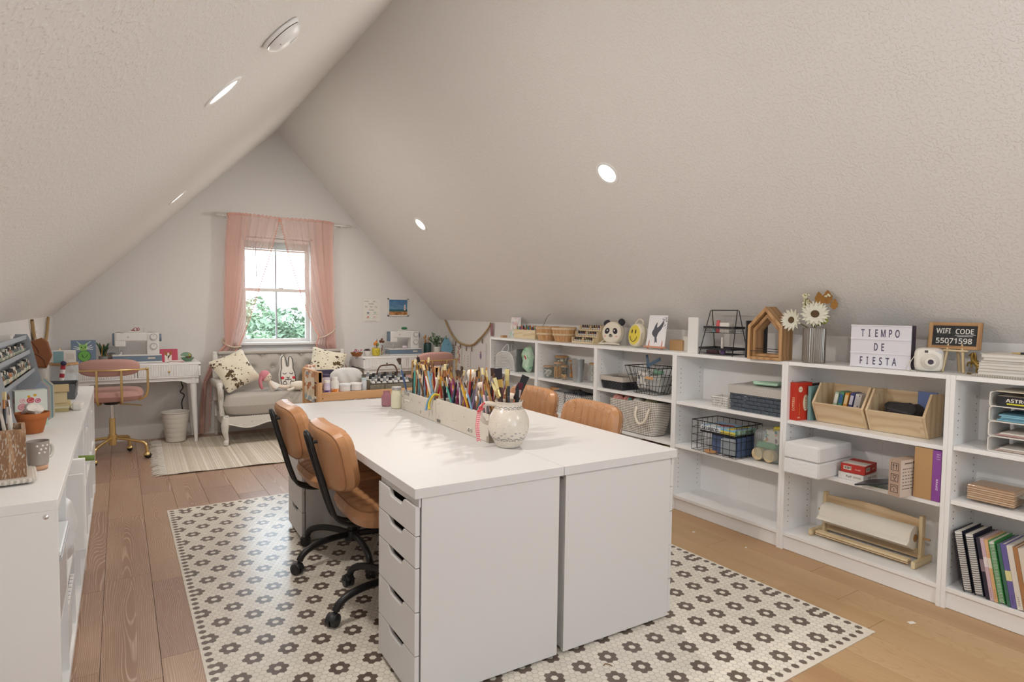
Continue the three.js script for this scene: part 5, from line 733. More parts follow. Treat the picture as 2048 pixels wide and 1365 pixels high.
  { // smiley pouch
    const t = thing('smiley_pouch', 'round cream pouch with a yellow smiling face', 'pouch', [2.47, TOP + 0.092, -1.50], faceWest); t.rotation.set(-0.12, faceWest - 0.15, 0, 'YXZ');
    const cr = C('#e6ddc9', 0.95); P('body', mergeVertices(cushion({ w: 0.17, h: 0.18, t: 0.07, n: 2.2, p: 8, q: 2.4 }), 1e-4), cr, t); P('face', put(new THREE.SphereGeometry(0.071, 28, 16).scale(1, 1.05, 0.12), 0, 0, 0.031), C('#e3cf52', 0.9), t); const ink = C('#35302a', 0.9);
    for (const s of [-1, 1]) P('eye', put(new THREE.SphereGeometry(0.009, 12, 8).scale(0.7, 1.8, 0.4), s * 0.022, 0.024, 0.0385), ink, t); P('smile', tube([[-0.042, -0.012, 0.038], [-0.03, -0.036, 0.0375], [0, -0.05, 0.0365], [0.03, -0.036, 0.0375], [0.042, -0.012, 0.038]], 0.003, 24, 6), ink, t); P('strap', tube([[-0.05, 0.085, 0], [-0.02, 0.12, -0.01], [0.03, 0.11, -0.01], [0.05, 0.08, 0]], 0.006, 24, 6), cr, t); P('zip_tassel', tube([[0.075, 0.02, 0.02], [0.085, -0.02, 0.03], [0.088, -0.07, 0.03]], 0.005, 14, 6), C('#c9b99a', 0.9), t);
  }
  { // bird drawing on a tiny easel
    const m = textMat(160, 220, '#e9e9ec', (c, W, H) => { c.fillStyle = '#55565f'; c.save(); c.translate(70, 110); c.beginPath(); c.moveTo(-30, 10); c.quadraticCurveTo(-22, -18, 4, -22); c.quadraticCurveTo(30, -26, 62, -84); c.quadraticCurveTo(66, -28, 26, 12); c.quadraticCurveTo(18, 30, 14, 46); c.lineTo(22, 84); c.lineTo(8, 78); c.lineTo(2, 88); c.lineTo(-4, 46); c.quadraticCurveTo(-34, 30, -30, 10); c.fill(); c.beginPath(); c.moveTo(-20, 0); c.quadraticCurveTo(-14, -44, 8, -62); c.lineTo(6, -10); c.fill(); c.restore(); const r = rng(4); for (let i = 0; i < 26; i++) { c.beginPath(); c.ellipse(120 + r() * 34, 14 + r() * 80 * (0.3 + r()), 2, 4, r() * 3, 0, 7); c.fill(); } });
    const t = thing('bird_drawing', 'white drawing of a flying black bird on a mini wooden easel', 'drawing', [2.42, TOP, -1.275]); t.rotation.set(0, faceWest + 0.08, 0, 'YXZ'); P('card', put(sheet(0.165, 0.225, 0.004), 0, 0.022, 0.0, -0.16), m, t, undefined, true); P('easel_ledge', rbox(0.18, 0.012, 0.03, 0.003, 0, 0.018, 0.006), C('#c98f72', 0.6), t); P('easel_leg', bar([0.06, 0.002, 0.01], [0.05, 0.2, -0.05], 0.005), C('#c98f72', 0.6), t); P('easel_leg', bar([-0.06, 0.002, 0.01], [-0.05, 0.2, -0.05], 0.005), C('#c98f72', 0.6), t); P('easel_strut', bar([0, 0.002, -0.08], [0, 0.18, -0.045], 0.005), C('#c98f72', 0.6), t);
  }
  one('kraft_box', 'small plain kraft box behind the bird drawing', 'box', rbox(0.09, 0.072, 0.11, 0.002, 0, 0.036, 0), M_kraft, [2.535, TOP, -1.15], 0.1);
  one('paper_stack', 'low stack of white boxes behind the bird drawing', 'box', rbox(0.10, 0.10, 0.16, 0.002, 0, 0.05, 0), C('#dcd8d1', 0.8), [2.56, TOP, -1.02 - 0.0], 0.0);
  { // white magazine file
    const t = thing('magazine_file', 'white slant-cut magazine file on the bookcase top', 'magazine file', [2.445, TOP, -0.895]); const side = [[-0.075, 0], [0.075, 0], [0.075, 0.16], [-0.05, 0.235], [-0.075, 0.235]]; for (const z of [-0.04, 0.04]) P('side_board', extrude(side, 0.004, 0, 0, z), M_trim, t); P('spine_board', box(0.004, 0.235, 0.08, -0.075, 0.1175, 0), M_trim, t); P('base_board', box(0.15, 0.004, 0.08, 0, 0.003, 0), M_trim, t);
  }
  { // two-tier wire rack
    const t = thing('wire_rack', 'black two-tier wire tray rack with a carrying bar', 'rack', [2.41, TOP, -0.685]), hw = 0.125, d = 0.085;
    for (const s of [-1, 1]) for (const q of [-1, 1]) P('leg', bar([q * d * 0.92, 0.0, s * hw], [q * 0.008, 0.282, s * hw * 0.80], 0.0028, 8), M_blackwire, t); P('carry_bar', bar([0, 0.283, -hw * 0.8], [0, 0.283, hw * 0.8], 0.003, 8), M_blackwire, t);
    for (const [y, k] of [[0.042, 0.98], [0.175, 0.93]]) { const g = new THREE.Group(); g.name = 'tray'; t.add(g); const X = d * (1 - y / 0.33) + 0.012, Z = hw * k; P('rim', [box(0.002, 0.013, Z * 2, -X, y, 0), box(0.002, 0.013, Z * 2, X, y, 0), box(X * 2, 0.013, 0.002, 0, y, -Z), box(X * 2, 0.013, 0.002, 0, y, Z)], M_blackwire, g); const w = []; for (let i = 0; i <= 20; i++) { const z = lerp(-Z, Z, i / 20); w.push(bar([-X, y - 0.034, z], [-X, y, z], 0.0008, 4), bar([X, y - 0.034, z], [X, y, z], 0.0008, 4), bar([-X, y - 0.034, z], [X, y - 0.034, z], 0.0008, 4)); } for (let i = 0; i <= 8; i++) { const x = lerp(-X, X, i / 8); w.push(bar([x, y - 0.034, -Z], [x, y - 0.034, Z], 0.0008, 4)); } for (const q of [0.011, 0.022]) w.push(bar([-X, y - q, -Z], [-X, y - q, Z], 0.0008, 4), bar([X, y - q, -Z], [X, y - q, Z], 0.0008, 4)); P('wire_mesh', w, M_blackwire, g).userData.kind = 'stuff'; }
    const it = (n, l, c, geo, mat, z, y, x = 0) => one(n, l, c, geo, mat, [2.41 + x, TOP + y, -0.685 + z]);
    const top = 0.1425, low = 0.0095;
    it('paper_box', 'white slanted carton in the upper tray of the wire rack', 'carton', rbox(0.05, 0.062, 0.07, 0.002, 0, 0.031, 0, 0, 0, 0), C('#e6e1da', 0.7), 0.02, top); it('red_cap_bottle', 'small bottle with a red cap in the upper tray', 'bottle', [cyl(0.014, 0.014, 0.06, 0, 0.03, 0, 16), cyl(0.011, 0.011, 0.018, 0, 0.069, 0, 14)], C('#cf5b5f', 0.5), -0.028, top, -0.02); it('teal_jar', 'little teal jar in the upper tray', 'jar', [cyl(0.015, 0.015, 0.03, 0, 0.015, 0, 16), cyl(0.016, 0.016, 0.01, 0, 0.035, 0, 16)], C('#8fb4b4', 0.4), -0.07, top); it('pump_tube', 'slim white tube standing on the lower tray', 'tube', [cyl(0.007, 0.009, 0.085, 0, 0.06, 0, 14), cyl(0.014, 0.015, 0.018, 0, 0.009, 0, 16)], C('#e3dcd3', 0.4), -0.01, low); it('violet_jar', 'small violet jar in the lower tray', 'jar', [cyl(0.016, 0.016, 0.026, 0, 0.013, 0, 16), cyl(0.012, 0.012, 0.008, 0, 0.03, 0, 16)], C('#6d4a86', 0.3), 0.028, low, -0.04); it('maroon_case', 'maroon pencil case in the lower tray', 'case', rbox(0.03, 0.022, 0.085, 0.008, 0, 0.011, 0), C('#5b3a44', 0.7), -0.05, low, -0.04);
  }
  one('clipboard', 'dark slate board standing between the wire rack and the wooden house', 'board', rbox(0.012, 0.222, 0.15, 0.004, 0, 0.111, 0), C('#2e3138', 0.5), [2.43, TOP, -0.465], 1.25);
  { // wooden house shelf
    const t = thing('house_shelf', 'house-shaped nested wooden display shelf on the bookcase top', 'shelf', [2.362, TOP, -0.33], faceWest + 0.12), outer = (w, h, e) => [[-w / 2, 0], [w / 2, 0], [w / 2, e], [0, h], [-w / 2, e]];
    P('outer_frame', extrude(outer(0.205, 0.305, 0.195), 0.13, 0, 0, 0, 0, 0, 0, 0.0015, [outer(0.173, 0.277, 0.183).map(([x, y], i) => [x, i < 2 ? 0.016 : y])]), M_oak, t); P('inner_frame', extrude(outer(0.166, 0.266, 0.176).map(([x, y], i) => [x, i < 2 ? 0.0175 : y]), 0.10, 0, 0, -0.01, 0, 0, 0, 0.001, [outer(0.138, 0.242, 0.165).map(([x, y], i) => [x, i < 2 ? 0.032 : y])]), M_oak, t);
    for (const [y, z] of [[0.05, 0.062], [0.062, 0.03]]) P('rail', bar([-0.085, y, z], [0.085, y, z], 0.0018, 8), M_blackwire, t);
  }
  { // ribbed glass vase and flowers
    const vx = 2.392, vz = -0.082, t = thing('ribbed_vase', 'smoky ribbed glass cylinder vase holding artificial flowers', 'vase', [vx, TOP, vz]), n = 30;
    const g = surf((u, v) => { const a = u * PI * 2, r = 0.054 + 0.0045 * abs(sin(a * n / 2)); return [r * cos(a), 0.002 + v * 0.186, -r * sin(a)]; }, n * 6, 2); P('ribbed_wall', g, M({ color: hex('#9a938b'), roughness: 0.12, metalness: 0.65 }), t); P('inner_wall', surf((u, v) => { const a = -u * PI * 2; return [0.052 * cos(a), 0.006 + v * 0.182, -0.052 * sin(a)]; }, 40, 1), C('#6f6a64', 0.3), t); P('base', cyl(0.055, 0.055, 0.006, 0, 0.004, 0, 40), C('#77716a', 0.2), t); P('rim', tor(0.0545, 0.003, 0, 0.188, 0, PI / 2, 0, 0, PI * 2, 6, 48), C('#9a938b', 0.2), t);
    const petalM = M({ color: hex('#e2e0cf'), roughness: 0.8, side: THREE.DoubleSide }), discM = C('#54412e', 0.95), leafG = M({ color: hex('#9aa050'), roughness: 0.8, side: THREE.DoubleSide }), leafB = M({ color: hex('#a9793c'), roughness: 0.8, side: THREE.DoubleSide }), leafR = M({ color: hex('#b38377'), roughness: 0.8, side: THREE.DoubleSide }), stemM = C('#6f7a3c', 0.8);
    const petal = (l, w, curl) => surf((u, v) => { const x = (u - 0.5) * w * sin(PI * (0.12 + 0.88 * Math.pow(v, 0.8))) , y = v * l; return [x, y, curl * v * v * l + 0.12 * abs(u - 0.5) * w]; }, 4, 8);
    const flower = (lab, pos, dir, R) => { const o = thing('sunflower', lab, 'flower', pos); o.quaternion.setFromUnitVectors(V(0, 0, 1), V(...dir).normalize()); for (let ring = 0; ring < 2; ring++) for (let i = 0; i < 13; i++) { const q = petal(R * (ring ? 0.88 : 1), R * 0.34, ring ? 0.28 : 0.12); q.translate(0, R * 0.22, ring * 0.003); q.rotateZ((i + ring * 0.5) / 13 * PI * 2); P('petal', q, petalM, o); } P('disc', put(new THREE.SphereGeometry(R * 0.34, 20, 12).scale(1, 1, 0.4), 0, 0, 0.004), discM, o); const seeds = []; for (let i = 0; i < 40; i++) { const a = i * 2.4, rr = R * 0.3 * Math.sqrt(i / 40); seeds.push(sph(0.0022, rr * cos(a), rr * sin(a), 0.004 + 0.4 * Math.sqrt(max(0, (R * 0.34) ** 2 - rr * rr)), 1, 1, 1, 5, 4)); } P('seed_head', seeds, C('#7c6240', 0.9), o).userData.kind = 'stuff'; const d = V(vx - pos[0], TOP + 0.17 - pos[1], vz - pos[2]).applyQuaternion(o.quaternion.clone().invert()); P('stem', tube([[0, 0, -0.002], [d.x * 0.3, d.y * 0.25, -0.03], [d.x, d.y, d.z]], 0.003, 16, 6), stemM, o); };
    flower('cream artificial sunflower facing the room in the ribbed vase', [2.335, 1.326, -0.05], [-0.80, 0.28, 0.52], 0.062);
    flower('cream artificial sunflower drooping toward the wooden house shelf', [2.318, 1.292, -0.172], [-0.85, 0.05, -0.05], 0.054);
    const r = rng(9); const spray = (lab, pts, m) => { const o = thing('berry_spray', lab, 'flower', [vx, TOP + 0.16, vz]); P('stem', tube(pts, 0.002, 24, 5), stemM, o); const c = new THREE.CatmullRomCurve3(pts.map((p) => V(...p))), b = []; for (let i = 0; i < 70; i++) { const q = c.getPoint(0.45 + 0.55 * i / 70); b.push(sph(0.0042 + r() * 0.003, q.x + (r() - 0.5) * 0.026, q.y + (r() - 0.5) * 0.014, q.z + (r() - 0.5) * 0.026, 1, 1, 1, 6, 5)); } P('berries', b, m, o).userData.kind = 'stuff'; };
    const be = C('#e4e0bf', 0.9); spray('upright spray of cream berries between the sunflowers', [[0, 0, 0], [-0.02, 0.08, -0.02], [-0.03, 0.14, -0.035], [-0.034, 0.215, -0.04]], be); spray('arching spray of cream berries above the sunflowers', [[0, 0, 0], [0.02, 0.1, 0.01], [0.01, 0.175, 0.03], [0.0, 0.21, 0.07]], be);
    const lf = thing('leaf_pick', 'cluster of green, tan and dusty red artificial leaves in the vase', 'leaves', [vx, TOP + 0.17, vz]); for (const [x, y, z, rx, ry, s, m] of [[-0.02, 0.03, 0.03, -0.9, -1.2, 0.08, leafG], [-0.03, 0.035, 0.0, -1.0, -1.7, 0.075, leafG], [-0.01, 0.04, 0.06, -0.6, -0.8, 0.07, leafG], [0.0, 0.14, 0.03, 0.3, -1.4, 0.085, leafB], [0.01, 0.15, 0.06, 0.2, -1.1, 0.08, leafB], [0.0, 0.12, -0.03, 0.3, -1.6, 0.07, leafB], [-0.03, 0.02, -0.03, -1.9, -1.7, 0.075, leafR], [-0.035, 0.015, -0.01, -2.1, -1.4, 0.07, leafR], [0.02, 0.12, 0.09, 0.1, -0.9, 0.06, leafB]]) P('leaf', put(surf((u, v) => [(u - 0.5) * s * 0.62 * sin(PI * Math.pow(v, 0.8)) * (1 + 0.12 * cos(v * 22)), v * s, 0.14 * s * v * v + 0.2 * abs(u - 0.5) * s * 0.4], 6, 12), x, y, z, rx, ry, 0), m, lf);
  }
  { // cinema light box
    const m = textMat(512, 400, '#e2e1e9', (c, W, H) => { c.fillStyle = '#d3d2db'; for (const y of [0, 131, 264, 394]) c.fillRect(0, y, W, 6); c.fillStyle = '#4a4560'; c.textAlign = 'center'; c.font = '84px sans-serif'; const put = (s, y, x0, dx) => [...s].forEach((ch, i) => { c.save(); c.translate(x0 + i * dx, y); c.scale(0.66, 1.12); c.fillText(ch, 0, 0); c.strokeStyle = '#4a4560'; c.lineWidth = 4; c.strokeText(ch, 0, 0); c.restore(); }); put('TIEMPO', 108, 104, 59); put('DE', 238, 222, 58); put('FIESTA', 370, 96, 57); }, 0.4);
    const t = thing('light_box', 'white letter light box on the bookcase top, dark at the side', 'light box', [2.405, TOP, 0.262], faceWest + 0.08); P('case', rbox(0.278, 0.214, 0.05, 0.004, 0, 0.1075, -0.005), C('#3b3446', 0.5), t); P('front_panel', sheet(0.274, 0.212, 0.004).translate(0, 0.001, 0.0225), m, t, undefined, true); for (const y of [0.002, 0.0705, 0.141, 0.209]) P('rail', rbox(0.276, 0.006, 0.006, 0.001, 0, y + 0.002, 0.0265), C('#e9e8ef', 0.35), t);
  }
  { // chalkboard on easel
    const m = textMat(512, 288, '#2c2d2e', (c, W, H) => { const r = rng(6); for (let i = 0; i < 90; i++) { c.fillStyle = 'rgba(200,200,200,.025)'; c.beginPath(); c.ellipse(r() * W, r() * H, 30 + r() * 50, 10 + r() * 18, r() * 3, 0, 7); c.fill(); } c.strokeStyle = '#e8e6e0'; c.lineWidth = 5; c.lineCap = 'round'; c.fillStyle = '#e8e6e0'; c.font = '92px sans-serif'; c.strokeStyle = '#e8e6e0'; c.lineWidth = 3; for (const [s, x, y] of [['WIFI', 40, 112], ['CODE', 262, 116]]) { c.save(); c.translate(x, y); c.scale(0.9, 1); c.fillText(s, 0, 0); c.strokeText(s, 0, 0); c.restore(); } c.lineWidth = 6; c.beginPath(); c.moveTo(262, 136); c.lineTo(492, 128); c.moveTo(290, 154); c.lineTo(462, 148); c.stroke(); c.lineWidth = 3; c.font = '96px sans-serif'; c.save(); c.translate(40, 248); c.scale(1.0, 1); c.fillText('55071598', 0, 0); c.strokeText('55071598', 0, 0); c.restore(); }, 0.8);
    const t = thing('chalkboard_sign', 'small framed chalkboard with a wifi code on a wooden easel', 'sign', [2.50, TOP, 0.535], faceWest - 0.16); t.rotation.set(0, faceWest + 0.06, 0, 'YXZ'); const tilt = (g) => put(g, 0, 0.108, 0, -0.13);
    P('slate', tilt(sheet(0.178, 0.10, 0.005).translate(0, 0.013, 0)), m, t, undefined, true); for (const s of [-1, 1]) { P('frame_bar', tilt(rbox(0.018, 0.126, 0.012, 0.002, s * 0.0975, 0.063, 0)), M_oak, t); } P('frame_bar', tilt(rbox(0.178, 0.016, 0.012, 0.002, 0, 0.008, 0)), M_oak, t); P('frame_bar', tilt(rbox(0.178, 0.016, 0.012, 0.002, 0, 0.118, 0)), M_oak, t); for (const [a, b] of [[-0.03, -0.02], [0.055, 0.03]]) P('easel_leg', bar([a, 0.001, 0.035], [b, 0.15, -0.012], 0.0065, 6), M_pale, t); P('easel_leg', bar([0.012, 0.001, -0.055], [0.008, 0.15, -0.012], 0.0065, 6), M_pale, t); P('ledge', rbox(0.10, 0.008, 0.02, 0.002, 0.012, 0.102, 0.008), M_pale, t);
  }
  { // instant camera
    const t = thing('instant_camera', 'white rounded instant camera with a big lens, on the bookcase top', 'camera', [2.40, TOP, 0.475], faceWest + 0.45), w = C('#e6e2d9', 0.35); P('body', mergeVertices(put(cushion({ w: 0.115, h: 0.112, t: 0.062, n: 4.5, p: 8, q: 2.4 }), 0, 0.058, 0), 1e-4), w, t); P('lens_barrel', lathe([[0.0, 0.044], [0.02, 0.044], [0.022, 0.042], [0.024, 0.03], [0.031, 0.028], [0.036, 0.018], [0.038, 0.0]], 0, 0, 0, 32).rotateX(PI / 2).translate(0.004, 0.05, 0.02), w, t); P('lens', cyl(0.0115, 0.0115, 0.003, 0.004, 0.05, 0.065, 24, PI / 2), C('#4a4652', 0.1), t); P('flash', rbox(0.026, 0.016, 0.008, 0.003, 0.034, 0.095, 0.026), C('#c9ccce', 0.2), t); P('viewfinder', [rbox(0.014, 0.012, 0.008, 0.002, -0.012, 0.096, 0.028)], C('#5d5a58', 0.2), t); P('shutter_button', cyl(0.008, 0.008, 0.006, -0.046, 0.045, 0.022, 16, PI / 2), C('#d2cdc4', 0.4), t); P('wrist_strap', tube([[-0.057, 0.07, 0], [-0.072, 0.04, 0.005], [-0.068, 0.006, 0.02], [-0.05, 0.004, 0.04], [-0.075, 0.004, 0.05], [-0.09, 0.008, 0.02], [-0.07, 0.05, -0.005]], 0.002, 40, 5), C('#d9d5cc', 0.8), t);
  }
  { // brass horse
    const t = thing('horse_figurine', 'small rearing brass horse on an oval foot', 'figurine', [2.46, TOP, 0.638], faceWest - 0.3), br = M({ color: hex('#8a7138'), roughness: 0.35, metalness: 0.85 });
    const bl = (pts) => { const o = []; for (let i = 0; i + 1 < pts.length; i++) { o.push(bar(pts[i].slice(0, 3), pts[i + 1].slice(0, 3), pts[i][3], 10, pts[i + 1][3])); o.push(sph(pts[i][3], ...pts[i].slice(0, 3), 1, 1, 1, 10, 8)); } const e = pts[pts.length - 1]; o.push(sph(e[3], ...e.slice(0, 3), 1, 1, 1, 10, 8)); return o; };
    P('body', [...bl([[0.016, 0.04, 0, 0.012], [0.006, 0.052, 0, 0.0125], [-0.008, 0.064, 0, 0.011], [-0.014, 0.078, 0, 0.0075], [-0.012, 0.092, 0, 0.006]]), ...bl([[-0.012, 0.094, 0, 0.0058], [-0.020, 0.089, 0, 0.005], [-0.028, 0.084, 0, 0.0036]]), ...bl([[0.018, 0.036, 0.005, 0.0075], [0.012, 0.02, 0.006, 0.004], [0.016, 0.003, 0.006, 0.003]]), ...bl([[0.018, 0.036, -0.005, 0.0075], [0.02, 0.02, -0.006, 0.004], [0.024, 0.003, -0.006, 0.003]]), ...bl([[-0.012, 0.056, 0.006, 0.005], [-0.028, 0.05, 0.007, 0.003], [-0.03, 0.036, 0.007, 0.0028]]), ...bl([[-0.012, 0.056, -0.006, 0.005], [-0.024, 0.044, -0.007, 0.003], [-0.02, 0.032, -0.007, 0.0028]])], br, t); P('tail', tube([[0.026, 0.044, 0], [0.036, 0.034, 0], [0.034, 0.012, 0]], 0.0035, 14, 6), br, t); P('mane', tube([[-0.004, 0.098, 0], [0.0, 0.084, 0], [0.002, 0.068, 0]], 0.0045, 12, 6), br, t); P('foot', cyl(0.03, 0.033, 0.006, 0.0, 0.003, 0, 28).scale(1, 1, 0.7), br, t);
  }
  { // stack of notebooks and a pen
    const hs = [0.010, 0.014, 0.014, 0.013, 0.012, 0.010, 0.013, 0.016]; let y = TOP; hs.forEach((h, i) => { const o = thing('notebook', ['white spiral notebook at the bottom of the stack', 'white notebook second from the bottom of the stack', 'white notebook third from the bottom of the stack', 'white notebook fourth from the bottom of the stack', 'white notebook fifth from the bottom of the stack', 'white notebook sixth from the bottom of the stack', 'thin white notebook just under the top of the stack', 'white notebook under the black pen, top of the stack'][i], 'notebook', [2.452 + (i % 3) * 0.004, y, 0.79 + [0.0, 0.02, 0.018, 0.024, 0.022, 0.026, 0.04, 0.03][i]], (i % 3 - 1) * 0.02, 'stacked white notebooks'); P('pages', box(0.19, h - 0.0034, 0.25, 0.002, h / 2, 0), C('#e9e6df', 0.85), o); P('cover', box(0.196, 0.0012, 0.254, 0, h - 0.0008, 0), C('#ddd8cf', 0.6), o); P('cover', box(0.196, 0.0012, 0.254, 0, 0.0007, 0), C('#d3cdc4', 0.6), o); if (i === 0) P('spiral', [...Array(28)].map((_, k) => tor(0.0048, 0.0007, -0.098, 0.005, -0.12 + k * 0.0089, 0, 0, 0, PI * 2, 4, 10)), C('#a89a86', 0.4, { metalness: 0.6 }), o).userData.kind = 'stuff'; y += h; });
    const p = thing('pen', 'black pen with a gold tip lying on the notebook stack', 'pen', [2.43, y + 0.005, 0.83]); P('barrel', bar([0.0, 0, -0.02], [0.01, 0, 0.08], 0.0048, 10), C('#24272c', 0.35), p); P('tip', bar([-0.004, 0, -0.05], [0.0, 0, -0.02], 0.002, 10, 0.0048), M_brass, p); P('clip', box(0.002, 0.002, 0.03, 0.004, 0.006, 0.05), M_brass, p);
  }
}
// ---------- inside the bookcases ----------
const clearBag = M({ color: col(0.9, 0.92, 0.93), roughness: 0.12, transmission: 0.85, thickness: 0 });
function crumple(g, amp, f, seed = 0) { const m = mergeVertices(g, 1e-5), p = m.attributes.position; for (let i = 0; i < p.count; i++) { const x = p.getX(i), y = p.getY(i), z = p.getZ(i); p.setXYZ(i, x + amp * noise(x * f + seed, y * f, z * f), y + amp * noise(x * f, y * f + 5 + seed, z * f), z + amp * noise(x * f, y * f, z * f + 9 + seed)); } m.computeVertexNormals(); return m; }
function lattice(a, b, c, d, nu, nv, r) { // bars over the quad a-b (bottom) c-d (top)
  const A = V(...a), B = V(...b), Cc = V(...c), D = V(...d), o = []; const pt = (u, v) => A.clone().lerp(B, u).lerp(Cc.clone().lerp(D, u), v).toArray();
  for (let i = 0; i <= nu; i++) o.push(bar(pt(i / nu, 0), pt(i / nu, 1), r, 4)); for (let j = 0; j <= nv; j++) o.push(bar(pt(0, j / nv), pt(1, j / nv), r, 4)); return o;
}
// woven basket: strips really interlaced over a tapered box; local centre bottom, w along z, d along x
function woven(t, w, d, h, flare, rows, cols, mat, th = 0.004) {
  const side = (L, nrm) => { const parts = []; for (let j = 0; j < rows; j++) for (let i = 0; i < cols; i++) { const y = (j + 0.5) / rows, k = 1 + flare * y, ww = L * k / cols; const out = ((i + j) % 2 ? 0.0022 : -0.0008); parts.push([(-L / 2) * k + (i + 0.5) * ww, y * h, out, ww, h / rows]); } return parts; };
  const g = []; for (const [L, D, rot] of [[w, d, -PI / 2], [w, d, PI / 2], [d, w, 0], [d, w, PI]]) { const s = []; for (const [u, y, out, ww, hh] of side(L)) { const k = 1 + flare * (y / h); s.push(rbox(ww * 1.02, hh * 0.9, th, 0.0015, u, y, D / 2 * k + out, 0, 0, 0, 1)); } const m = mergeGeometries(s.map((q) => clean(q))); m.rotateY(rot); g.push(m); }
  P('weave', g, mat, t).userData.kind = 'stuff'; P('base', box(d * 0.98, 0.006, w * 0.98, 0, 0.003, 0), mat, t);
}
{ // bookcase 1: perforated tote
  const t = thing('perforated_tote', 'white perforated plastic basket tote with two loop handles', 'tote', [2.44, ss(0, 0), -3.215], 0.22), M_pl = C('#e9e8e6', 0.4), w = 0.25, d = 0.13, h = 0.185;
  for (const s of [-1, 1]) { const g = []; const f = (u, v) => { const yy = 0.004 + v * h, sh = 1 - 0.16 * Math.pow(v, 3), z = (u - 0.5) * w * sh * (1 + 0.05 * v), top = h * (1 - 0.22 * Math.pow(abs(u - 0.5) * 2, 3)); return [s * (d / 2 + 0.012 * v), 0.004 + v * top, z]; }; for (let i = 0; i <= 18; i++) { const c = []; for (let k = 0; k <= 6; k++) c.push(f(i / 18, k / 6)); g.push(...wire(c, 0.0030, 4)); } for (let j = 0; j <= 12; j++) { const c = []; for (let k = 0; k <= 10; k++) c.push(f(k / 10, j / 12)); g.push(...wire(c, 0.0034, 4)); } P('side_lattice', g, M_pl, t).userData.kind = 'stuff'; const rim = []; for (let k = 0; k <= 24; k++) rim.push(f(k / 24, 1)); P('rim', tube(rim, 0.005, 60, 6), M_pl, t); P('handle', tube([[s * (d / 2 + 0.012), h * 0.98, -0.04], [s * d * 0.4, h * 1.25, -0.03], [s * d * 0.25, h * 1.42, 0], [s * d * 0.4, h * 1.25, 0.03], [s * (d / 2 + 0.012), h * 0.98, 0.04]], 0.005, 40, 6), M_pl, t); }
  for (const s of [-1, 1]) P('end_lattice', lattice([-d / 2, 0.004, s * w / 2], [d / 2, 0.004, s * w / 2], [-d / 2 - 0.01, h * 0.78, s * w / 2 * 0.9], [d / 2 + 0.01, h * 0.78, s * w / 2 * 0.9], 9, 9, 0.0032), M_pl, t).userData.kind = 'stuff';
  P('base', rbox(d, 0.006, w, 0.002, 0, 0.004, 0), M_pl, t);
  const p = one('green_plush', 'pale green plush with a small red patch beside the white tote', 'plush', put(crumple(cushion({ w: 0.13, h: 0.24, t: 0.08, n: 3, p: 4, q: 2 }), 0.03, 14, 2), 0, 0.135, 0), M({ map: canvasTex(128, 128, (c, W, H) => { c.fillStyle = '#c6e8cd'; c.fillRect(0, 0, W, H); const r = rng(3); for (let i = 0; i < 30; i++) { c.fillStyle = ['#d8f0dc', '#8fcf9c'][i % 2]; c.beginPath(); c.arc(r() * W, r() * H, 4 + r() * 10, 0, 7); c.fill(); } c.fillStyle = '#cf3f46'; c.beginPath(); c.ellipse(58, 66, 8, 13, 0.4, 0, 7); c.fill(); }), roughness: 0.95 }), [2.50, ss(0, 0), -2.99], faceWest, undefined, true);
  one('grey_book', 'slim grey book standing behind the green plush', 'book', rbox(0.16, 0.22, 0.016, 0.002, 0, 0.11, 0), C('#6c6f72', 0.7), [2.50, ss(0, 0), -3.065]);
  { const b = thing('wicker_box', 'brown wicker box on the lower shelf beside the settee end', 'basket', [2.45, ss(0, 1), -2.78]); woven(b, 0.26, 0.20, 0.15, 0.06, 7, 14, C('#a9743c', 0.8)); P('lid', rbox(0.22, 0.02, 0.28, 0.008, 0, 0.16, 0), C('#8d5c2b', 0.8), b); }
  one('cloth_bundle', 'folded white cloth on the wicker box shelf', 'cloth', put(crumple(new RoundedBoxGeometry(0.16, 0.05, 0.2, 8, 0.02), 0.012, 20), 0, 0.036, 0), C('#e3ded6', 0.95), [2.45, ss(0, 1), -3.12]);
}
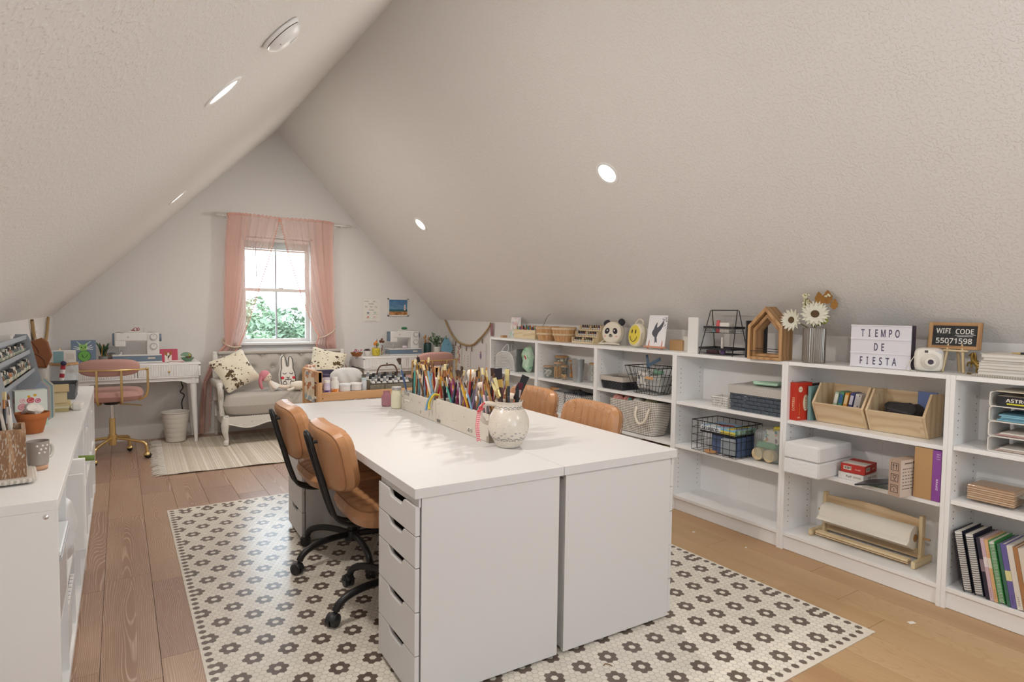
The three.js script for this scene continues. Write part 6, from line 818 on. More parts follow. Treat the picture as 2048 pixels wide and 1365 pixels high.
{ // bookcase 2: jars, buckets, bins
  const Y = ss(1, 0), woodLid = M_oak;
  const jar = (lab, x, z, r, h, fill) => { const t = thing('glass_jar', lab, 'jar', [x, Y, z]); P('glass', lathe([[0, 0.001], [r * 0.95, 0.001], [r, 0.006], [r, h * 0.80], [r * 0.92, h * 0.87]], 0, 0, 0, 28), M_glass, t); P('lid', [cyl(r * 0.97, r * 0.97, h * 0.07, 0, h * 0.93, 0, 28), cyl(r * 0.86, r * 0.86, h * 0.05, 0, h * 0.875, 0, 28)], woodLid, t); P('seal_ring', tor(r * 0.9, 0.003, 0, h * 0.885, 0, PI / 2), C('#d6d2c8', 0.5), t); const g = fill(r * 0.9, h * 0.8); P('contents', g[0], g[1], t, g[2]).userData.kind = 'stuff'; };
  const r = rng(55), bits = (n, s, mat, lab, kind, fh = 0.75) => (R, H) => { const o = []; for (let i = 0; i < n; i++) { const a = r() * 6.28, q = Math.sqrt(r()) * (R - s * 1.3), y = 0.006 + s * 1.1 + r() * (H * fh - s); o.push(kind === 'stick' ? bar([q * cos(a), 0.008, q * sin(a)], [q * cos(a) * 1.0 + (r() - 0.5) * 0.01, H * (0.8 + 0.15 * r()), q * sin(a)], s, 5) : kind === 'disc' ? put(new THREE.CylinderGeometry(s, s, s * 1.2, 8), q * cos(a), y, q * sin(a), r() * 3, r() * 3, 0) : box(s * 1.6, s, s * 0.8, q * cos(a), y, q * sin(a), r() * 3, r() * 3, r() * 3)); } return [o, mat, lab]; };
  jar('small glass jar of white clips with a wood lid', 2.405, -2.528, 0.046, 0.11, bits(60, 0.008, C('#e6e4e0', 0.6), 'white clips', 'box')); jar('wide glass jar of cotton under a wood lid, behind the stick jar', 2.53, -2.505, 0.06, 0.20, bits(80, 0.014, C('#d9d3c4', 0.95), 'cotton', 'disc', 0.95)); jar('glass jar of wooden craft sticks with a wood lid', 2.44, -2.43, 0.044, 0.15, bits(60, 0.0022, C('#d9b487', 0.7), 'wooden craft sticks', 'stick')); jar('narrow glass jar of wooden beads', 2.42, -2.315, 0.034, 0.13, bits(40, 0.006, C('#d9b48c', 0.7), 'wooden beads', 'disc', 0.35)); jar('tall glass jar of orange corks with a wood lid', 2.495, -2.285, 0.045, 0.175, bits(60, 0.01, C('#d59a63', 0.8), 'corks', 'disc', 0.9)); jar('glass canister with a wood lid behind the metal buckets', 2.52, -2.04, 0.045, 0.17, bits(40, 0.012, C('#e0dcd4', 0.8), 'white pompoms', 'disc', 0.9));
  const zinc = M({ color: hex('#b4b9bb'), roughness: 0.35, metalness: 0.75 }); for (let i = 0; i < 6; i++) { const t = thing('metal_bucket', i === 5 ? 'topmost galvanised bucket of the nested stack' : i === 0 ? 'lowest galvanised bucket of the nested stack' : 'galvanised bucket nested ' + ['', 'second', 'third', 'fourth', 'fifth'][i] + ' from the bottom of the stack', 'bucket', [2.425, Y + 0.001 + i * 0.0135, -2.14], i * 0.6, 'nested galvanised buckets'); P('shell', lathe([[0, 0.002], [0.036, 0.002], [0.0365, 0.0], [0.0525, 0.124], [0.0515, 0.124], [0.0355, 0.004], [0, 0.004]], 0, 0, 0, 32), zinc, t); P('rim', tor(0.0535, 0.0014, 0, 0.124, 0, PI / 2, 0, 0, PI * 2, 6, 32), zinc, t); }
  const Y2 = ss(1, 1);
  { const t = thing('oval_plaque', 'small wooden plaque with an oval recess on the bin shelf', 'plaque', [2.475, Y2, -2.515], faceWest + 0.3); const o = new THREE.Path(); o.absellipse(0, 0.1, 0.032, 0.062, 0, PI * 2); P('frame', extrude(rrect(0.105, 0.2, 0.008, 0, 0.1), 0.022, 0, 0.0, 0, 0, 0, 0, 0.003, [o]), M_cart, t); P('recess', rbox(0.08, 0.15, 0.006, 0.002, 0, 0.1, -0.006), C('#8a6234', 0.6), t); }
  const dots = canvasTex(256, 256, (c, W, H) => { c.fillStyle = '#dcdad8'; c.fillRect(0, 0, W, H); c.fillStyle = '#33343d'; for (let j = 0; j < 11; j++) for (let i = 0; i < 8; i++) { c.save(); c.translate((i + (j % 2) * 0.5 + 0.3) * W / 8, (j + 0.5) * H / 11); c.rotate(0.5); c.beginPath(); c.ellipse(0, 0, 5, 9, 0, 0, 7); c.fill(); c.restore(); } }); const dm = M({ map: dots, roughness: 0.85 });
  const bin = (lab, z, w, d, h) => { const t = thing('fabric_bin', lab, 'bin', [2.40 + d / 2, Y2, z]); for (const [ww, x, zz, ry] of [[w, -d / 2, 0, -PI / 2], [w, d / 2, 0, PI / 2], [d, 0, w / 2, 0], [d, 0, -w / 2, PI]]) { const g = new THREE.BoxGeometry(ww, h, 0.005); g.translate(0, h / 2, 0); g.rotateY(ry); g.translate(x, 0, zz); g.userData.keep = true; P('panel', g, dm, t, undefined, true); } P('bottom', box(d, 0.005, w, 0, 0.0035, 0), dm, t); P('trim', [box(0.008, 0.008, w + 0.006, -d / 2, h, 0), box(0.008, 0.008, w + 0.006, d / 2, h, 0), box(d + 0.006, 0.008, 0.008, 0, h, w / 2), box(d + 0.006, 0.008, 0.008, 0, h, -w / 2)], C('#77787f', 0.8), t); return t; };
  bin('fabric bin with black ticks, full of clear lids', -2.36, 0.135, 0.17, 0.185); bin('fabric bin with black ticks, full of dark cloth', -2.165, 0.20, 0.17, 0.18);
  one('clear_packet', 'clear plastic packet poking out of the ticked fabric bin', 'packet', put(crumple(new RoundedBoxGeometry(0.14, 0.02, 0.12, 6, 0.008), 0.012, 18), 0, 0, 0, 0.15, 0.2, 0.1), clearBag, [2.49, Y2 + 0.20, -2.36]); one('dark_cloth', 'dark printed cloth heaped in the ticked fabric bin', 'cloth', put(crumple(new RoundedBoxGeometry(0.115, 0.09, 0.14, 10, 0.03), 0.03, 20, 4), 0, 0, 0), M({ map: dataTex(64, 64, (u, v) => mixc([0.16, 0.17, 0.2], [0.55, 0.55, 0.58], smooth(0.1, 0.3, tnoise(u, v, 9, 1))), { repeat: [6, 6] }), roughness: 0.9 }), [2.485, Y2 + 0.16, -2.165]);
}
{ // bookcase 3
  const Y = ss(2, 0);
  { const t = thing('lined_basket', 'small black wicker basket with a beige cloth liner', 'basket', [2.445, Y, -1.648]); woven(t, 0.21, 0.16, 0.085, 0.14, 6, 14, C('#2e2f35', 0.5)); const L = [[-1, 0], [1, 0]]; P('liner', [box(0.006, 0.035, 0.248, -0.094, 0.082, 0, 0, 0, 0.08), box(0.006, 0.035, 0.248, 0.094, 0.082, 0, 0, 0, -0.08), box(0.19, 0.035, 0.006, 0, 0.082, 0.124), box(0.19, 0.035, 0.006, 0, 0.082, -0.124)], C('#c8c0b6', 0.95), t); P('filling', put(crumple(new RoundedBoxGeometry(0.17, 0.03, 0.22, 6, 0.01), 0.012, 18), 0, 0.07, 0), C('#a49d95', 0.95), t); }
  { const t = thing('wire_basket', 'black flared wire basket stuffed with bagged supplies', 'basket', [2.45, Y, -1.325]), a = 0.10, b = 0.075, A = 0.165, B = 0.115, h = 0.195, c = (s, q, y) => { const k = y / h; return [q * lerp(b, B, k), 0.003 + y, s * lerp(a, A, k)]; };
    const ring = (y, r) => wire([c(-1, -1, y), c(1, -1, y), c(1, 1, y), c(-1, 1, y)], r, 6, true); P('rim', ring(h, 0.0032), M_blackwire, t); for (const y of [0.0, 0.065, 0.13]) P('hoop', ring(y, 0.0018), M_blackwire, t); for (let i = 0; i <= 8; i++) for (const q of [-1, 1]) { const u = i / 4 - 1; P('upright', bar([q * b, 0.003, u * a], [q * B, 0.003 + h, u * A], 0.0018, 5), M_blackwire, t); } for (let i = 1; i < 5; i++) for (const s of [-1, 1]) { const u = i / 2.5 - 1; P('upright', bar([u * b, 0.003, s * a], [u * B, 0.003 + h, s * A], 0.0018, 5), M_blackwire, t); } P('tag', rbox(0.004, 0.02, 0.075, 0.002, -B - 0.003 + 0.012, 0.125, 0.075), M_cart, t);
    const it = (n, l, cc, s, col2, pos, f, seed) => one(n, l, cc, put(crumple(new RoundedBoxGeometry(...s, 10, 0.02), 0.022, f, seed), 0, 0, 0), col2, pos);
    it('supply_bag', 'clear bag of patterned scraps in the flared wire basket', 'bag', [0.105, 0.13, 0.105], M({ map: canvasTex(128, 128, (x, W, H) => { x.fillStyle = '#dfdcd6'; x.fillRect(0, 0, W, H); const r = rng(2); for (let i = 0; i < 60; i++) { x.fillStyle = ['#5a616e', '#b9b3a8', '#8d9aa8', '#efece6', '#6d7f74'][i % 5]; x.beginPath(); x.ellipse(r() * W, r() * H, 3 + r() * 6, 2 + r() * 4, r() * 3, 0, 7); x.fill(); } }, { repeat: [5, 5] }), roughness: 0.35 }), [2.455, Y + 0.095, -1.385], 16, 1); it('supply_bag', 'grey zip bag in the flared wire basket', 'bag', [0.105, 0.11, 0.105], C('#c3c5c3', 0.3), [2.455, Y + 0.08, -1.27], 15, 7); it('supply_bag', 'bag with a green zip in the flared wire basket', 'bag', [0.03, 0.035, 0.09], C('#7fae92', 0.4), [2.45, Y + 0.155, -1.27], 18, 3);
    const st = thing('blue_strap', 'slate blue plastic straps poking out of the wire basket', 'strap', [2.46, Y + 0.18, -1.35]); P('strap', rbox(0.003, 0.11, 0.022, 0.001, 0, 0.045, -0.03, -0.25), C('#54708c', 0.5), st); P('strap', rbox(0.003, 0.024, 0.15, 0.001, -0.005, 0.045, 0.03, -0.45), C('#54708c', 0.5), st); }
  { // yarn tote
    const Y2 = ss(2, 1), m = M({ map: canvasTex(256, 256, (c, W, H) => { c.fillStyle = '#dcd6cd'; c.fillRect(0, 0, W, H); for (let j = 0; j < 22; j++) for (let i = 0; i < 22; i++) { c.fillStyle = '#4a4549'; c.beginPath(); c.ellipse((i + 0.5) * W / 22, (j + 0.5) * H / 22, 3.6, 2.8, 0, 0, 7); c.fill(); c.fillStyle = 'rgba(250,246,238,.6)'; c.fillRect((i + 0.0) * W / 22, j * H / 22, W / 22, 2); } }, { repeat: [3.6, 3.6] }), roughness: 0.95 });
    const t = thing('rope_tote', 'cream woven tote with dark dots and thick rope handles, full of yarn', 'tote', [2.42, Y2, -1.415]), w = 0.50, d = 0.2, h = 0.235, f = (k) => (u, v) => { const a = u * PI * 2, n = 5, ca = cos(a), sa = sin(a), q = Math.pow(Math.pow(abs(ca), n) + Math.pow(abs(sa), n), -1 / n), s = (0.82 + 0.18 * v) * k, sag = 1 + 0.05 * sin(v * PI); return [ca * q * d / 2 * s * sag, 0.003 + v * h * (1 + 0.04 * sin(a * 2)), -sa * q * w / 2 * s * sag]; };
    const o = surf(f(1), 72, 14), ii = surf((u, v) => f(0.965)(1 - u, v), 72, 14); { const p = o.attributes.position, uv = o.attributes.uv; for (let i = 0; i < p.count; i++) uv.setXY(i, uv.getX(i) * 1.3, p.getY(i)); } o.userData.keep = ii.userData.keep = true; P('wall', [o, ii], m, t, undefined, true); P('base', box(d * 0.7, 0.006, w * 0.75, 0, 0.005, 0), m, t); P('rope_handle', tube([[-d / 2 + 0.004, h * 0.86, 0.07], [-d / 2 - 0.025, h * 0.6, 0.085], [-d / 2 - 0.03, h * 0.38, 0.125], [-d / 2 - 0.025, h * 0.45, 0.17], [-d / 2 + 0.0, h * 0.85, 0.195]], 0.0095, 40, 8), C('#e6ddcd', 0.95), t);
    const yarn = (lab, c, x, y, z, r) => { const o2 = thing('yarn_ball', lab, 'yarn', [2.42 + x, Y2 + y, -1.415 + z], 0); P('core', sph(r * 0.95, 0, 0, 0, 1, 1, 1, 20, 14), C(c, 0.98), o2); const s = []; for (let k = 0; k < 12; k++) { const g = new THREE.TorusGeometry(r * 0.96, r * 0.06, 5, 28); g.rotateX(k * 0.9); g.rotateY(k * 1.7); s.push(g); } P('strands', s, C(c, 0.98), o2).userData.kind = 'stuff'; };
    yarn('blush pink ball of yarn at the corner of the tote', '#e0a49c', -0.035, 0.212, -0.18, 0.05); yarn('coral pink ball of yarn in the tote', '#dc9a90', -0.025, 0.216, -0.08, 0.047); yarn('white ball of yarn in the tote', '#e8e4da', -0.02, 0.214, 0.015, 0.047); yarn('pale cream ball of yarn in the tote', '#e6dfc4', 0.0, 0.214, 0.115, 0.05); yarn('small teal ball of yarn in the tote', '#5f9a92', -0.066, 0.236, -0.032, 0.016); yarn('ivory ball of yarn behind the coral yarn', '#e3ddd0', 0.055, 0.214, -0.03, 0.03);
  }
  { const Y3 = ss(2, 2), cs = ['#3d6b4c', '#d6cfc4', '#c99aa0', '#6f7d8c', '#b6a58d', '#8c4a52', '#4f7f8c', '#d9c9a0'], nm = ['green', 'ivory', 'rose', 'slate', 'tan', 'wine', 'teal', 'straw']; for (let i = 0; i < 8; i++) { const h = 0.26 + (i * 7 % 5) * 0.012, o = thing('book', nm[i] + ' book on the bottom shelf beneath the yarn tote', 'book', [2.435, Y3, -1.40 + i * 0.046], 0, 'books beneath the yarn tote'); P('pages', box(0.18, h - 0.008, 0.026, 0.004, h / 2, 0), C('#e9e4d8', 0.9), o); P('cover', [box(0.188, h, 0.003, 0, h / 2, 0.0155), box(0.188, h, 0.003, 0, h / 2, -0.0155), box(0.003, h, 0.034, -0.0945, h / 2, 0)], C(cs[i], 0.6), o); } }
}
{ // bookcase 4
  const Y = ss(3, 0), Y2 = ss(3, 1);
  { const t = thing('openwork_tray', 'small white openwork tray beside the grey wicker basket', 'tray', [2.405, Y, -0.655]), w = 0.115, d = 0.10, h = 0.064, M_pl = C('#e6e3de', 0.5); P('base', box(d, 0.004, w, 0, 0.003, 0), M_pl, t); for (const s of [-1, 1]) { P('lattice_side', lattice([s * d / 2, 0.004, -w / 2], [s * d / 2, 0.004, w / 2], [s * d / 2 * 1.06, h, -w / 2 * 1.06], [s * d / 2 * 1.06, h, w / 2 * 1.06], 8, 4, 0.0025), M_pl, t).userData.kind = 'stuff'; P('lattice_end', lattice([-d / 2, 0.004, s * w / 2], [d / 2, 0.004, s * w / 2], [-d / 2 * 1.06, h, s * w / 2 * 1.06], [d / 2 * 1.06, h, s * w / 2 * 1.06], 7, 4, 0.0025), M_pl, t).userData.kind = 'stuff'; } P('rim', wire([[-d / 2 * 1.06, h, -w / 2 * 1.06], [d / 2 * 1.06, h, -w / 2 * 1.06], [d / 2 * 1.06, h, w / 2 * 1.06], [-d / 2 * 1.06, h, w / 2 * 1.06]], 0.004, 6, true), M_pl, t); }
  { const t = thing('wicker_basket', 'dark grey wicker basket with a patterned liner folded over its rim', 'basket', [2.455, Y, -0.405]), w = 0.335, d = 0.20; woven(t, w, d, 0.115, 0.05, 5, 13, C('#4d5762', 0.55)); const lm = M({ map: canvasTex(128, 128, (c, W, H) => { c.fillStyle = '#d3cfca'; c.fillRect(0, 0, W, H); c.strokeStyle = '#9a9591'; c.lineWidth = 2; for (let i = -10; i < 20; i++) { c.beginPath(); for (let y = 0; y <= H; y += 8) c.lineTo(i * 9 + (y / 8 % 2) * 7, y); c.stroke(); } }, { repeat: [8, 8] }), roughness: 0.95 }); P('liner', [box(0.006, 0.05, w + 0.03, -d / 2 - 0.009, 0.13, 0, 0, 0, 0.05), box(0.006, 0.05, w + 0.03, d / 2 + 0.009, 0.13, 0, 0, 0, -0.05), box(d + 0.02, 0.05, 0.006, 0, 0.13, w / 2 + 0.012), box(d + 0.02, 0.05, 0.006, 0, 0.13, -w / 2 - 0.012)], lm, t); P('filling', put(crumple(new RoundedBoxGeometry(d, 0.03, w, 10, 0.012), 0.014, 14), 0, 0.145, 0), lm, t); one('mint_packets', 'mint green striped packets on the grey wicker basket', 'packet', put(crumple(new RoundedBoxGeometry(0.10, 0.022, 0.15, 8, 0.008), 0.014, 22), 0, 0, 0), M({ map: canvasTex(64, 64, (c, W, H) => { c.fillStyle = '#dfeee4'; c.fillRect(0, 0, W, H); c.fillStyle = '#8fc9a4'; for (let i = 0; i < 8; i++) c.fillRect(i * 8, 0, 4, H); }, { repeat: [12, 12] }), roughness: 0.4 }), [2.44, Y + 0.178, -0.39], 0.2); }
  { const t = thing('wire_bin', 'black rectangular wire bin holding board games', 'basket', [2.425, Y2, -0.655]), w = 0.335, d = 0.25, h = 0.195; const g = (a, b, c, e, nu, nv, nm) => { const A = V(...a), B = V(...b), Cc = V(...c), D = V(...e), pt = (u, v) => A.clone().lerp(B, u).lerp(Cc.clone().lerp(D, u), v).toArray(); for (let i = 0; i <= nu; i++) P(nm, bar(pt(i / nu, 0), pt(i / nu, 1), 0.0017, 5), M_blackwire, t); for (let j = 0; j < nv; j++) P(nm, bar(pt(0, j / nv), pt(1, j / nv), 0.0017, 5), M_blackwire, t); };
    for (const s of [-1, 1]) g([s * d / 2, 0.003, -w / 2], [s * d / 2, 0.003, w / 2], [s * d / 2, h, -w / 2], [s * d / 2, h, w / 2], 7, 4, 'side_wire'); for (const s of [-1, 1]) g([-d / 2, 0.003, s * w / 2], [d / 2, 0.003, s * w / 2], [-d / 2, h, s * w / 2], [d / 2, h, s * w / 2], 5, 4, 'end_wire'); for (let i = 1; i < 7; i++) P('base_wire', bar([-d / 2, 0.003, lerp(-w / 2, w / 2, i / 7)], [d / 2, 0.003, lerp(-w / 2, w / 2, i / 7)], 0.0017, 5), M_blackwire, t); P('rim', wire([[-d / 2, h, -w / 2], [d / 2, h, -w / 2], [d / 2, h, w / 2], [-d / 2, h, w / 2]], 0.0032, 6, true), M_blackwire, t);
    one('blue_game_box', 'blue box standing under the striped game box in the wire bin', 'game', rbox(0.16, 0.115, 0.20, 0.003, 0, 0.0575, 0), C('#55688c', 0.55), [2.425, Y2 + 0.0055, -0.60]);
    const topM = textMat(256, 192, '#9fc0dc', (c, W, H) => { c.fillStyle = '#d9573c'; c.beginPath(); c.ellipse(130, 80, 62, 34, 0.3, 0, 7); c.fill(); c.fillStyle = '#e2cf59'; c.fillRect(0, 140, W, 30); c.fillStyle = '#e9e8e4'; c.beginPath(); c.ellipse(60, 50, 50, 26, 0, 0, 7); c.fill(); c.fillStyle = '#3b4c78'; c.font = 'bold 44px sans-serif'; c.fillText('SORRY!', 60, 186); }), fm = textMat(256, 48, '#dde2e6', (c, W, H) => { c.fillStyle = '#2c2f3c'; c.font = 'bold 38px sans-serif'; c.fillText('SORRY!', 6, 38); c.fillStyle = '#e0cf5c'; c.fillRect(150, 0, 106, H); c.fillStyle = '#7eb8d8'; c.fillRect(150, 0, 106, 16); }), gm = textMat(256, 48, '#dfe8df', (c, W, H) => { c.fillStyle = '#3f9a66'; for (let i = 0; i < 14; i++) c.fillRect(i * 20, 0, 9, H); c.fillStyle = '#24242c'; c.font = 'bold 30px sans-serif'; c.fillText('SORRY', 130, 36); });
    const b = pbox('board_game', 0.20, 0.032, 0.26, faces(fm, { py: topM, nx: fm, pz: gm })); b.position.set(2.425, Y2 + 0.15, -0.645); b.userData = { label: 'flat board game box with green striped end in the wire bin', category: 'game' }; const bb = one('black_game_box', 'thin black box beneath the green-striped board game', 'game', rbox(0.205, 0.011, 0.265, 0.002, 0, 0.0055, 0), C('#1d1e22', 0.5), [2.425, Y2 + 0.1215, -0.645]); one('token_puck', 'orange patterned wooden coaster lying in the wire bin', 'coaster', [cyl(0.042, 0.042, 0.006, 0, 0.003, 0, 28)], C('#d9a06a', 0.6), [2.335, Y2 + 0.0055, -0.695]); one('zip_pouch', 'clear zip pouch with a green seal inside the wire bin', 'pouch', put(crumple(new RoundedBoxGeometry(0.03, 0.10, 0.10, 8, 0.012), 0.014, 20), 0, 0.056, 0), M({ color: hex('#b9c4cc'), roughness: 0.2, transmission: 0.35, thickness: 0 }), [2.325, Y2 + 0.0055, -0.56]); }
  { const t = thing('craft_bag', 'clear plastic bag of round wooden slices and packets beside the wire bin', 'bag', [2.44, Y2, -0.345]); P('bag_skin', put(crumple(cushion({ w: 0.19, h: 0.20, t: 0.14, n: 5, p: 6, q: 2 }), 0.014, 12, 2), 0, 0.108, 0, 0, -PI / 2), M({ color: col(0.86, 0.89, 0.89), roughness: 0.22, transmission: 0.82, thickness: 0 }), t);
    for (const [z, lab] of [[-0.405, 'pale round wooden slice in the clear bag by the wire bin'], [-0.33, 'pale round wooden slice with a crack line in the clear bag']]) { const o = one('wood_slice', lab, 'wood slice', put(new THREE.CylinderGeometry(0.036, 0.036, 0.04, 28), 0, 0.038, 0, 0, 0, PI / 2), M_pale, [2.405, Y2 + 0.006, z]); } one('green_roll', 'green crinkled paper resting on the wooden slices', 'paper', put(crumple(new RoundedBoxGeometry(0.05, 0.03, 0.12, 8, 0.012), 0.014, 20), 0, 0, 0), C('#79b894', 0.8), [2.435, Y2 + 0.097, -0.365]); one('white_packet', 'white packet with coloured print in the clear bag', 'packet', put(crumple(new RoundedBoxGeometry(0.05, 0.08, 0.13, 8, 0.012), 0.016, 18, 4), 0, 0, 0), M({ map: canvasTex(128, 128, (c, W, H) => { c.fillStyle = '#ebe7e0'; c.fillRect(0, 0, W, H); const r = rng(5); for (let i = 0; i < 18; i++) { c.fillStyle = ['#3f7fa0', '#d08a5a', '#3f8f5a', '#c9a23a', '#7a4a6c'][i % 5]; c.beginPath(); c.ellipse(r() * W, r() * H, 5 + r() * 9, 3 + r() * 6, r() * 3, 0, 7); c.fill(); } }, { repeat: [7, 7] }), roughness: 0.5 }), [2.45, Y2 + 0.15, -0.325]); one('yellow_packet', 'bright yellow packet at the top of the clear bag', 'packet', put(crumple(new RoundedBoxGeometry(0.04, 0.035, 0.06, 6, 0.012), 0.012, 20), 0, 0, 0), C('#e0cd3f', 0.5), [2.45, Y2 + 0.205, -0.30]); }
}
{ // bookcase 5
  const Y = ss(4, 0), Y2 = ss(4, 1), Y3 = ss(4, 2);
  { const cov = textMat(160, 280, '#cf3a22', (c, W, H) => { c.fillStyle = '#f0e6cc'; c.beginPath(); c.arc(36, 50, 22, 0, 7); c.fill(); c.fillStyle = '#c9372a'; c.font = 'bold 11px sans-serif'; c.fillText('Gallo', 22, 54); c.fillStyle = '#efe3c8'; c.beginPath(); c.ellipse(96, 150, 30, 62, 0, 0, 7); c.fill(); c.save(); c.translate(106, 200); c.rotate(-PI / 2); c.fillStyle = '#8c2a1c'; c.font = 'bold 25px serif'; c.fillText('LOTERIA', 0, 0); c.restore(); c.save(); c.translate(34, 240); c.rotate(-PI / 2); c.fillStyle = '#e9b23c'; c.font = '13px sans-serif'; c.fillText('Juego de mesa', 0, 0); c.restore(); c.fillStyle = '#f2d9b0'; c.fillRect(12, 254, 10, 10); c.fillRect(26, 254, 10, 10); }), sp = textMat(48, 280, '#c4341f', (c, W, H) => { c.save(); c.translate(32, 230); c.rotate(-PI / 2); c.fillStyle = '#efd9a8'; c.font = 'bold 22px serif'; c.fillText('LOTERIA', 20, 0); c.restore(); });
    const b = pbox('game_box', 0.12, 0.21, 0.045, faces(sp, { pz: cov, nz: cov, py: C('#8f2417', 0.5), ny: C('#8f2417', 0.5) })); b.position.set(2.402, Y + 0.105, -0.152); b.rotation.y = -0.12; b.userData = { label: 'upright red card game box with an oval cream title', category: 'game' };
    one('teal_book', 'thin teal book beside the red game box', 'book', rbox(0.15, 0.19, 0.018, 0.002, 0, 0.095, 0), C('#7fa9a8', 0.6), [2.485, Y, -0.108]); one('dark_tablet', 'black slim case standing behind the red game box', 'case', rbox(0.11, 0.20, 0.016, 0.003, 0, 0.1, 0), C('#2a2729', 0.5), [2.53, Y, -0.140]); }
  const bin = (lab, z) => { const t = thing('slanted_bin', lab, 'bin', [2.43, Y, z]), W = 0.272, side = [[0, 0], [0.135, 0], [0.15, 0.205], [0.02, 0.212], [-0.055, 0.105]]; for (const s of [-1, 1]) P('side_board', extrude(side, 0.011, 0, 0.001, s * (W / 2 - 0.006), 0, 0, 0, 0.001), M_pine, t); P('front_board', box(0.011, 0.118, W - 0.024, -0.0225, 0.056, 0, 0, 0, 0.4823), M_pine, t); P('back_board', box(0.011, 0.20, W - 0.024, 0.140, 0.104, 0, 0, 0, -0.073), M_pine, t); P('bottom_board', box(0.125, 0.01, W - 0.024, 0.066, 0.006, 0), M_pine, t); };
  bin('slanted pine bin holding small card games', 0.062); bin('slanted pine bin holding a black plastic bag', 0.343);
  { const it = [['pale green card box leaning in the pine bin', '#b9cdb9', -0.058], ['blue and green card box leaning in the pine bin', '#5c9a78', -0.032], ['orange card box leaning in the pine bin', '#e19a3c', -0.004], ['navy card box leaning in the pine bin', '#4b4f86', 0.024], ['white card box with black lettering in the pine bin', '#e6e3e2', 0.056]]; it.forEach(([l, c, dz], i) => { const o = thing('card_box', l, 'card game', [2.497, Y + 0.018, 0.05 + dz], 0, 'card games in the pine bin'); const m = i === 4 ? textMat(96, 128, c, (x, W, H) => { x.save(); x.translate(70, 122); x.rotate(-PI / 2 + 0.05); x.fillStyle = '#26242c'; x.font = 'italic bold 40px serif'; x.fillText('Zingo', 4, 0); x.restore(); }) : C(c, 0.5); const g = new THREE.BoxGeometry(0.075, 0.15 + (i % 2) * 0.01, i === 4 ? 0.03 : 0.02); g.translate(0, 0.08, 0); g.userData.keep = true; P('carton', g, m, o, undefined, true); P('label_strip', box(0.004, 0.05, i === 4 ? 0.024 : 0.016, -0.0375, 0.12, 0), C(['#f0efe8', '#3d6fa8', '#f2d7a2', '#d8d6e6', '#cfcdd0'][i], 0.5), o); o.rotation.set(-0.0 + 0.18, 0, 0); }); }
  one('plastic_bag', 'crumpled black plastic bag in the slanted pine bin', 'bag', put(crumple(new RoundedBoxGeometry(0.095, 0.12, 0.16, 12, 0.035), 0.026, 24, 5), 0, 0.072, 0), C('#38373a', 0.25), [2.49, Y + 0.0175, 0.33]); one('blue_notebook', 'blue notebook standing at the back of the pine bin', 'notebook', rbox(0.012, 0.20, 0.085, 0.002, 0, 0.10, 0), C('#6a7fb4', 0.6), [2.545, Y + 0.0125, 0.42]);
  { const foam = M({ color: hex('#e9e9ea'), roughness: 0.85, bumpMap: grainBump, bumpScale: 0.0012 }); const a = one('foam_box', 'white foam box, lower of the two stacked', 'foam box', rbox(0.315, 0.082, 0.197, 0.01, 0, 0.041, 0), foam, [2.345, Y2, -0.012]); one('foam_box', 'white foam box with a dimple, upper of the two stacked', 'foam box', rbox(0.317, 0.083, 0.199, 0.012, 0, 0.0415, 0), foam, [2.345, Y2 + 0.083, -0.012]); }
  { const red = textMat(160, 64, '#b5322b', (c, W, H) => { c.fillStyle = '#ece3d4'; c.fillRect(18, 18, 52, 26); c.fillStyle = '#26201e'; for (let i = 0; i < 12; i++) c.fillRect(22 + i * 3.8, 21, 1 + i % 3, 18); c.fillStyle = '#e9c9b8'; c.font = 'bold 15px sans-serif'; c.fillText('Craft', 96, 40); }); const b = pbox('red_carton', 0.15, 0.046, 0.115, faces(red, { py: textMat(128, 96, '#c2443a', (c, W, H) => { c.fillStyle = '#d9cfc6'; c.fillRect(0, 0, W * 0.6, H); c.fillStyle = '#a52d28'; c.font = 'bold 20px sans-serif'; c.fillText('CLAY', 70, 52); }), ny: red })); b.position.set(2.425, Y2 + 0.0355 + 0.0235, 0.165); b.rotation.y = 0.1; b.userData = { label: 'red printed carton lying on a white carton', category: 'carton' }; const w = pbox('white_carton', 0.15, 0.034, 0.125, faces(textMat(160, 40, '#e3dfda', (c, W, H) => { c.fillStyle = '#3a3a3e'; c.font = 'bold 18px sans-serif'; c.fillText('Puff', 50, 27); c.fillStyle = '#bcb4ac'; c.fillRect(94, 14, 50, 12); }), { py: C('#cfc8c0', 0.6) })); w.position.set(2.42, Y2 + 0.0175, 0.165); w.rotation.y = 0.02; w.userData = { label: 'flat white carton beneath the red carton', category: 'carton' }; }
  { const t = thing('light_pad', 'dark slim tablet leaning between the red carton and the brown box', 'tablet', [2.335, Y2 + 0.005, 0.228]); P('slab', rbox(0.15, 0.008, 0.165, 0.003, 0, 0, 0.08), C('#2d333b', 0.35), t); P('screen', box(0.135, 0.001, 0.15, 0, -0.0045, 0.08), C('#7fae9f', 0.3), t); t.rotation.set(-0.27, 0.05, 0, 'YXZ'); }
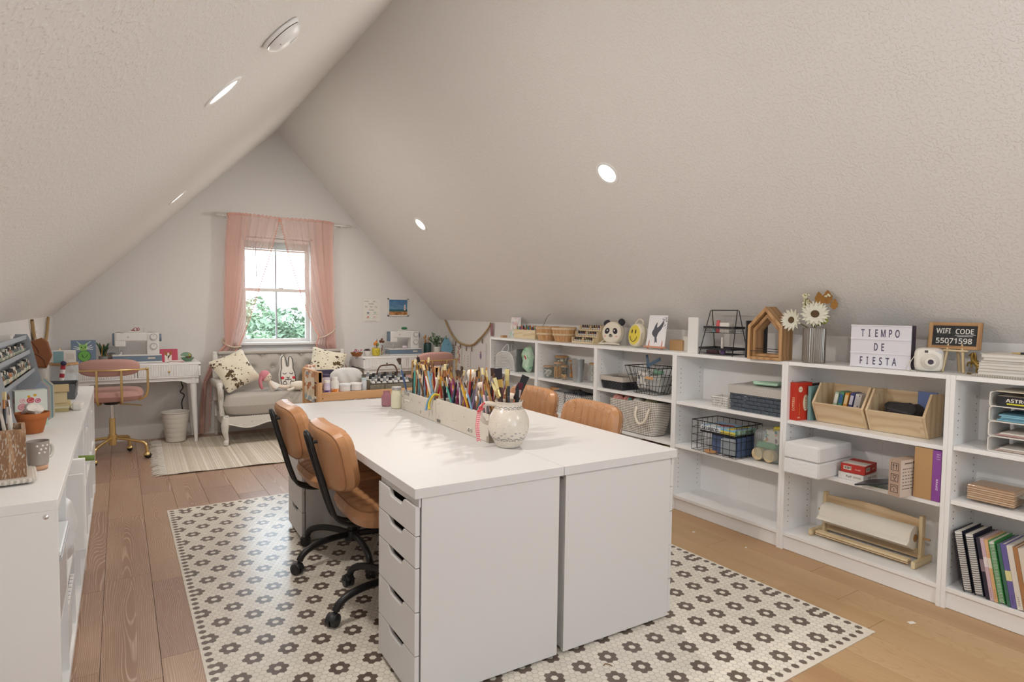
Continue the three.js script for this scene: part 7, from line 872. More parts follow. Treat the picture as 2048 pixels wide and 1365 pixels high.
  { const sym = textMat(80, 280, '#b39a88', (c, W, H) => { c.strokeStyle = '#3f3733'; c.lineWidth = 4; for (const [i, y] of [[0, 26], [1, 110], [2, 194]]) { c.strokeRect(16, y, 48, 56); c.beginPath(); if (i === 0) { c.moveTo(30, y + 46); c.lineTo(30, y + 12); c.moveTo(50, y + 46); c.lineTo(50, y + 12); c.moveTo(24, y + 20); c.lineTo(30, y + 10); c.lineTo(36, y + 20); c.moveTo(44, y + 20); c.lineTo(50, y + 10); c.lineTo(56, y + 20); } else if (i === 1) { c.moveTo(28, y + 10); c.lineTo(52, y + 10); c.lineTo(48, y + 28); c.lineTo(40, y + 34); c.lineTo(32, y + 28); c.closePath(); c.moveTo(40, y + 34); c.lineTo(40, y + 48); c.moveTo(30, y + 48); c.lineTo(50, y + 48); } else { c.arc(40, y + 26, 16, PI, 0); c.moveTo(40, y + 26); c.lineTo(40, y + 46); } c.stroke(); } }), sd = textMat(160, 220, '#d8cbbf', (c, W, H) => { c.fillStyle = '#6d6058'; const r = rng(7); c.fillRect(30, 16, 60, 8); c.fillRect(96, 12, 36, 14); for (let y = 50; y < 190; y += 20) for (let x = 16; x < 140; x += 10 + r() * 14) c.fillRect(x, y, 8 + r() * 8, 5); }); const b = pbox('shipping_carton', 0.15, 0.172, 0.055, faces(sym, { pz: sd, py: C('#b8a290', 0.8), ny: C('#b8a290', 0.8), px: C('#b8a290', 0.8) })); b.position.set(2.318, Y2 + 0.0865, 0.430); b.rotation.y = -0.14; b.userData = { label: 'narrow brown shipping carton with handling symbols', category: 'carton' }; }
  one('kraft_carton', 'tall plain kraft carton beside the purple box', 'carton', rbox(0.22, 0.236, 0.075, 0.002, 0, 0.118, 0), M_kraft, [2.43, Y2, 0.505]);
  { const pm = textMat(64, 320, '#8a4a9c', (c, W, H) => { c.fillStyle = '#e3cfe8'; for (let y = 20; y < 60; y += 14) for (let x = 30; x < 56; x += 10) c.fillRect(x, y, 4, 8); c.save(); c.translate(46, 250); c.rotate(-PI / 2); c.font = 'bold 22px sans-serif'; c.fillText('ZIPPER', 0, 0); c.restore(); }); const b = pbox('purple_box', 0.22, 0.234, 0.034, faces(pm, { py: C('#7a3f8c', 0.6) })); b.position.set(2.43, Y2 + 0.1175, 0.5605); b.userData = { label: 'tall purple box with pale lettering beside the kraft carton', category: 'box' }; }
  { // paper roll holder
    const t = thing('paper_roll_holder', 'pine holder with a thick roll of white drawing paper', 'paper roll', [2.49, Y3, 0.19]), L = 0.50, z = L / 2;
    for (const s of [-1, 1]) { const zz = s * (z - 0.008); P('upright', extrude(rrect(0.036, 0.235, 0.008, 0.03, 0.1175), 0.016, 0, 0, zz, 0, 0, 0, 0.002), M_pale, t); P('foot', rbox(0.185, 0.034, 0.018, 0.003, 0.0, 0.018, s * (z + 0.009)), M_pale, t); P('peg', bar([0.028, 0.125, s * (z - 0.02)], [0.028, 0.125, s * (z + 0.03)], 0.006, 10), M_oak, t); }
    const sl = new THREE.Shape([V2(-z + 0.016, 0.16), V2(z - 0.016, 0.16), V2(z - 0.016, 0.215), V2(0.10, 0.222), V2(0.07, 0.228), V2(-0.07, 0.228), V2(-0.10, 0.222), V2(-z + 0.016, 0.215)]); P('back_board', extrude(sl, 0.012, 0.036, 0, 0, 0, -PI / 2, 0, 0.001), M_pine, t); P('back_board', box(0.012, 0.05, L - 0.034, 0.036, 0.045, 0), M_pine, t);
    for (const i of [0, 1, 2, 3]) P('cutter_slat', rbox(0.008, 0.012, L - 0.036, 0.002, -0.082 + i * 0.0095, 0.030, 0), M_pale, t); P('front_board', box(0.04, 0.006, L - 0.036, -0.065, 0.018, 0), M_pine, t);
    const pap = C('#ece6da', 0.85); const roll = P('paper_roll', cyl(0.058, 0.058, L - 0.05, 0.0, 0.125, 0, 40, PI / 2), pap, t); P('core', [cyl(0.019, 0.019, L - 0.044, 0.0, 0.125, 0, 20, PI / 2)], C('#a37c4e', 0.8), roll); P('loose_sheet', surf((u, v) => { const a = 2.2 + v * 1.3, q = v > 0.75 ? (v - 0.75) * 0.12 : 0; return [0.0595 * cos(a) - q, 0.125 + 0.0595 * sin(a) - 0.01 * q, lerp(-L / 2 + 0.02, L / 2 - 0.025, u)]; }, 4, 16), M({ color: hex('#ece6da'), roughness: 0.85, side: THREE.DoubleSide }), roll); }
}
{ // bookcase 6
  const Y = ss(5, 0), Y2 = ss(5, 1), Y3 = ss(5, 2), wp = C('#e4e1dc', 0.4);
  const cont = [['paper_ream', 'shrink-wrapped ream of white sheets in the lowest letter tray', '#dcd3cc'], ['paper_ream', 'loose pink-edged papers in the second letter tray', '#d8c6c0'], ['paper_ream', 'stack of sky blue paper in the third letter tray', '#6fa3b8'], ['paper_ream', 'black wrapped ream of bright paper in the top letter tray', '#2a2a30']];
  for (let i = 0; i < 4; i++) { const y = Y + i * 0.0645, t = thing('letter_tray', ['white letter tray at the bottom of the stack', 'white letter tray second from the bottom of the stack', 'white letter tray third from the bottom of the stack', 'white letter tray at the top of the stack'][i], 'tray', [2.452, y, 0.895], 0, 'stacked letter trays'), W = 0.31, D = 0.235; const prof = []; const sh = new THREE.Shape(); sh.moveTo(-W / 2 + 0.012, 0); sh.lineTo(W / 2 - 0.012, 0); sh.quadraticCurveTo(W / 2, 0, W / 2, 0.012); sh.lineTo(W / 2, 0.052); sh.quadraticCurveTo(W / 2, 0.064, W / 2 - 0.010, 0.064); sh.lineTo(W / 2 - 0.012, 0.0605); sh.quadraticCurveTo(W / 2 - 0.004, 0.06, W / 2 - 0.004, 0.052); sh.lineTo(W / 2 - 0.004, 0.012); sh.quadraticCurveTo(W / 2 - 0.004, 0.004, W / 2 - 0.012, 0.004); sh.lineTo(-W / 2 + 0.012, 0.004); sh.quadraticCurveTo(-W / 2 + 0.004, 0.004, -W / 2 + 0.004, 0.012); sh.lineTo(-W / 2 + 0.004, 0.052); sh.quadraticCurveTo(-W / 2 + 0.004, 0.06, -W / 2 + 0.012, 0.0605); sh.lineTo(-W / 2 + 0.010, 0.064); sh.quadraticCurveTo(-W / 2, 0.064, -W / 2, 0.052); sh.lineTo(-W / 2, 0.012); sh.quadraticCurveTo(-W / 2, 0, -W / 2 + 0.012, 0); P('tray', extrude(sh, D, 0, 0.0005, 0, 0, PI / 2), wp, t);
    if (i === 3) { const m = textMat(512, 96, '#26262c', (c, W2, H) => { const r = rng(3); for (let k = 0; k < 16; k++) { c.strokeStyle = 'rgba(190,190,200,.25)'; c.beginPath(); c.moveTo(r() * 60, r() * H); c.lineTo(60 + r() * 400, r() * H); c.stroke(); } c.fillStyle = '#eae6da'; c.font = 'bold 46px sans-serif'; c.fillText('ASTROBRIGHTS', 60, 54); c.fillStyle = '#dcd83a'; c.fillRect(66, 64, 400, 14); }, 0.25); const b = pbox('paper_ream', 0.21, 0.042, 0.275, faces(m, { py: C('#d9d2c8', 0.5), ny: C('#26262c', 0.3) })); b.position.set(2.448, y + 0.0055 + 0.021, 0.90); b.userData = { label: cont[3][1], category: 'paper' }; } else { const o = thing('paper_ream', cont[i][1], 'paper', [2.455, y + 0.0055, 0.905]); for (let k = 0; k < (i === 2 ? 4 : 3); k++) P('sheet', rbox(0.21, i === 2 ? 0.0065 : 0.004, 0.265, 0.001, (k % 2) * 0.004, 0.0035 + k * (i === 2 ? 0.007 : 0.0046), (k % 3 - 1) * 0.006, 0, (k - 1) * 0.02, 0), C(i === 2 ? ['#78abc0', '#6a9db4', '#83b6c8', '#7aaec2'][k] : i === 1 ? ['#c79a98', '#e3d6cd', '#e9e4dc'][k] : ['#d8c2b8', '#e2dad2', '#e6e2dc'][k], 0.75), o); } }
  one('paper_sheets', 'loose sheets lying on the top letter tray', 'paper', [box(0.22, 0.003, 0.27, 0, 0.0015, 0), box(0.22, 0.002, 0.27, -0.008, 0.004, -0.012, 0, 0.05, 0)], C('#e3dccb', 0.8), [2.45, Y + 0.2585, 0.905]);
  { const t = thing('wood_rounds', 'clear-wrapped pack of thin pale wood sheets on the bookcase shelf', 'wood pack', [2.445, Y2 + 0.005, 0.748]); for (let i = 0; i < 7; i++) P('sheet', rbox(0.15, 0.008, 0.17, 0.003, 0, 0.010 + i * 0.0092, 0), C(i % 2 ? '#d8b99a' : '#caa685', 0.7), t); P('wrap', put(crumple(new RoundedBoxGeometry(0.165, 0.08, 0.19, 8, 0.01), 0.006, 20), 0, 0.041, 0), M({ color: col(0.95, 0.96, 0.96), roughness: 0.05, transmission: 1, thickness: 0 }), t); P('wrap_tail', put(crumple(new RoundedBoxGeometry(0.05, 0.004, 0.05, 5, 0.002), 0.012, 30), -0.02, 0.05, 0.10), clearBag, t); }
  { const t = thing('plastic_case', 'low white lidded plastic case beside the wood pack', 'case', [2.45, Y2, 0.965]); P('tub', rbox(0.16, 0.04, 0.18, 0.01, 0, 0.0205, 0), C('#dfe0e0', 0.35), t); P('lid', rbox(0.168, 0.014, 0.188, 0.006, 0, 0.048, 0), C('#ecebe9', 0.3), t); P('latch', rbox(0.006, 0.018, 0.03, 0.002, -0.086, 0.04, 0), C('#d3d4d4', 0.3), t); }
  { // leaning books
    const rows = [['spiral', 0.034, 0.265, '#e8e6e2', '#20222c', 'thick spiral notebook with black coils against the bookcase side'], ['spiral', 0.034, 0.265, '#e6e4e0', '#23242e', 'thick black-coiled spiral notebook, second from the bookcase side'], ['book', 0.014, 0.26, '#2d2b3c', 0, 'slim dark patterned book between the spiral notebook and pink folder'], ['book', 0.014, 0.262, '#cdb2bd', 0, 'slim dusty pink workbook in the leaning row'], ['book', 0.013, 0.262, '#e0b483', 0, 'slim peach workbook in the leaning row'], ['spiral', 0.022, 0.26, '#d8efd8', '#3fae4c', 'green-coiled notebook in the leaning row'], ['book', 0.012, 0.258, '#3f6f5c', 0, 'slim dark green book in the leaning row'], ['book', 0.020, 0.262, '#6a62a0', 0, 'violet illustrated book with a yellow band in the leaning row'], ['book', 0.020, 0.262, '#dcd6cc', 0, 'white paperback beside the violet book'], ['book', 0.016, 0.262, '#a9794f', 0, 'brown-spined book in the leaning row'], ['book', 0.024, 0.262, '#d6cdc0', 0, 'ivory book beside the brown-spined book'], ['book', 0.018, 0.265, '#34465c', 0, 'dark navy book with white title in the leaning row'], ['book', 0.018, 0.265, '#39404c', 0, 'charcoal book with white title in the leaning row'], ['book', 0.03, 0.268, '#e2ddd6', 0, 'thick white binder at the end of the leaning row']];
    let z = 0.682; rows.forEach(([k, th, h, c, cc, lab], i) => {
      const tilt = 0.19, o = thing(k === 'spiral' ? 'spiral_notebook' : 'book', lab, k === 'spiral' ? 'notebook' : 'book', [2.435, Y3 + 0.001 + th / 2 * sin(tilt), z + th / 2], 0, 'leaning books on the bottom shelf'); z += (th + (k === 'spiral' ? 0.007 : 0.001)) / cos(tilt);
      const d = 0.20; P('pages', box(d - 0.006, h - 0.008, th - 0.005, 0.004, h / 2, 0), C('#e9e5dc', 0.9), o); P('cover', [box(d, h, 0.0022, 0, h / 2, th / 2 - 0.0011), box(d, h, 0.0022, 0, h / 2, -th / 2 + 0.0011)], C(k === 'spiral' ? (i < 2 ? '#23263a' : '#4ea55c') : c, 0.5), o);
      if (k === 'spiral') { const n = i < 2 ? 26 : 40; P('coil', [...Array(n)].map((_, j) => put(new THREE.TorusGeometry(th * 0.52, 0.0013, 4, 14), -d / 2 + 0.002, 0.012 + j * (h - 0.024) / (n - 1), 0, PI / 2)), C(i < 2 ? '#1f2028' : '#2f9a40', 0.4), o).userData.kind = 'stuff'; P('page_edge', box(0.004, h - 0.01, th * 0.8, -d / 2 + 0.003, h / 2, 0), C('#ebe9e5', 0.9), o); }
      else { const bands = { 7: ['#d9d59a', 0.5, 0.16], 11: ['#dfe3e6', 0.42, 0.3], 12: ['#e6e6e6', 0.42, 0.3], 3: ['#e6dcdf', 0.62, 0.16], 4: ['#efe3d3', 0.62, 0.16], 2: ['#8d7c86', 0.55, 0.2] }[i]; const m = textMat(32, 256, c, (x, W, H) => { const r = rng(i + 2); if (bands) { x.fillStyle = bands[0]; if (i === 11 || i === 12) { for (let y = H * 0.35; y < H * 0.75; y += 9) x.fillRect(12, y, 7, 6); } else x.fillRect(0, H * (1 - bands[1] - bands[2] / 2), W, H * bands[2]); } for (let y = H * 0.8; y < H * 0.95; y += 8) { x.fillStyle = 'rgba(60,50,60,.35)'; x.fillRect(10, y, 10, 4); } }, 0.55); const g = new THREE.BoxGeometry(0.0025, h, th); g.translate(-d / 2, h / 2, 0); g.userData.keep = true; P('spine', g, m, o, undefined, true); }
      o.rotation.x = -tilt; });
  }
}
// ---------- on the desks ----------
const DY = 0.7855;
function sewing(lab, x, z, turn) {
  const t = thing('sewing_machine', lab, 'sewing machine', [x, DY, z], turn), w = C('#e4e3e1', 0.35), bl = C('#6d8094', 0.4), gr = C('#b9babb', 0.3);   // front +z, 0.39 wide
  P('base', [rbox(0.40, 0.055, 0.16, 0.008, 0, 0.0405, 0)], bl, t, 'slate blue base'); P('bed', rbox(0.40, 0.012, 0.165, 0.005, 0, 0.073, 0), w, t); P('foot_strip', rbox(0.405, 0.014, 0.165, 0.004, 0, 0.0075, 0), w, t);
  P('pillar', rbox(0.105, 0.215, 0.12, 0.014, 0.13, 0.18, -0.01), w, t); P('arm', rbox(0.34, 0.085, 0.115, 0.016, -0.005, 0.245, -0.01), w, t); P('head', rbox(0.09, 0.135, 0.11, 0.014, -0.135, 0.22, -0.01), w, t); P('side_cover', rbox(0.03, 0.12, 0.09, 0.012, -0.178, 0.222, -0.01), bl, t);
  for (const y of [0.245, 0.155]) { const d = P('stitch_dial', [cyl(0.032, 0.033, 0.014, 0.135, y, 0.054, 32, PI / 2)], gr, t); P('dial_face', cyl(0.023, 0.024, 0.014, 0.135, y, 0.058, 28, PI / 2), w, d); P('dial_mark', box(0.003, 0.014, 0.001, 0.135, y + 0.012, 0.0655), C('#5d6065', 0.5), d); }
  P('hand_wheel', cyl(0.036, 0.036, 0.02, 0.193, 0.235, -0.01, 28, 0, 0, PI / 2), bl, t); P('lever_slot', [box(0.004, 0.07, 0.002, -0.11, 0.245, 0.046), box(0.004, 0.07, 0.002, -0.125, 0.245, 0.046)], C('#44464a', 0.6), t); P('needle_bar', [cyl(0.0035, 0.0035, 0.06, -0.135, 0.135, 0.0, 8), cyl(0.001, 0.001, 0.03, -0.135, 0.098, 0.0, 6)], M_chrome, t); P('presser_foot', [cyl(0.003, 0.003, 0.055, -0.123, 0.125, 0.0, 8), rbox(0.018, 0.004, 0.026, 0.001, -0.13, 0.0815, 0.004), box(0.012, 0.02, 0.01, -0.125, 0.095, 0)], M_chrome, t); P('needle_plate', box(0.06, 0.001, 0.07, -0.13, 0.0795, 0.0), M_chrome, t);
  P('thread_knob', cyl(0.008, 0.008, 0.008, -0.07, 0.245, 0.05, 14, PI / 2), gr, t); P('spool_pin', cyl(0.002, 0.002, 0.04, 0.06, 0.305, -0.03, 6), M_chrome, t); P('top_handle', rbox(0.10, 0.012, 0.03, 0.005, -0.02, 0.293, -0.01), w, t); P('badge', rbox(0.06, 0.014, 0.002, 0.001, 0.115, 0.045, 0.081), C('#d9cdbb', 0.4), t); return t;
}
const painting = (name, lab, w, h, tex, pos, lean, turn = 0) => { const t = thing(name, lab, 'painting', pos); t.rotation.set(lean, turn, 0, 'YXZ'); P('canvas', sheet(w, h, 0.014), M({ map: tex, roughness: 0.8 }), t, undefined, true); return t; };
{
  painting('cat_painting', 'blue canvas of a green cat with white whiskers, leaning on the desk', 0.185, 0.225, canvasTex(256, 300, (c, W, H) => {
    c.fillStyle = '#7688a0'; c.fillRect(0, 0, W, H); const r = rng(5); for (let i = 0; i < 200; i++) { c.fillStyle = r() < 0.5 ? 'rgba(150,165,188,.3)' : 'rgba(90,106,132,.3)'; c.fillRect(r() * W, r() * H, 20 + r() * 40, 3); }
    c.fillStyle = '#6fae55'; c.beginPath(); c.ellipse(136, 196, 66, 66, 0, 0, 7); c.fill(); c.fillStyle = '#8cc56c'; c.beginPath(); c.ellipse(124, 96, 46, 42, 0, 0, 7); c.fill(); c.beginPath(); c.moveTo(84, 78); c.lineTo(78, 30); c.lineTo(116, 60); c.moveTo(136, 58); c.lineTo(168, 26); c.lineTo(168, 82); c.fill(); c.strokeStyle = '#23402c'; c.lineWidth = 5; c.beginPath(); c.ellipse(136, 196, 66, 66, 0, 0, 7); c.moveTo(110, 190); c.quadraticCurveTo(136, 250, 172, 176); c.moveTo(110, 170); c.lineTo(124, 206); c.stroke(); c.strokeStyle = '#e9efe9'; c.lineWidth = 6; for (const [a, b, d, e] of [[90, 98, 30, 70], [90, 104, 22, 98], [92, 110, 30, 122], [160, 96, 216, 60], [160, 104, 228, 86], [160, 110, 226, 116], [150, 60, 200, 16], [96, 60, 60, 14]]) { c.beginPath(); c.moveTo(a, b); c.lineTo(d, e); c.stroke(); } c.fillStyle = '#1e2a22'; c.beginPath(); c.ellipse(108, 90, 6, 8, 0, 0, 7); c.ellipse(146, 88, 6, 8, 0, 0, 7); c.fill(); c.fillStyle = '#b8566c'; c.beginPath(); c.arc(126, 106, 6, 0, 7); c.fill();
  }), [-1.066, DY, -4.885], -0.22, 0.04);
  painting('dog_painting', 'small red canvas of a brown and white dog on the desk', 0.15, 0.125, canvasTex(256, 210, (c, W, H) => {
    c.fillStyle = '#c2526a'; c.fillRect(0, 0, W, H); c.fillStyle = '#e9e2d8'; c.beginPath(); c.ellipse(116, 120, 52, 60, 0, 0, 7); c.fill(); c.fillRect(66, 130, 100, 80); c.fillStyle = '#a56a3e'; c.beginPath(); c.moveTo(70, 90); c.lineTo(52, 18); c.lineTo(108, 62); c.lineTo(100, 120); c.fill(); c.beginPath(); c.moveTo(164, 92); c.lineTo(186, 24); c.lineTo(130, 62); c.lineTo(138, 120); c.fill(); c.fillStyle = '#3a2420'; c.beginPath(); c.arc(96, 108, 7, 0, 7); c.arc(138, 108, 7, 0, 7); c.arc(116, 142, 10, 0, 7); c.fill(); c.fillStyle = '#d98a94'; c.beginPath(); c.ellipse(118, 164, 9, 12, 0, 0, 7); c.fill();
  }), [-0.392, DY, -4.93], -0.2, 0.05);
  sewing('white and slate blue sewing machine on the desk with the cat painting', -0.655, -4.97, 0.02);
  { const t = thing('red_clip_toy', 'tangle of red thread on the sewing machine top', 'thread', [-0.655, DY + 0.3025, -4.98]); P('loops', [tor(0.016, 0.003, -0.01, 0.012, 0, 0.4), tor(0.014, 0.003, 0.012, 0.014, 0, 0.2, 0.8), tor(0.013, 0.003, -0.03, 0.005, 0, 1.4)], C('#a5433f', 0.7), t); }
  { const t = thing('pink_pot', 'tiny pink lidded pot beside the cat painting', 'pot', [-1.19, DY, -4.98]); P('pot', lathe([[0, 0.001], [0.03, 0.001], [0.036, 0.02], [0.034, 0.05], [0.028, 0.062]], 0, 0, 0, 24), C('#cda69a', 0.5), t); P('lid', [cyl(0.03, 0.03, 0.01, 0, 0.067, 0, 24), sph(0.007, 0, 0.077, 0)], C('#7a4a42', 0.6), t); P('eye', [sph(0.004, -0.01, 0.035, 0.0345), sph(0.004, 0.012, 0.035, 0.034)], C('#3a2a28', 0.6), t); }
  { // cup of dark leaves and coloured pencils
    const t = thing('desk_plant', 'small grey pot of dark green leaves beside the cat painting', 'plant', [-0.918, DY, -4.92]); P('pot', lathe([[0, 0.001], [0.03, 0.001], [0.04, 0.07], [0.037, 0.07], [0.03, 0.01], [0, 0.01]], 0, 0, 0, 24), C('#8f928e', 0.6), t); const lm = M({ color: hex('#3f5a40'), roughness: 0.6, side: THREE.DoubleSide }), r = rng(7); for (let i = 0; i < 18; i++) { const a = r() * 6.28, l = 0.08 + r() * 0.07; P('leaf', put(surf((u, v) => [(u - 0.5) * 0.03 * sin(PI * v), v * l, 0.5 * v * v * l], 2, 6), 0.012 * cos(a), 0.06, 0.012 * sin(a), 0, a, 0), lm, t); }
    for (const [dx, c, n] of [[-0.012, '#d9a24a', 'orange'], [0.02, '#c98f5a', 'tan'], [0.005, '#7f9a4a', 'olive']]) { const o = one('pencil', n + ' pencil standing in the grey leafy pot', 'pencil', cyl(0.003, 0.003, 0.17, 0, 0.085, 0, 6, 0, 0, dx * 6), C(c, 0.5), [-0.918 + dx, DY + 0.012, -4.92 + 0.01]); }
    const bw = thing('dark_bowl', 'low dark bowl of beads in front of the leafy pot', 'bowl', [-0.925, DY, -4.815]); P('bowl', lathe([[0, 0.001], [0.03, 0.001], [0.046, 0.03], [0.043, 0.03], [0.028, 0.006], [0, 0.006]], 0, 0, 0, 24), C('#4a3a36', 0.5), bw); const b = []; for (let i = 0; i < 26; i++) { const a = r() * 6.28, q = r() * 0.034; b.push(sph(0.007, q * cos(a), 0.028 + r() * 0.008, q * sin(a), 1, 1, 1, 8, 6)); } P('beads', b, C('#6d4a48', 0.5), bw).userData.kind = 'stuff';
    const rb = thing('rainbow_toy', 'stacking wooden rainbow in muted colours beside the sewing machine', 'toy', [-0.86, DY, -5.10]); ['#8f9aa5', '#c9b29a', '#dcd6cc', '#b38a86', '#e0dacd'].forEach((c, i) => P('arch', new THREE.TorusGeometry(0.068 - i * 0.0125, 0.0058, 8, 28, PI).scale(1, 1.25, 1.6).translate(0, 0.001, 0), C(c, 0.6), rb)); }
  { const t = thing('glass_dish', 'green glass dish with yellow clips on the desk', 'dish', [-0.232, DY, -4.95]); P('dish', lathe([[0, 0.002], [0.035, 0.002], [0.062, 0.035], [0.06, 0.036], [0.034, 0.006], [0, 0.006]], 0, 0, 0, 28), M({ color: hex('#9cc7a8'), roughness: 0.1, transmission: 0.6, thickness: 0 }), t); const r = rng(4); for (const [c, n] of [['#d8b53c', 6], ['#5f9a72', 6], ['#b5524c', 4]]) { const g = []; for (let i = 0; i < n; i++) g.push(rbox(0.03, 0.012, 0.014, 0.003, (r() - 0.5) * 0.06, 0.03 + r() * 0.035, (r() - 0.5) * 0.05, r(), r() * 6, r())); P('clips', g, C(c, 0.5), t).userData.kind = 'stuff'; } P('lid', put(new THREE.SphereGeometry(0.05, 24, 10, 0, PI * 2, 0, PI * 0.4).scale(1.1, 0.9, 1), -0.01, 0.045, -0.01, 0.2), M({ color: hex('#a6cdb2'), roughness: 0.1, transmission: 0.6, thickness: 0 }), t); }
  { const o = thing('paper_pad', 'fanned pink and white paper pads in front of the dog painting', 'paper', [-0.34, DY, -4.83]); P('pad', rbox(0.13, 0.006, 0.09, 0.002, 0, 0.0035, 0, 0, 0.1), M_paper, o); P('pad', rbox(0.12, 0.006, 0.08, 0.002, 0.01, 0.010, 0.0, 0, -0.2), C('#d9a0ae', 0.7), o); P('pad', rbox(0.11, 0.005, 0.07, 0.002, 0.0, 0.016, 0.0, 0, 0.25), M_paper, o); }
}
{ // right-hand desk
  sewing('white and slate blue sewing machine on the desk with the yellow pot', 2.055, -4.97, 0.0);
  one('green_spool', 'green spool cover on top of the sewing machine', 'spool', put(new THREE.CapsuleGeometry(0.015, 0.04, 6, 14), 0, 0.016, 0, 0, 0, PI / 2), C('#2f7a4a', 0.6), [2.07, DY + 0.3, -4.985]); one('seam_ripper_case', 'small white and pink eraser on the machine bed', 'eraser', rbox(0.06, 0.03, 0.035, 0.012, 0, 0.016, 0), C('#e3d6dc', 0.6), [2.06, DY + 0.0795, -4.95]);
  { const t = thing('candy_basket', 'shallow wicker basket of wrapped sweets on the desk corner', 'basket', [1.478, DY, -4.955]); P('basket', lathe([[0, 0.001], [0.045, 0.001], [0.068, 0.04], [0.072, 0.044], [0.064, 0.042], [0.042, 0.006], [0, 0.006]], 0, 0, 0, 24), C('#b07a4c', 0.8), t); for (let i = 0; i < 4; i++) P('coil', tor(0.048 + i * 0.0062, 0.004, 0, 0.006 + i * 0.0115, 0, PI / 2, 0, 0, PI * 2, 5, 28), C('#9a6238', 0.85), t); const r = rng(6); for (const [c, k] of [['#c9474f', 9], ['#e6e2e2', 12], ['#5a6a9c', 7], ['#d9a0b4', 8], ['#4a3a44', 5]]) { const g = []; for (let i = 0; i < k; i++) { const a = r() * 6.28, q = r() * 0.055; g.push(put(new THREE.SphereGeometry(0.0085, 8, 6).scale(1.6, 0.9, 0.9), q * cos(a), 0.042 + r() * 0.028, q * sin(a), r() * 3, r() * 6, r())); } P('sweets', g, C(c, 0.35), t).userData.kind = 'stuff'; } }
  { const t = thing('succulent_pot', 'white cup with a dark succulent beside the sweets', 'plant', [1.60, DY, -4.95]); P('cup', lathe([[0, 0.001], [0.03, 0.001], [0.036, 0.06], [0.033, 0.06], [0.028, 0.01], [0, 0.01]], 0, 0, 0, 24), C('#e3dfdb', 0.4), t); const lm = C('#54424a', 0.7); for (let i = 0; i < 14; i++) { const a = i * 2.4, q = 0.008 + i * 0.0016; P('leaf', put(new THREE.SphereGeometry(0.012, 8, 6).scale(0.6, 0.5, 1.5), q * cos(a), 0.075 - i * 0.0012, q * sin(a), -0.5, -a + PI / 2), lm, t); } }
  { const t = thing('smile_pot', 'yellow glazed pot with a smiling face holding orange flowers', 'pot', [1.705, DY, -4.95]); P('pot', lathe([[0, 0.001], [0.036, 0.001], [0.046, 0.012], [0.048, 0.07], [0.044, 0.09], [0.041, 0.09], [0.04, 0.02], [0, 0.02]], 0, 0, 0, 28), C('#cdbb3e', 0.3), t); P('eye', sph(0.005, -0.016, 0.058, 0.0465, 1, 1, 0.5), C('#3a3420', 0.6), t); P('eye', sph(0.005, 0.016, 0.058, 0.0465, 1, 1, 0.5), C('#3a3420', 0.6), t); P('smile', tube([[-0.014, 0.042, 0.048], [0, 0.032, 0.0485], [0.014, 0.042, 0.048]], 0.0018, 10, 5), C('#3a3420', 0.6), t); for (const [x, h, c] of [[-0.014, 0.15, '#d98a3c'], [0.004, 0.165, '#e09a4a'], [0.018, 0.14, '#7a9a4a']]) P('flower_head', [sph(0.016, x, h - 0.012, 0, 1, 1.25, 1), bar([x, 0.08, 0], [x, h - 0.02, 0], 0.003)], C(c, 0.8), t); P('stalk', bar([0.0, 0.08, 0.01], [0.008, 0.19, 0.01], 0.004), C('#8a5a3c', 0.7), t); }
  { const t = thing('figure_bottle', 'tall clear jar of coloured beads with a brown bow', 'jar', [1.785, DY, -4.97]); P('glass', lathe([[0, 0.001], [0.022, 0.001], [0.024, 0.12], [0.015, 0.14]], 0, 0, 0, 20), M_glass, t); const r = rng(8); for (const c of ['#e0dcd8', '#7a4a52', '#c9a05a']) { const g = []; for (let i = 0; i < 14; i++) { const a = r() * 6.28, q = r() * 0.013; g.push(sph(0.0065, q * cos(a), 0.01 + r() * 0.11, q * sin(a), 1, 1, 1, 7, 5)); } P('beads', g, C(c, 0.4), t).userData.kind = 'stuff'; } P('bow', [sph(0.02, -0.014, 0.165, 0, 1, 0.9, 0.7), sph(0.018, 0.014, 0.16, 0, 1, 0.9, 0.7), sph(0.012, 0.0, 0.19, 0)], C('#6b4432', 0.9), t); }
  { const t = thing('brush_jar', 'dark green glass jar of wooden brushes beside the potted greenery', 'jar', [2.36, DY, -4.95]); P('jar', lathe([[0, 0.001], [0.044, 0.001], [0.047, 0.01], [0.047, 0.12], [0.036, 0.14], [0.033, 0.14], [0.04, 0.02], [0, 0.02]], 0, 0, 0, 28), C('#25423f', 0.2), t); for (const [x, z, l] of [[-0.02, 0.0, 0.2], [0.0, 0.012, 0.19], [-0.008, -0.01, 0.215]]) P('wooden_brush', [bar([x * 0.5, 0.03, z * 0.5], [x * 2, l - 0.03, z * 2], 0.006), put(new THREE.SphereGeometry(0.016, 12, 8).scale(0.6, 1.4, 0.6), x * 2.1, l, z * 2.1)], C('#b5824c', 0.6), t); }
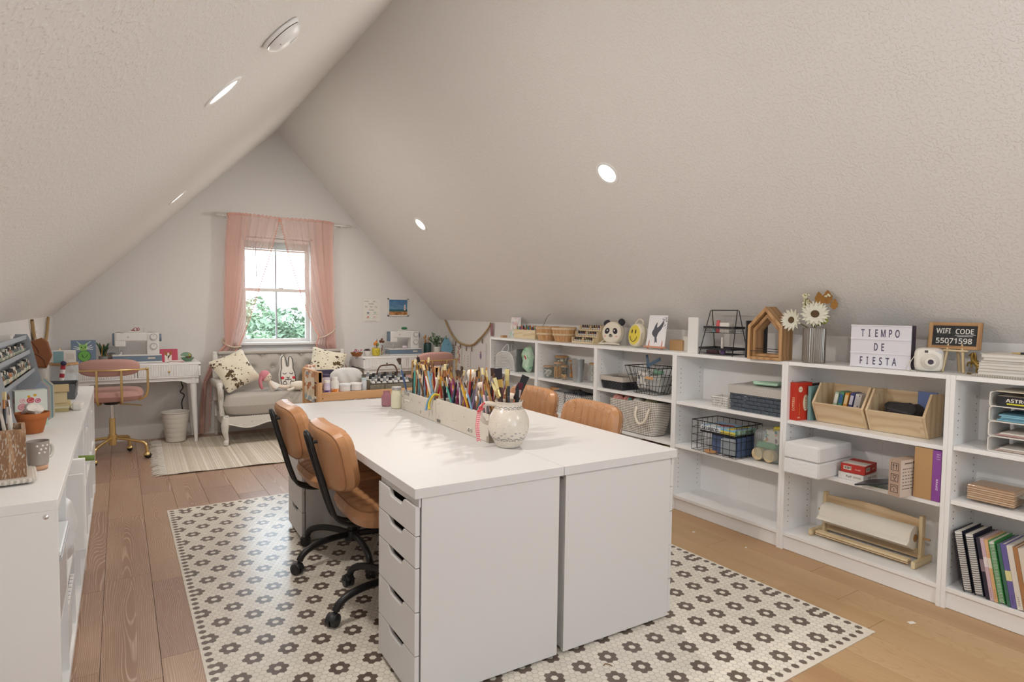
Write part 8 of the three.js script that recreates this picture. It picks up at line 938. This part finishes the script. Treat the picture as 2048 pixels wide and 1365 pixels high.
  { const t = thing('potted_greenery', 'white ribbed pot of leafy green sprigs on the desk', 'plant', [2.478, DY, -4.93]); P('pot', lathe([[0, 0.001], [0.04, 0.001], [0.05, 0.045], [0.05, 0.092], [0.045, 0.092], [0.04, 0.02], [0, 0.02]], 0, 0, 0, 28), C('#dcd7cf', 0.6), t); const ms = ['#5f7a5c', '#7f9878', '#4a6650'].map((c) => M({ color: hex(c), roughness: 0.7, side: THREE.DoubleSide })), r = rng(21); for (let s = 0; s < 16; s++) { const a = r() * 6.28, e = 0.25 + r() * 0.75, L = 0.10 + r() * 0.07, tip = [cos(a) * sin(e) * L, 0.09 + cos(e) * L, sin(a) * sin(e) * L * 0.8], g = P('sprig', bar([0, 0.08, 0], tip, 0.0015, 5), ms[2], t); for (let i = 0; i < 9; i++) { const k = 0.35 + 0.65 * i / 8; P('leaf', put(surf((u, v) => [(u - 0.5) * 0.02 * sin(PI * v), v * 0.03, 0.008 * v], 2, 4), tip[0] * k, 0.08 + (tip[1] - 0.08) * k, tip[2] * k, (r() - 0.5) * 2, r() * 6.28, (r() - 0.5) * 2), ms[Math.floor(r() * 3)], g); } } }
  { const t = thing('paper_house', 'blue folded paper house ornament on the desk end', 'ornament', [2.545, DY, -4.80], -0.5); P('body', extrude([[-0.05, 0], [0.05, 0], [0.075, 0.08], [0.035, 0.17], [0.02, 0.21], [-0.005, 0.18], [-0.025, 0.215], [-0.06, 0.11], [-0.07, 0.06]], 0.03, 0, 0.001, 0, 0, 0, 0, 0.002), C('#6f9fb8', 0.8), t); P('ink_eye', sph(0.006, 0.02, 0.125, 0.016, 1, 1, 0.4), C('#2f4a5c', 0.7), t); }
}
{ // twig garlands with clipped papers on the knee walls
  const twig = C('#8f7452', 0.9);
  const garland = (lab, x, pts) => { const t = thing('twig_garland', lab, 'garland', [0, 0, 0]); const r = rng(Math.round(x * 10) + 40); P('rope', tube(pts.map(([y, z]) => [x, y, z]), 0.011, 80, 6), C('#b09468', 0.95), t); const g = []; const c = new THREE.CatmullRomCurve3(pts.map(([y, z]) => V(x, y, z))); for (let i = 0; i < 46; i++) { const p = c.getPoint(i / 46), q = c.getPoint(min(1, (i + 1.6) / 46)); g.push(bar([p.x + (r() - 0.5) * 0.012, p.y + (r() - 0.5) * 0.02, p.z], [q.x + (r() - 0.5) * 0.012, q.y + (r() - 0.5) * 0.022, q.z], 0.004, 5, 0.002)); } P('twigs', g, twig, t).userData.kind = 'stuff'; return t; };
  const pr = [[1.20, -5.01], [1.10, -4.91], [1.03, -4.83], [0.965, -4.72], [0.93, -4.58], [0.917, -4.41], [0.935, -4.28], [0.985, -4.18], [1.04, -4.08], [1.14, -3.94], [1.19, -3.90]]; const g = garland('twig garland sagging along the knee wall beside the bookcases', 2.626, pr);
  for (const [y, z] of [[0.97, -4.74], [0.945, -4.62], [0.925, -4.47], [0.925, -4.34], [1.03, -4.10]]) P('clothespin', [box(0.007, 0.05, 0.009, 2.636, y - 0.05, z), bar([2.626, y, z], [2.634, y - 0.03, z], 0.0012, 4)], C('#7c6248', 0.8), g);
  const paper = (name, lab, w, h, y, z, draw, bg = '#e9e7e3') => { const t = thing(name, lab, 'drawing', [2.6455, y - h, z], faceWest); P('sheet', sheet(w, h, 0.002), textMat(128, 160, bg, draw), t, undefined, true); };
  paper('hung_drawing', 'zebra-striped drawing clipped to the twig garland', 0.13, 0.17, 0.905, -4.83, (c, W, H) => { c.strokeStyle = '#7a4a58'; c.lineWidth = 7; for (let i = 0; i < 8; i++) { c.beginPath(); c.moveTo(8, 20 + i * 20); c.quadraticCurveTo(60, i * 20, 120, 10 + i * 22); c.stroke(); } }); paper('hung_drawing', 'drawing of red and orange flowers clipped to the twig garland', 0.14, 0.26, 0.925, -4.675, (c, W, H) => { const r = rng(3); for (let i = 0; i < 26; i++) { c.fillStyle = ['#c94a5c', '#e08a3c', '#4a4a86', '#d9b03c', '#b03c5c'][i % 5]; c.beginPath(); c.arc(64 + (r() - 0.5) * 60, 20 + i * 5, 7, 0, 7); c.fill(); } }); paper('hung_drawing', 'paper with small red arrows clipped to the twig garland', 0.19, 0.24, 0.875, -4.48, (c, W, H) => { c.fillStyle = '#c95c5c'; for (let i = 0; i < 5; i++) { c.beginPath(); c.ellipse(34 - i * 3, 60 + i * 22, 3, 6, 0.3, 0, 7); c.fill(); } c.fillStyle = '#4a4a5c'; for (let i = 0; i < 5; i++) { c.beginPath(); c.ellipse(94 - i * 1, 60 + i * 20, 3, 6, -0.3, 0, 7); c.fill(); } }); paper('hung_drawing', 'large pale sheet with a small purple figure on the knee wall', 0.30, 0.27, 0.955, -4.18, (c, W, H) => { c.fillStyle = '#8a7a9a'; c.beginPath(); c.ellipse(78, 86, 9, 22, 0, 0, 7); c.fill(); c.fillStyle = '#b9899a'; c.beginPath(); c.arc(78, 62, 7, 0, 7); c.fill(); }, '#e4e2e4');
  { const t = thing('ribbon_loop', 'mauve ribbon loop hanging at the end of the twig garland', 'ribbon', [2.630, 1.19, -3.885]); const m = M({ color: hex('#9c6a72'), roughness: 0.7, side: THREE.DoubleSide }); for (const s of [-1, 1]) P('tail', rbox(0.002, 0.14, 0.022, 0.0008, 0, -0.07, s * 0.014, s * 0.06), m, t); }
  { const t = thing('wrap_roll', 'tall pink patterned roll of wrapping paper leaning beside the bookcase', 'paper roll', [2.46, 0.0, -3.50]); P('roll', cyl(0.032, 0.032, 0.92, 0, 0.46, 0, 24), M({ map: canvasTex(64, 256, (c, W, H) => { c.fillStyle = '#c99a9c'; c.fillRect(0, 0, W, H); const r = rng(9); for (let i = 0; i < 90; i++) { c.fillStyle = ['#b03c52', '#e6c9c6', '#a86a70', '#c94a5c'][i % 4]; c.fillRect(r() * W, r() * H, 8 + r() * 16, 4 + r() * 6); } }, { repeat: [4, 1.1] }), roughness: 0.7 }), t); P('end_cap', cyl(0.012, 0.012, 0.01, 0, 0.925, 0, 14), C('#8fa0b0', 0.6), t); t.rotation.z = -0.1; }
  const pl = [[1.215, -3.45], [1.13, -3.52], [1.04, -3.65], [0.985, -3.85], [0.97, -4.05], [1.0, -4.25], [1.08, -4.42], [1.16, -4.52], [1.215, -4.58]]; garland('twig garland sagging along the knee wall above the cubby cabinet', -1.290, pl);
  { const t = thing('letter_banner', 'narrow white paper with violet handwriting hanging on the knee wall', 'drawing', [-1.285, 0.95, -3.62], PI / 2); P('sheet', sheet(0.14, 0.22, 0.002), textMat(128, 200, '#e6e4e6', (c, W, H) => { c.fillStyle = '#8a86b0'; c.font = 'italic 30px serif'; c.fillText('Love', 30, 46); c.fillText('you', 40, 84); c.strokeStyle = '#a9a4c4'; c.lineWidth = 3; for (const y of [110, 128, 146, 164]) { c.beginPath(); c.moveTo(24, y); c.lineTo(100, y - 3); c.stroke(); } }), t, undefined, true); }
}
// ---------- on the long cabinet ----------
const CY = 0.7575;
{
  { // weathered brush box
    const wm = M({ map: dataTex(128, 256, (u, v) => { const a = noise(u * 3, v * 9, 1) + 0.6 * noise(u * 6, v * 34, 3), k = smooth(-0.15, 0.35, a), s = smooth(0.12, 0.45, noise(u * 30, v * 40, 7) + 0.5 * noise(u * 8, v * 12, 3)); return mixc(mixc([0.56, 0.42, 0.31], [0.72, 0.58, 0.45], k), [0.78, 0.75, 0.71], s * 0.85); }, { repeat: [3, 6] }), roughness: 0.8 });
    const t = thing('weathered_box', 'weathered brown wooden box of brushes on a pale carved tray', 'box', [-1.125, CY, -0.68], 0.12), w = 0.15, h = 0.15; P('carved_tray', [rbox(0.19, 0.016, 0.19, 0.006, 0, 0.0125, 0)], C('#c9c2b8', 0.7), t); for (let i = 0; i < 12; i++) for (const [rx, rz, ry] of [[0, 0.0965, 0], [0.0965, 0, PI / 2]]) { const u = -0.082 + i * 0.0149; P('tray_bead', sph(0.0055, ry ? 0.0965 : u, 0.0125, ry ? u : 0.0965, 1, 1.3, 0.6, 8, 6), C('#d6d0c7', 0.7), t); } for (const [sx, sz] of [[-1, -1], [1, -1], [1, 1], [-1, 1]]) P('tray_foot', sph(0.006, sx * 0.08, 0.006, sz * 0.08), C('#b9b2a8', 0.7), t);
    for (const s of [-1, 1]) { P('wall_board', box(w, h, 0.01, 0, 0.021 + h / 2, s * (w / 2 - 0.005)), wm, t); P('wall_board', box(0.01, h, w - 0.02, s * (w / 2 - 0.005), 0.021 + h / 2, 0), wm, t); } P('floor_board', box(w - 0.02, 0.006, w - 0.02, 0, 0.0245, 0), wm, t);
    const kinds = [['tan', 'amber'], ['yellow', 'round'], ['tan', 'flat'], ['brown', 'amber'], ['black', 'hog'], ['white', 'round']].filter(([a, b]) => brushKinds[a + b]); const r = rng(31); for (let i = 0; i < 14; i++) { const k = kinds[i % kinds.length], g = brushKinds[k[0] + k[1]], o = g.clone(); o.name = numbered('paint_brush'); o.userData = { label: g.userData.word + ' standing in the weathered brown box', category: 'brush', group: 'brushes in the weathered box' }; scene.add(o); const x = (i % 4) * 0.028 - 0.042, z = Math.floor(i / 4) * 0.028 - 0.042; o.position.set(-1.125 + x, CY + 0.0285, -0.68 + z); o.rotation.set((r() - 0.5) * 0.3, r() * 6, (x / 0.05) * -0.28 + (r() - 0.5) * 0.2); } }
  { const t = thing('mug', 'grey stoneware mug with a bare clay foot and white trim', 'mug', [-1.03, CY, -0.80]); P('cup', lathe([[0, 0.016], [0.027, 0.016], [0.0295, 0.022], [0.0325, 0.098], [0.030, 0.098], [0.0275, 0.024], [0, 0.022]], 0, 0, 0, 32), C('#a49c95', 0.45), t); P('foot', lathe([[0, 0.001], [0.026, 0.001], [0.0275, 0.018], [0, 0.018]], 0, 0, 0, 32), C('#c9a083', 0.8), t); P('handle', tube([[0.020, 0.08, -0.022], [0.032, 0.078, -0.038], [0.036, 0.058, -0.044], [0.031, 0.036, -0.038], [0.020, 0.034, -0.022]], 0.0055, 30, 8), C('#d9d5cf', 0.4), t); P('glaze_dots', [...Array(7)].map((_, i) => sph(0.004, 0.0315 * cos(0.6 + i * 0.16), 0.085 - (i % 3) * 0.012, 0.0315 * sin(0.6 + i * 0.16), 1, 1, 1, 8, 6)), C('#e6e3de', 0.4), t); }
  { const t = thing('terracotta_pot', 'terracotta pot holding crumpled white paper', 'pot', [-1.118, CY, -1.56]); P('pot', lathe([[0, 0.001], [0.038, 0.001], [0.055, 0.066], [0.062, 0.067], [0.064, 0.09], [0.058, 0.09], [0.05, 0.06], [0.036, 0.008], [0, 0.008]], 0, 0, 0, 36), C('#b86c3a', 0.85), t); P('paper', put(crumple(new THREE.IcosahedronGeometry(0.034, 3), 0.034, 26, 2), 0, 0.096, 0), C('#e6e2dc', 0.85), t); }
  { // flower gift bag and house cards
    const t = thing('flower_bag', 'pale gift bag with pink and red paper flowers on green', 'bag', [-1.145, CY, -1.78], 0.3); P('bag', sheet(0.12, 0.165, 0.05), textMat(160, 240, '#dfe8df', (c, W, H) => { c.fillStyle = '#b9dcc4'; c.fillRect(0, 150, W, 90); const fl = (x, y, r, a, b) => { c.fillStyle = '#f3efec'; c.beginPath(); c.arc(x, y, r + 4, 0, 7); c.fill(); c.fillStyle = a; c.beginPath(); c.arc(x, y, r, 0, 7); c.fill(); c.strokeStyle = b; c.lineWidth = 3; c.beginPath(); c.arc(x, y, r * 0.55, 0, 5); c.stroke(); }; fl(76, 66, 20, '#cf4f58', '#f0b9b4'); fl(112, 72, 16, '#c9748c', '#f0d0d4'); fl(36, 108, 24, '#df9aa4', '#f6dadd'); fl(92, 140, 22, '#e2a9a6', '#fbe3df'); fl(36, 66, 15, '#e6b9b9', '#fff'); c.fillStyle = '#e2b23c'; c.beginPath(); c.arc(98, 34, 9, 0, 7); c.arc(68, 40, 8, 0, 7); c.fill(); c.strokeStyle = '#5f7fa0'; c.lineWidth = 3; for (let i = 0; i < 8; i++) { c.beginPath(); c.moveTo(60 + i * 10, 190); c.lineTo(60 + i * 10, 165); c.stroke(); } }), t, undefined, true);
    ['#8a97a5', '#b5a3a0', '#9fb0a5', '#7f9aa0', '#c9bfae'].forEach((c, i) => one('house_card', ['slate', 'mauve', 'sage', 'teal', 'cream'][i] + ' house-shaped card standing behind the flower bag', 'card', extrude([[-0.03, 0], [0.03, 0], [0.03, 0.16], [0, 0.195], [-0.03, 0.16]], 0.003, 0, 0.001, 0), C(c, 0.8), [-1.115 + i * 0.004, CY, -1.87 - i * 0.03], 0.3)); }
  { // books and little beige house
    const cs = [['#b9ab7a', 'olive-spined book at the bottom of the small pile', 0.018], ['#d9cfae', 'cream book in the middle of the small pile', 0.012], ['#c9b98c', 'straw book on top of the small pile under the beige house', 0.012]]; let y = CY; cs.forEach(([c, l, h], i) => { const o = thing('pile_book', l, 'book', [-1.078, y, -2.235], (i - 1) * 0.05, 'small pile of books on the cabinet'); P('pages', box(0.112 - 0.004, h - 0.004, 0.155, 0.003, h / 2, 0), C('#e9e2cf', 0.9), o); P('cover', [box(0.118, 0.002, 0.16, 0, 0.001, 0), box(0.118, 0.002, 0.16, 0, h - 0.001, 0), box(0.118, h, 0.002, 0, h / 2, 0.08)], C(c, 0.7), o); y += h + 0.0003; });
    const t = thing('beige_house', 'small beige wooden house with a pitched roof on the book pile', 'ornament', [-1.062, y, -2.20], 0.1), bm = C('#d8c69c', 0.7); P('walls', extrude([[-0.03, 0], [0.03, 0], [0.03, 0.062], [0, 0.09], [-0.03, 0.062]], 0.06, 0, 0.001, 0, 0, PI / 2), bm, t); for (const s of [-1, 1]) P('roof_board', box(0.078, 0.005, 0.05, 0, 0.079, s * 0.021, s * 0.75), C('#cdb98c', 0.7), t); one('white_cloth', 'small folded white cloth beside the book pile', 'cloth', put(crumple(new RoundedBoxGeometry(0.05, 0.03, 0.10, 6, 0.01), 0.01, 24), 0, 0.018, 0), C('#e6e3de', 0.9), [-0.985, CY, -2.21]); }
  { // galvanised tub with arched handle
    const gal = M({ color: hex('#7d7f80'), roughness: 0.4, metalness: 0.75 }), t = thing('metal_trug', 'dark galvanised trug with an arched strap handle', 'basket', [-1.095, CY, -2.775]); P('tub', [box(0.005, 0.09, 0.24, -0.075, 0.046, 0, 0, 0, 0.15), box(0.005, 0.09, 0.24, 0.075, 0.046, 0, 0, 0, -0.15), box(0.15, 0.09, 0.005, 0, 0.046, 0.12), box(0.15, 0.09, 0.005, 0, 0.046, -0.12), box(0.15, 0.004, 0.24, 0, 0.003, 0)], C('#6a6c6e', 0.5, { metalness: 0.6 }), t); P('handle', surf((u, v) => { const a = u * PI; return [0.085 * cos(a), 0.08 + 0.155 * sin(a), (v - 0.5) * 0.022]; }, 32, 1), M({ color: hex('#8d8f90'), roughness: 0.35, metalness: 0.8, side: THREE.DoubleSide }), t); one('grey_cloth', 'grey plaid cloth folded in the galvanised trug', 'cloth', put(crumple(new RoundedBoxGeometry(0.10, 0.05, 0.18, 8, 0.02), 0.014, 18), 0, 0.04, 0), C('#77797c', 0.9), [-1.095, CY + 0.0085, -2.775]); }
  { // clear canister with wooden lid, small box on it
    const t = thing('clear_canister', 'clear canister of white cotton with a round wooden lid', 'canister', [-1.10, CY, -3.12]); P('glass', lathe([[0, 0.001], [0.075, 0.001], [0.078, 0.01], [0.078, 0.165], [0.07, 0.172]], 0, 0, 0, 36), M_plastic, t); P('cotton', put(crumple(new THREE.IcosahedronGeometry(0.06, 3), 0.03, 18), 0, 0.07, 0), C('#ecebe8', 0.95), t); P('lid', [cyl(0.079, 0.079, 0.016, 0, 0.18, 0, 36)], M_oak, t); const b = pbox('tea_box', 0.12, 0.075, 0.085, faces(C('#e3e1dc', 0.6), { pz: textMat(128, 80, '#e6e4de', (c, W, H) => { c.fillStyle = '#84aab0'; c.fillRect(0, 0, 58, H); c.fillStyle = '#d6d2ca'; c.fillRect(70, 20, 46, 40); }) })); b.position.set(-1.10, CY + 0.1885 + 0.038, -3.12); b.rotation.y = 0.2; b.userData = { label: 'white and teal carton on the wooden canister lid', category: 'carton' };
    const e = thing('mini_easel', 'tiny bare wooden easel behind the clear canister', 'easel', [-1.13, CY, -3.26]); P('leg', bar([-0.07, 0.001, 0.02], [0, 0.27, 0], 0.005), M_pale, e); P('leg', bar([0.07, 0.001, 0.02], [0, 0.27, 0], 0.005), M_pale, e); P('leg', bar([0, 0.001, -0.06], [0, 0.27, 0], 0.005), M_pale, e); P('ledge', bar([-0.045, 0.1, 0.014], [0.045, 0.1, 0.014], 0.005), M_pale, e);
    const lt = thing('leather_pouch', 'folded brown leather pouch propped behind the trug', 'pouch', [-1.222, CY + 0.0005, -2.905], 0.12); const lm = M({ color: hex('#8a4f26'), roughness: 0.5, bumpMap: leatherB, bumpScale: 0.0008 }); P('stand', cyl(0.05, 0.055, 0.17, 0, 0.085, 0, 20), C('#c9c4bc', 0.6), lt); P('pouch', extrude([[-0.075, 0.18], [0.05, 0.172], [0.08, 0.25], [0.06, 0.335], [0.03, 0.36], [-0.06, 0.325], [-0.085, 0.26]], 0.04, 0, 0, 0, 0, 0, 0, 0.012, [], 3), lm, lt); P('seam', [tube([[-0.07, 0.25, 0.022], [-0.02, 0.265, 0.023], [0.03, 0.23, 0.022], [0.045, 0.18, 0.021]], 0.002, 20, 5), tube([[-0.02, 0.335, 0.022], [0.01, 0.28, 0.023], [0.012, 0.262, 0.023]], 0.002, 14, 5)], C('#5c3216', 0.6), lt);
    const st = thing('striped_stick', 'red and white striped cloth leg leaning by the leather pouch', 'doll leg', [-1.115, CY, -2.965]); for (let i = 0; i < 7; i++) P('stripe', cyl(0.013, 0.013, 0.026, 0, 0.013 + i * 0.026, 0, 14), C(i % 2 ? '#e9e4e0' : '#b23a48', 0.9), st); P('shoe', sph(0.016, 0, 0.195, 0.004, 1, 1, 1.3), C('#3a3a5c', 0.8), st); st.rotation.z = -0.12; }
  { // tiered grey ink rack
    const gm = M({ color: hex('#a6abb2'), roughness: 0.45, metalness: 0.4 }), Z0 = -2.63, Z1 = -1.45, zc = (Z0 + Z1) / 2, L = Z1 - Z0, t = thing('ink_rack', 'grey metal three-tier rack of stamping supplies against the knee wall', 'rack', [0, 0, 0]);
    const tiers = [[0.955, -1.205], [1.06, -1.225], [1.142, -1.24]]; tiers.forEach(([y, x], i) => { P('shelf_tray', box(0.075, 0.003, L, x - 0.035, y - 0.016, zc, 0, 0, 0), gm, t); P('shelf_lip', box(0.003, 0.024, L, x, y - 0.008, zc), gm, t); }); P('end_plate', extrude([[-1.29, CY], [-1.14, CY], [-1.185, 0.93], [-1.222, 1.12], [-1.235, 1.15], [-1.29, 1.15]], 0.003, 0, 0, Z0), gm, t); P('end_plate', extrude([[-1.29, CY], [-1.14, CY], [-1.185, 0.93], [-1.222, 1.12], [-1.235, 1.15], [-1.29, 1.15]], 0.003, 0, 0, Z1), gm, t); P('back_plate', box(0.003, 0.38, L, -1.291, 0.95, zc), gm, t);
    const r = rng(77), cs = ['#22302c', '#3a4a3c', '#26282c', '#7a5a34', '#8d8f88', '#b5713a', '#cfc9bd', '#2d4a3c'], nm = ['dark green', 'olive', 'black', 'brown', 'grey', 'amber', 'ivory', 'forest']; for (let i = 0; i < 2; i++) for (let k = 0; k < 30; k++) { const z = -2.61 + k * 0.0385, c = Math.floor(r() * 8), h = i ? 0.05 + r() * 0.014 : 0.06 + r() * 0.018, o = thing('stamp_bottle', nm[c] + ' little bottle on the ' + (i ? 'middle' : 'lowest') + ' tier of the grey rack', 'bottle', [tiers[i][1] - 0.032, tiers[i][0] - 0.014, z], 0, 'little bottles on the ' + (i ? 'middle' : 'lowest') + ' tier of the grey rack'); P('body', lathe([[0, 0], [0.015, 0], [0.015, h * 0.68], [0.008, h * 0.8]], 0, 0, 0, 12), C(cs[c], 0.3), o); P('cap', cyl(0.009, 0.0095, h * 0.22, 0, h * 0.89, 0, 10), C(c % 3 ? '#1e1f22' : '#d9d4c8', 0.5), o); P('tag', cyl(0.0153, 0.0153, h * 0.3, 0, h * 0.34, 0, 12, 0, 0, 0, true), C(c % 2 ? '#ddd6c4' : '#a8b09c', 0.7), o); }
    one('white_carton', 'small white carton on the top tier of the grey rack', 'carton', rbox(0.05, 0.035, 0.09, 0.002, 0, 0.018, 0), C('#e6e3dd', 0.6), [-1.272, 1.1285, -2.15]); one('ink_pad', 'black and white ink pad under the grey rack', 'ink pad', [rbox(0.05, 0.12, 0.09, 0.004, 0, 0.061, 0)], textMat(64, 64, '#e4e2de', (c, W, H) => { c.fillStyle = '#23262a'; c.fillRect(0, 0, W, 20); c.fillRect(0, 42, W, 22); }), [-1.18, CY, -2.12], 0.0); }
}
{ // bins and loose things in the cubbies, seen along the cabinet front
  const pl = C('#e6e4e2', 0.35), st = M({ map: canvasTex(64, 64, (c, W, H) => { c.fillStyle = '#e6e4e4'; c.fillRect(0, 0, W, H); c.strokeStyle = '#4a4e60'; c.lineWidth = 2; for (let i = 0; i < 3; i++) { c.beginPath(); c.moveTo(0, i * 22 + 18); c.lineTo(W, i * 22); c.stroke(); } }, { repeat: [9, 9] }), roughness: 0.8 });
  const tub = (lab, z, y, h, w, out, m, lid) => { const t = thing('storage_bin', lab, 'bin', [-1.125 + out, y, z]); P('tub', [box(0.30, h, 0.005, 0, h / 2, w / 2), box(0.30, h, 0.005, 0, h / 2, -w / 2), box(0.005, h, w - 0.005, 0.15, h / 2, 0), box(0.005, h, w - 0.005, -0.15, h / 2, 0), box(0.295, 0.005, w - 0.01, 0, 0.004, 0)], m, t); P('rim', [rbox(0.014, 0.012, w + 0.012, 0.003, 0.155, h, 0), rbox(0.31, 0.012, 0.008, 0.003, 0, h, w / 2), rbox(0.31, 0.012, 0.008, 0.003, 0, h, -w / 2)], m, t); if (lid) P('lid', rbox(0.32, 0.016, w + 0.01, 0.006, 0.0, h + 0.016, 0), C('#dfe3e6', 0.25), t); return t; };
  tub('translucent lidded tub pulled forward in the cubby beside the cabinet end', -0.56, 0.3685, 0.20, 0.30, 0.02, M_plastic, true); tub('white bin with thin diagonal lines in the lower cubby of the cabinet', -0.90, 0.0605, 0.22, 0.27, 0.012, st); tub('white bin with thin diagonal lines in the middle upper cubby', -1.30, 0.3685, 0.20, 0.28, 0.008, st); tub('plain white bin in the lower middle cubby', -1.28, 0.0605, 0.20, 0.28, 0.0, pl); tub('plain white bin in the upper cubby beneath the ink rack', -2.05, 0.3685, 0.22, 0.30, 0.0, pl); tub('plain white bin in the lower cubby beneath the ink rack', -2.05, 0.0605, 0.22, 0.30, 0.006, pl); tub('plain white bin in the upper cubby under the trug', -2.43, 0.3685, 0.22, 0.30, 0.004, pl); tub('plain white bin in the upper cubby under the clear canister', -3.15, 0.3685, 0.22, 0.28, 0.004, pl);
  one('shopping_bag', 'white plastic bag bulging out of the cubby beside the translucent tub', 'bag', put(crumple(cushion({ w: 0.20, h: 0.26, t: 0.17, n: 3, p: 4, q: 2 }), 0.022, 12, 3), 0, 0.15, 0), M({ color: hex('#e9eaec'), roughness: 0.35, transmission: 0.25, thickness: 0 }), [-1.03, 0.3685, -0.88]);
  { const t = thing('paper_tube', 'green cardboard tube poking out of the cabinet cubby', 'tube', [-0.98, 0.57, -1.70]); P('tube', put(new THREE.CylinderGeometry(0.013, 0.013, 0.34, 20, 1, true), -0.09, 0.03, 0, 0, 0, PI / 2 - 0.05), M({ color: hex('#7c9448'), roughness: 0.7, side: THREE.DoubleSide }), t); P('inner_core', put(new THREE.CylinderGeometry(0.0115, 0.0115, 0.335, 20, 1, true), -0.09, 0.03, 0, 0, 0, PI / 2 - 0.05), M({ color: hex('#b9c488'), roughness: 0.8, side: THREE.DoubleSide }), t); tub('plain white bin under the green tube', -1.70, 0.3685, 0.19, 0.24, 0.0, pl); }
  { const t = thing('folded_board', 'white folded foam board standing out of the cubby', 'board', [-1.02, 0.3685, -1.05]); P('board', rbox(0.22, 0.36, 0.02, 0.004, 0, 0.18, 0, 0, 0.05), C('#eae9e7', 0.6), t); P('fold', rbox(0.20, 0.30, 0.012, 0.003, 0.005, 0.155, 0.025, 0, 0.12), C('#e2e1df', 0.6), t); }
}

{ // power cord under the desk and scraps on the floor
  one('power_cord', 'black power cord looping down behind the desk leg above the waste bin', 'cord', tube([[-0.27, 0.63, -5.12], [-0.275, 0.56, -5.14], [-0.26, 0.50, -5.15], [-0.285, 0.46, -5.14], [-0.25, 0.43, -5.14], [-0.27, 0.36, -5.15], [-0.26, 0.20, -5.16], [-0.27, 0.012, -5.165]], 0.0055, 60, 6), C('#232327', 0.6));
  const scrap = (l, x, z, s, c, y = 0.0012) => one('paper_scrap', l, 'scrap', box(s, 0.0012, s * 0.6, 0, 0, 0), C(c, 0.9), [x, y, z], x * 9);
  scrap('tiny white paper scrap on the floor before the empty bottom shelf', 2.16, -0.30, 0.016, '#ece8e0'); scrap('small white paper scrap on the planks before the grey basket bookcase', 2.10, -0.62, 0.018, '#ece8e0'); scrap('white paper scrap on the planks beyond the mat corner', 2.05, 0.60, 0.03, '#ece8e0');
  one('thread_snippet', 'short brown thread lying on the printed mat', 'thread', tube([[0, 0, 0], [0.012, 0.001, -0.006], [0.022, 0, 0.004], [0.026, 0, 0.018]], 0.0016, 20, 5), C('#7a5326', 0.8), [0.70, 0.0052, 0.145]);
}
scene.traverse((o) => { if (o.isMesh) o.castShadow = o.receiveShadow = true; });
renderer.render(scene, camera);
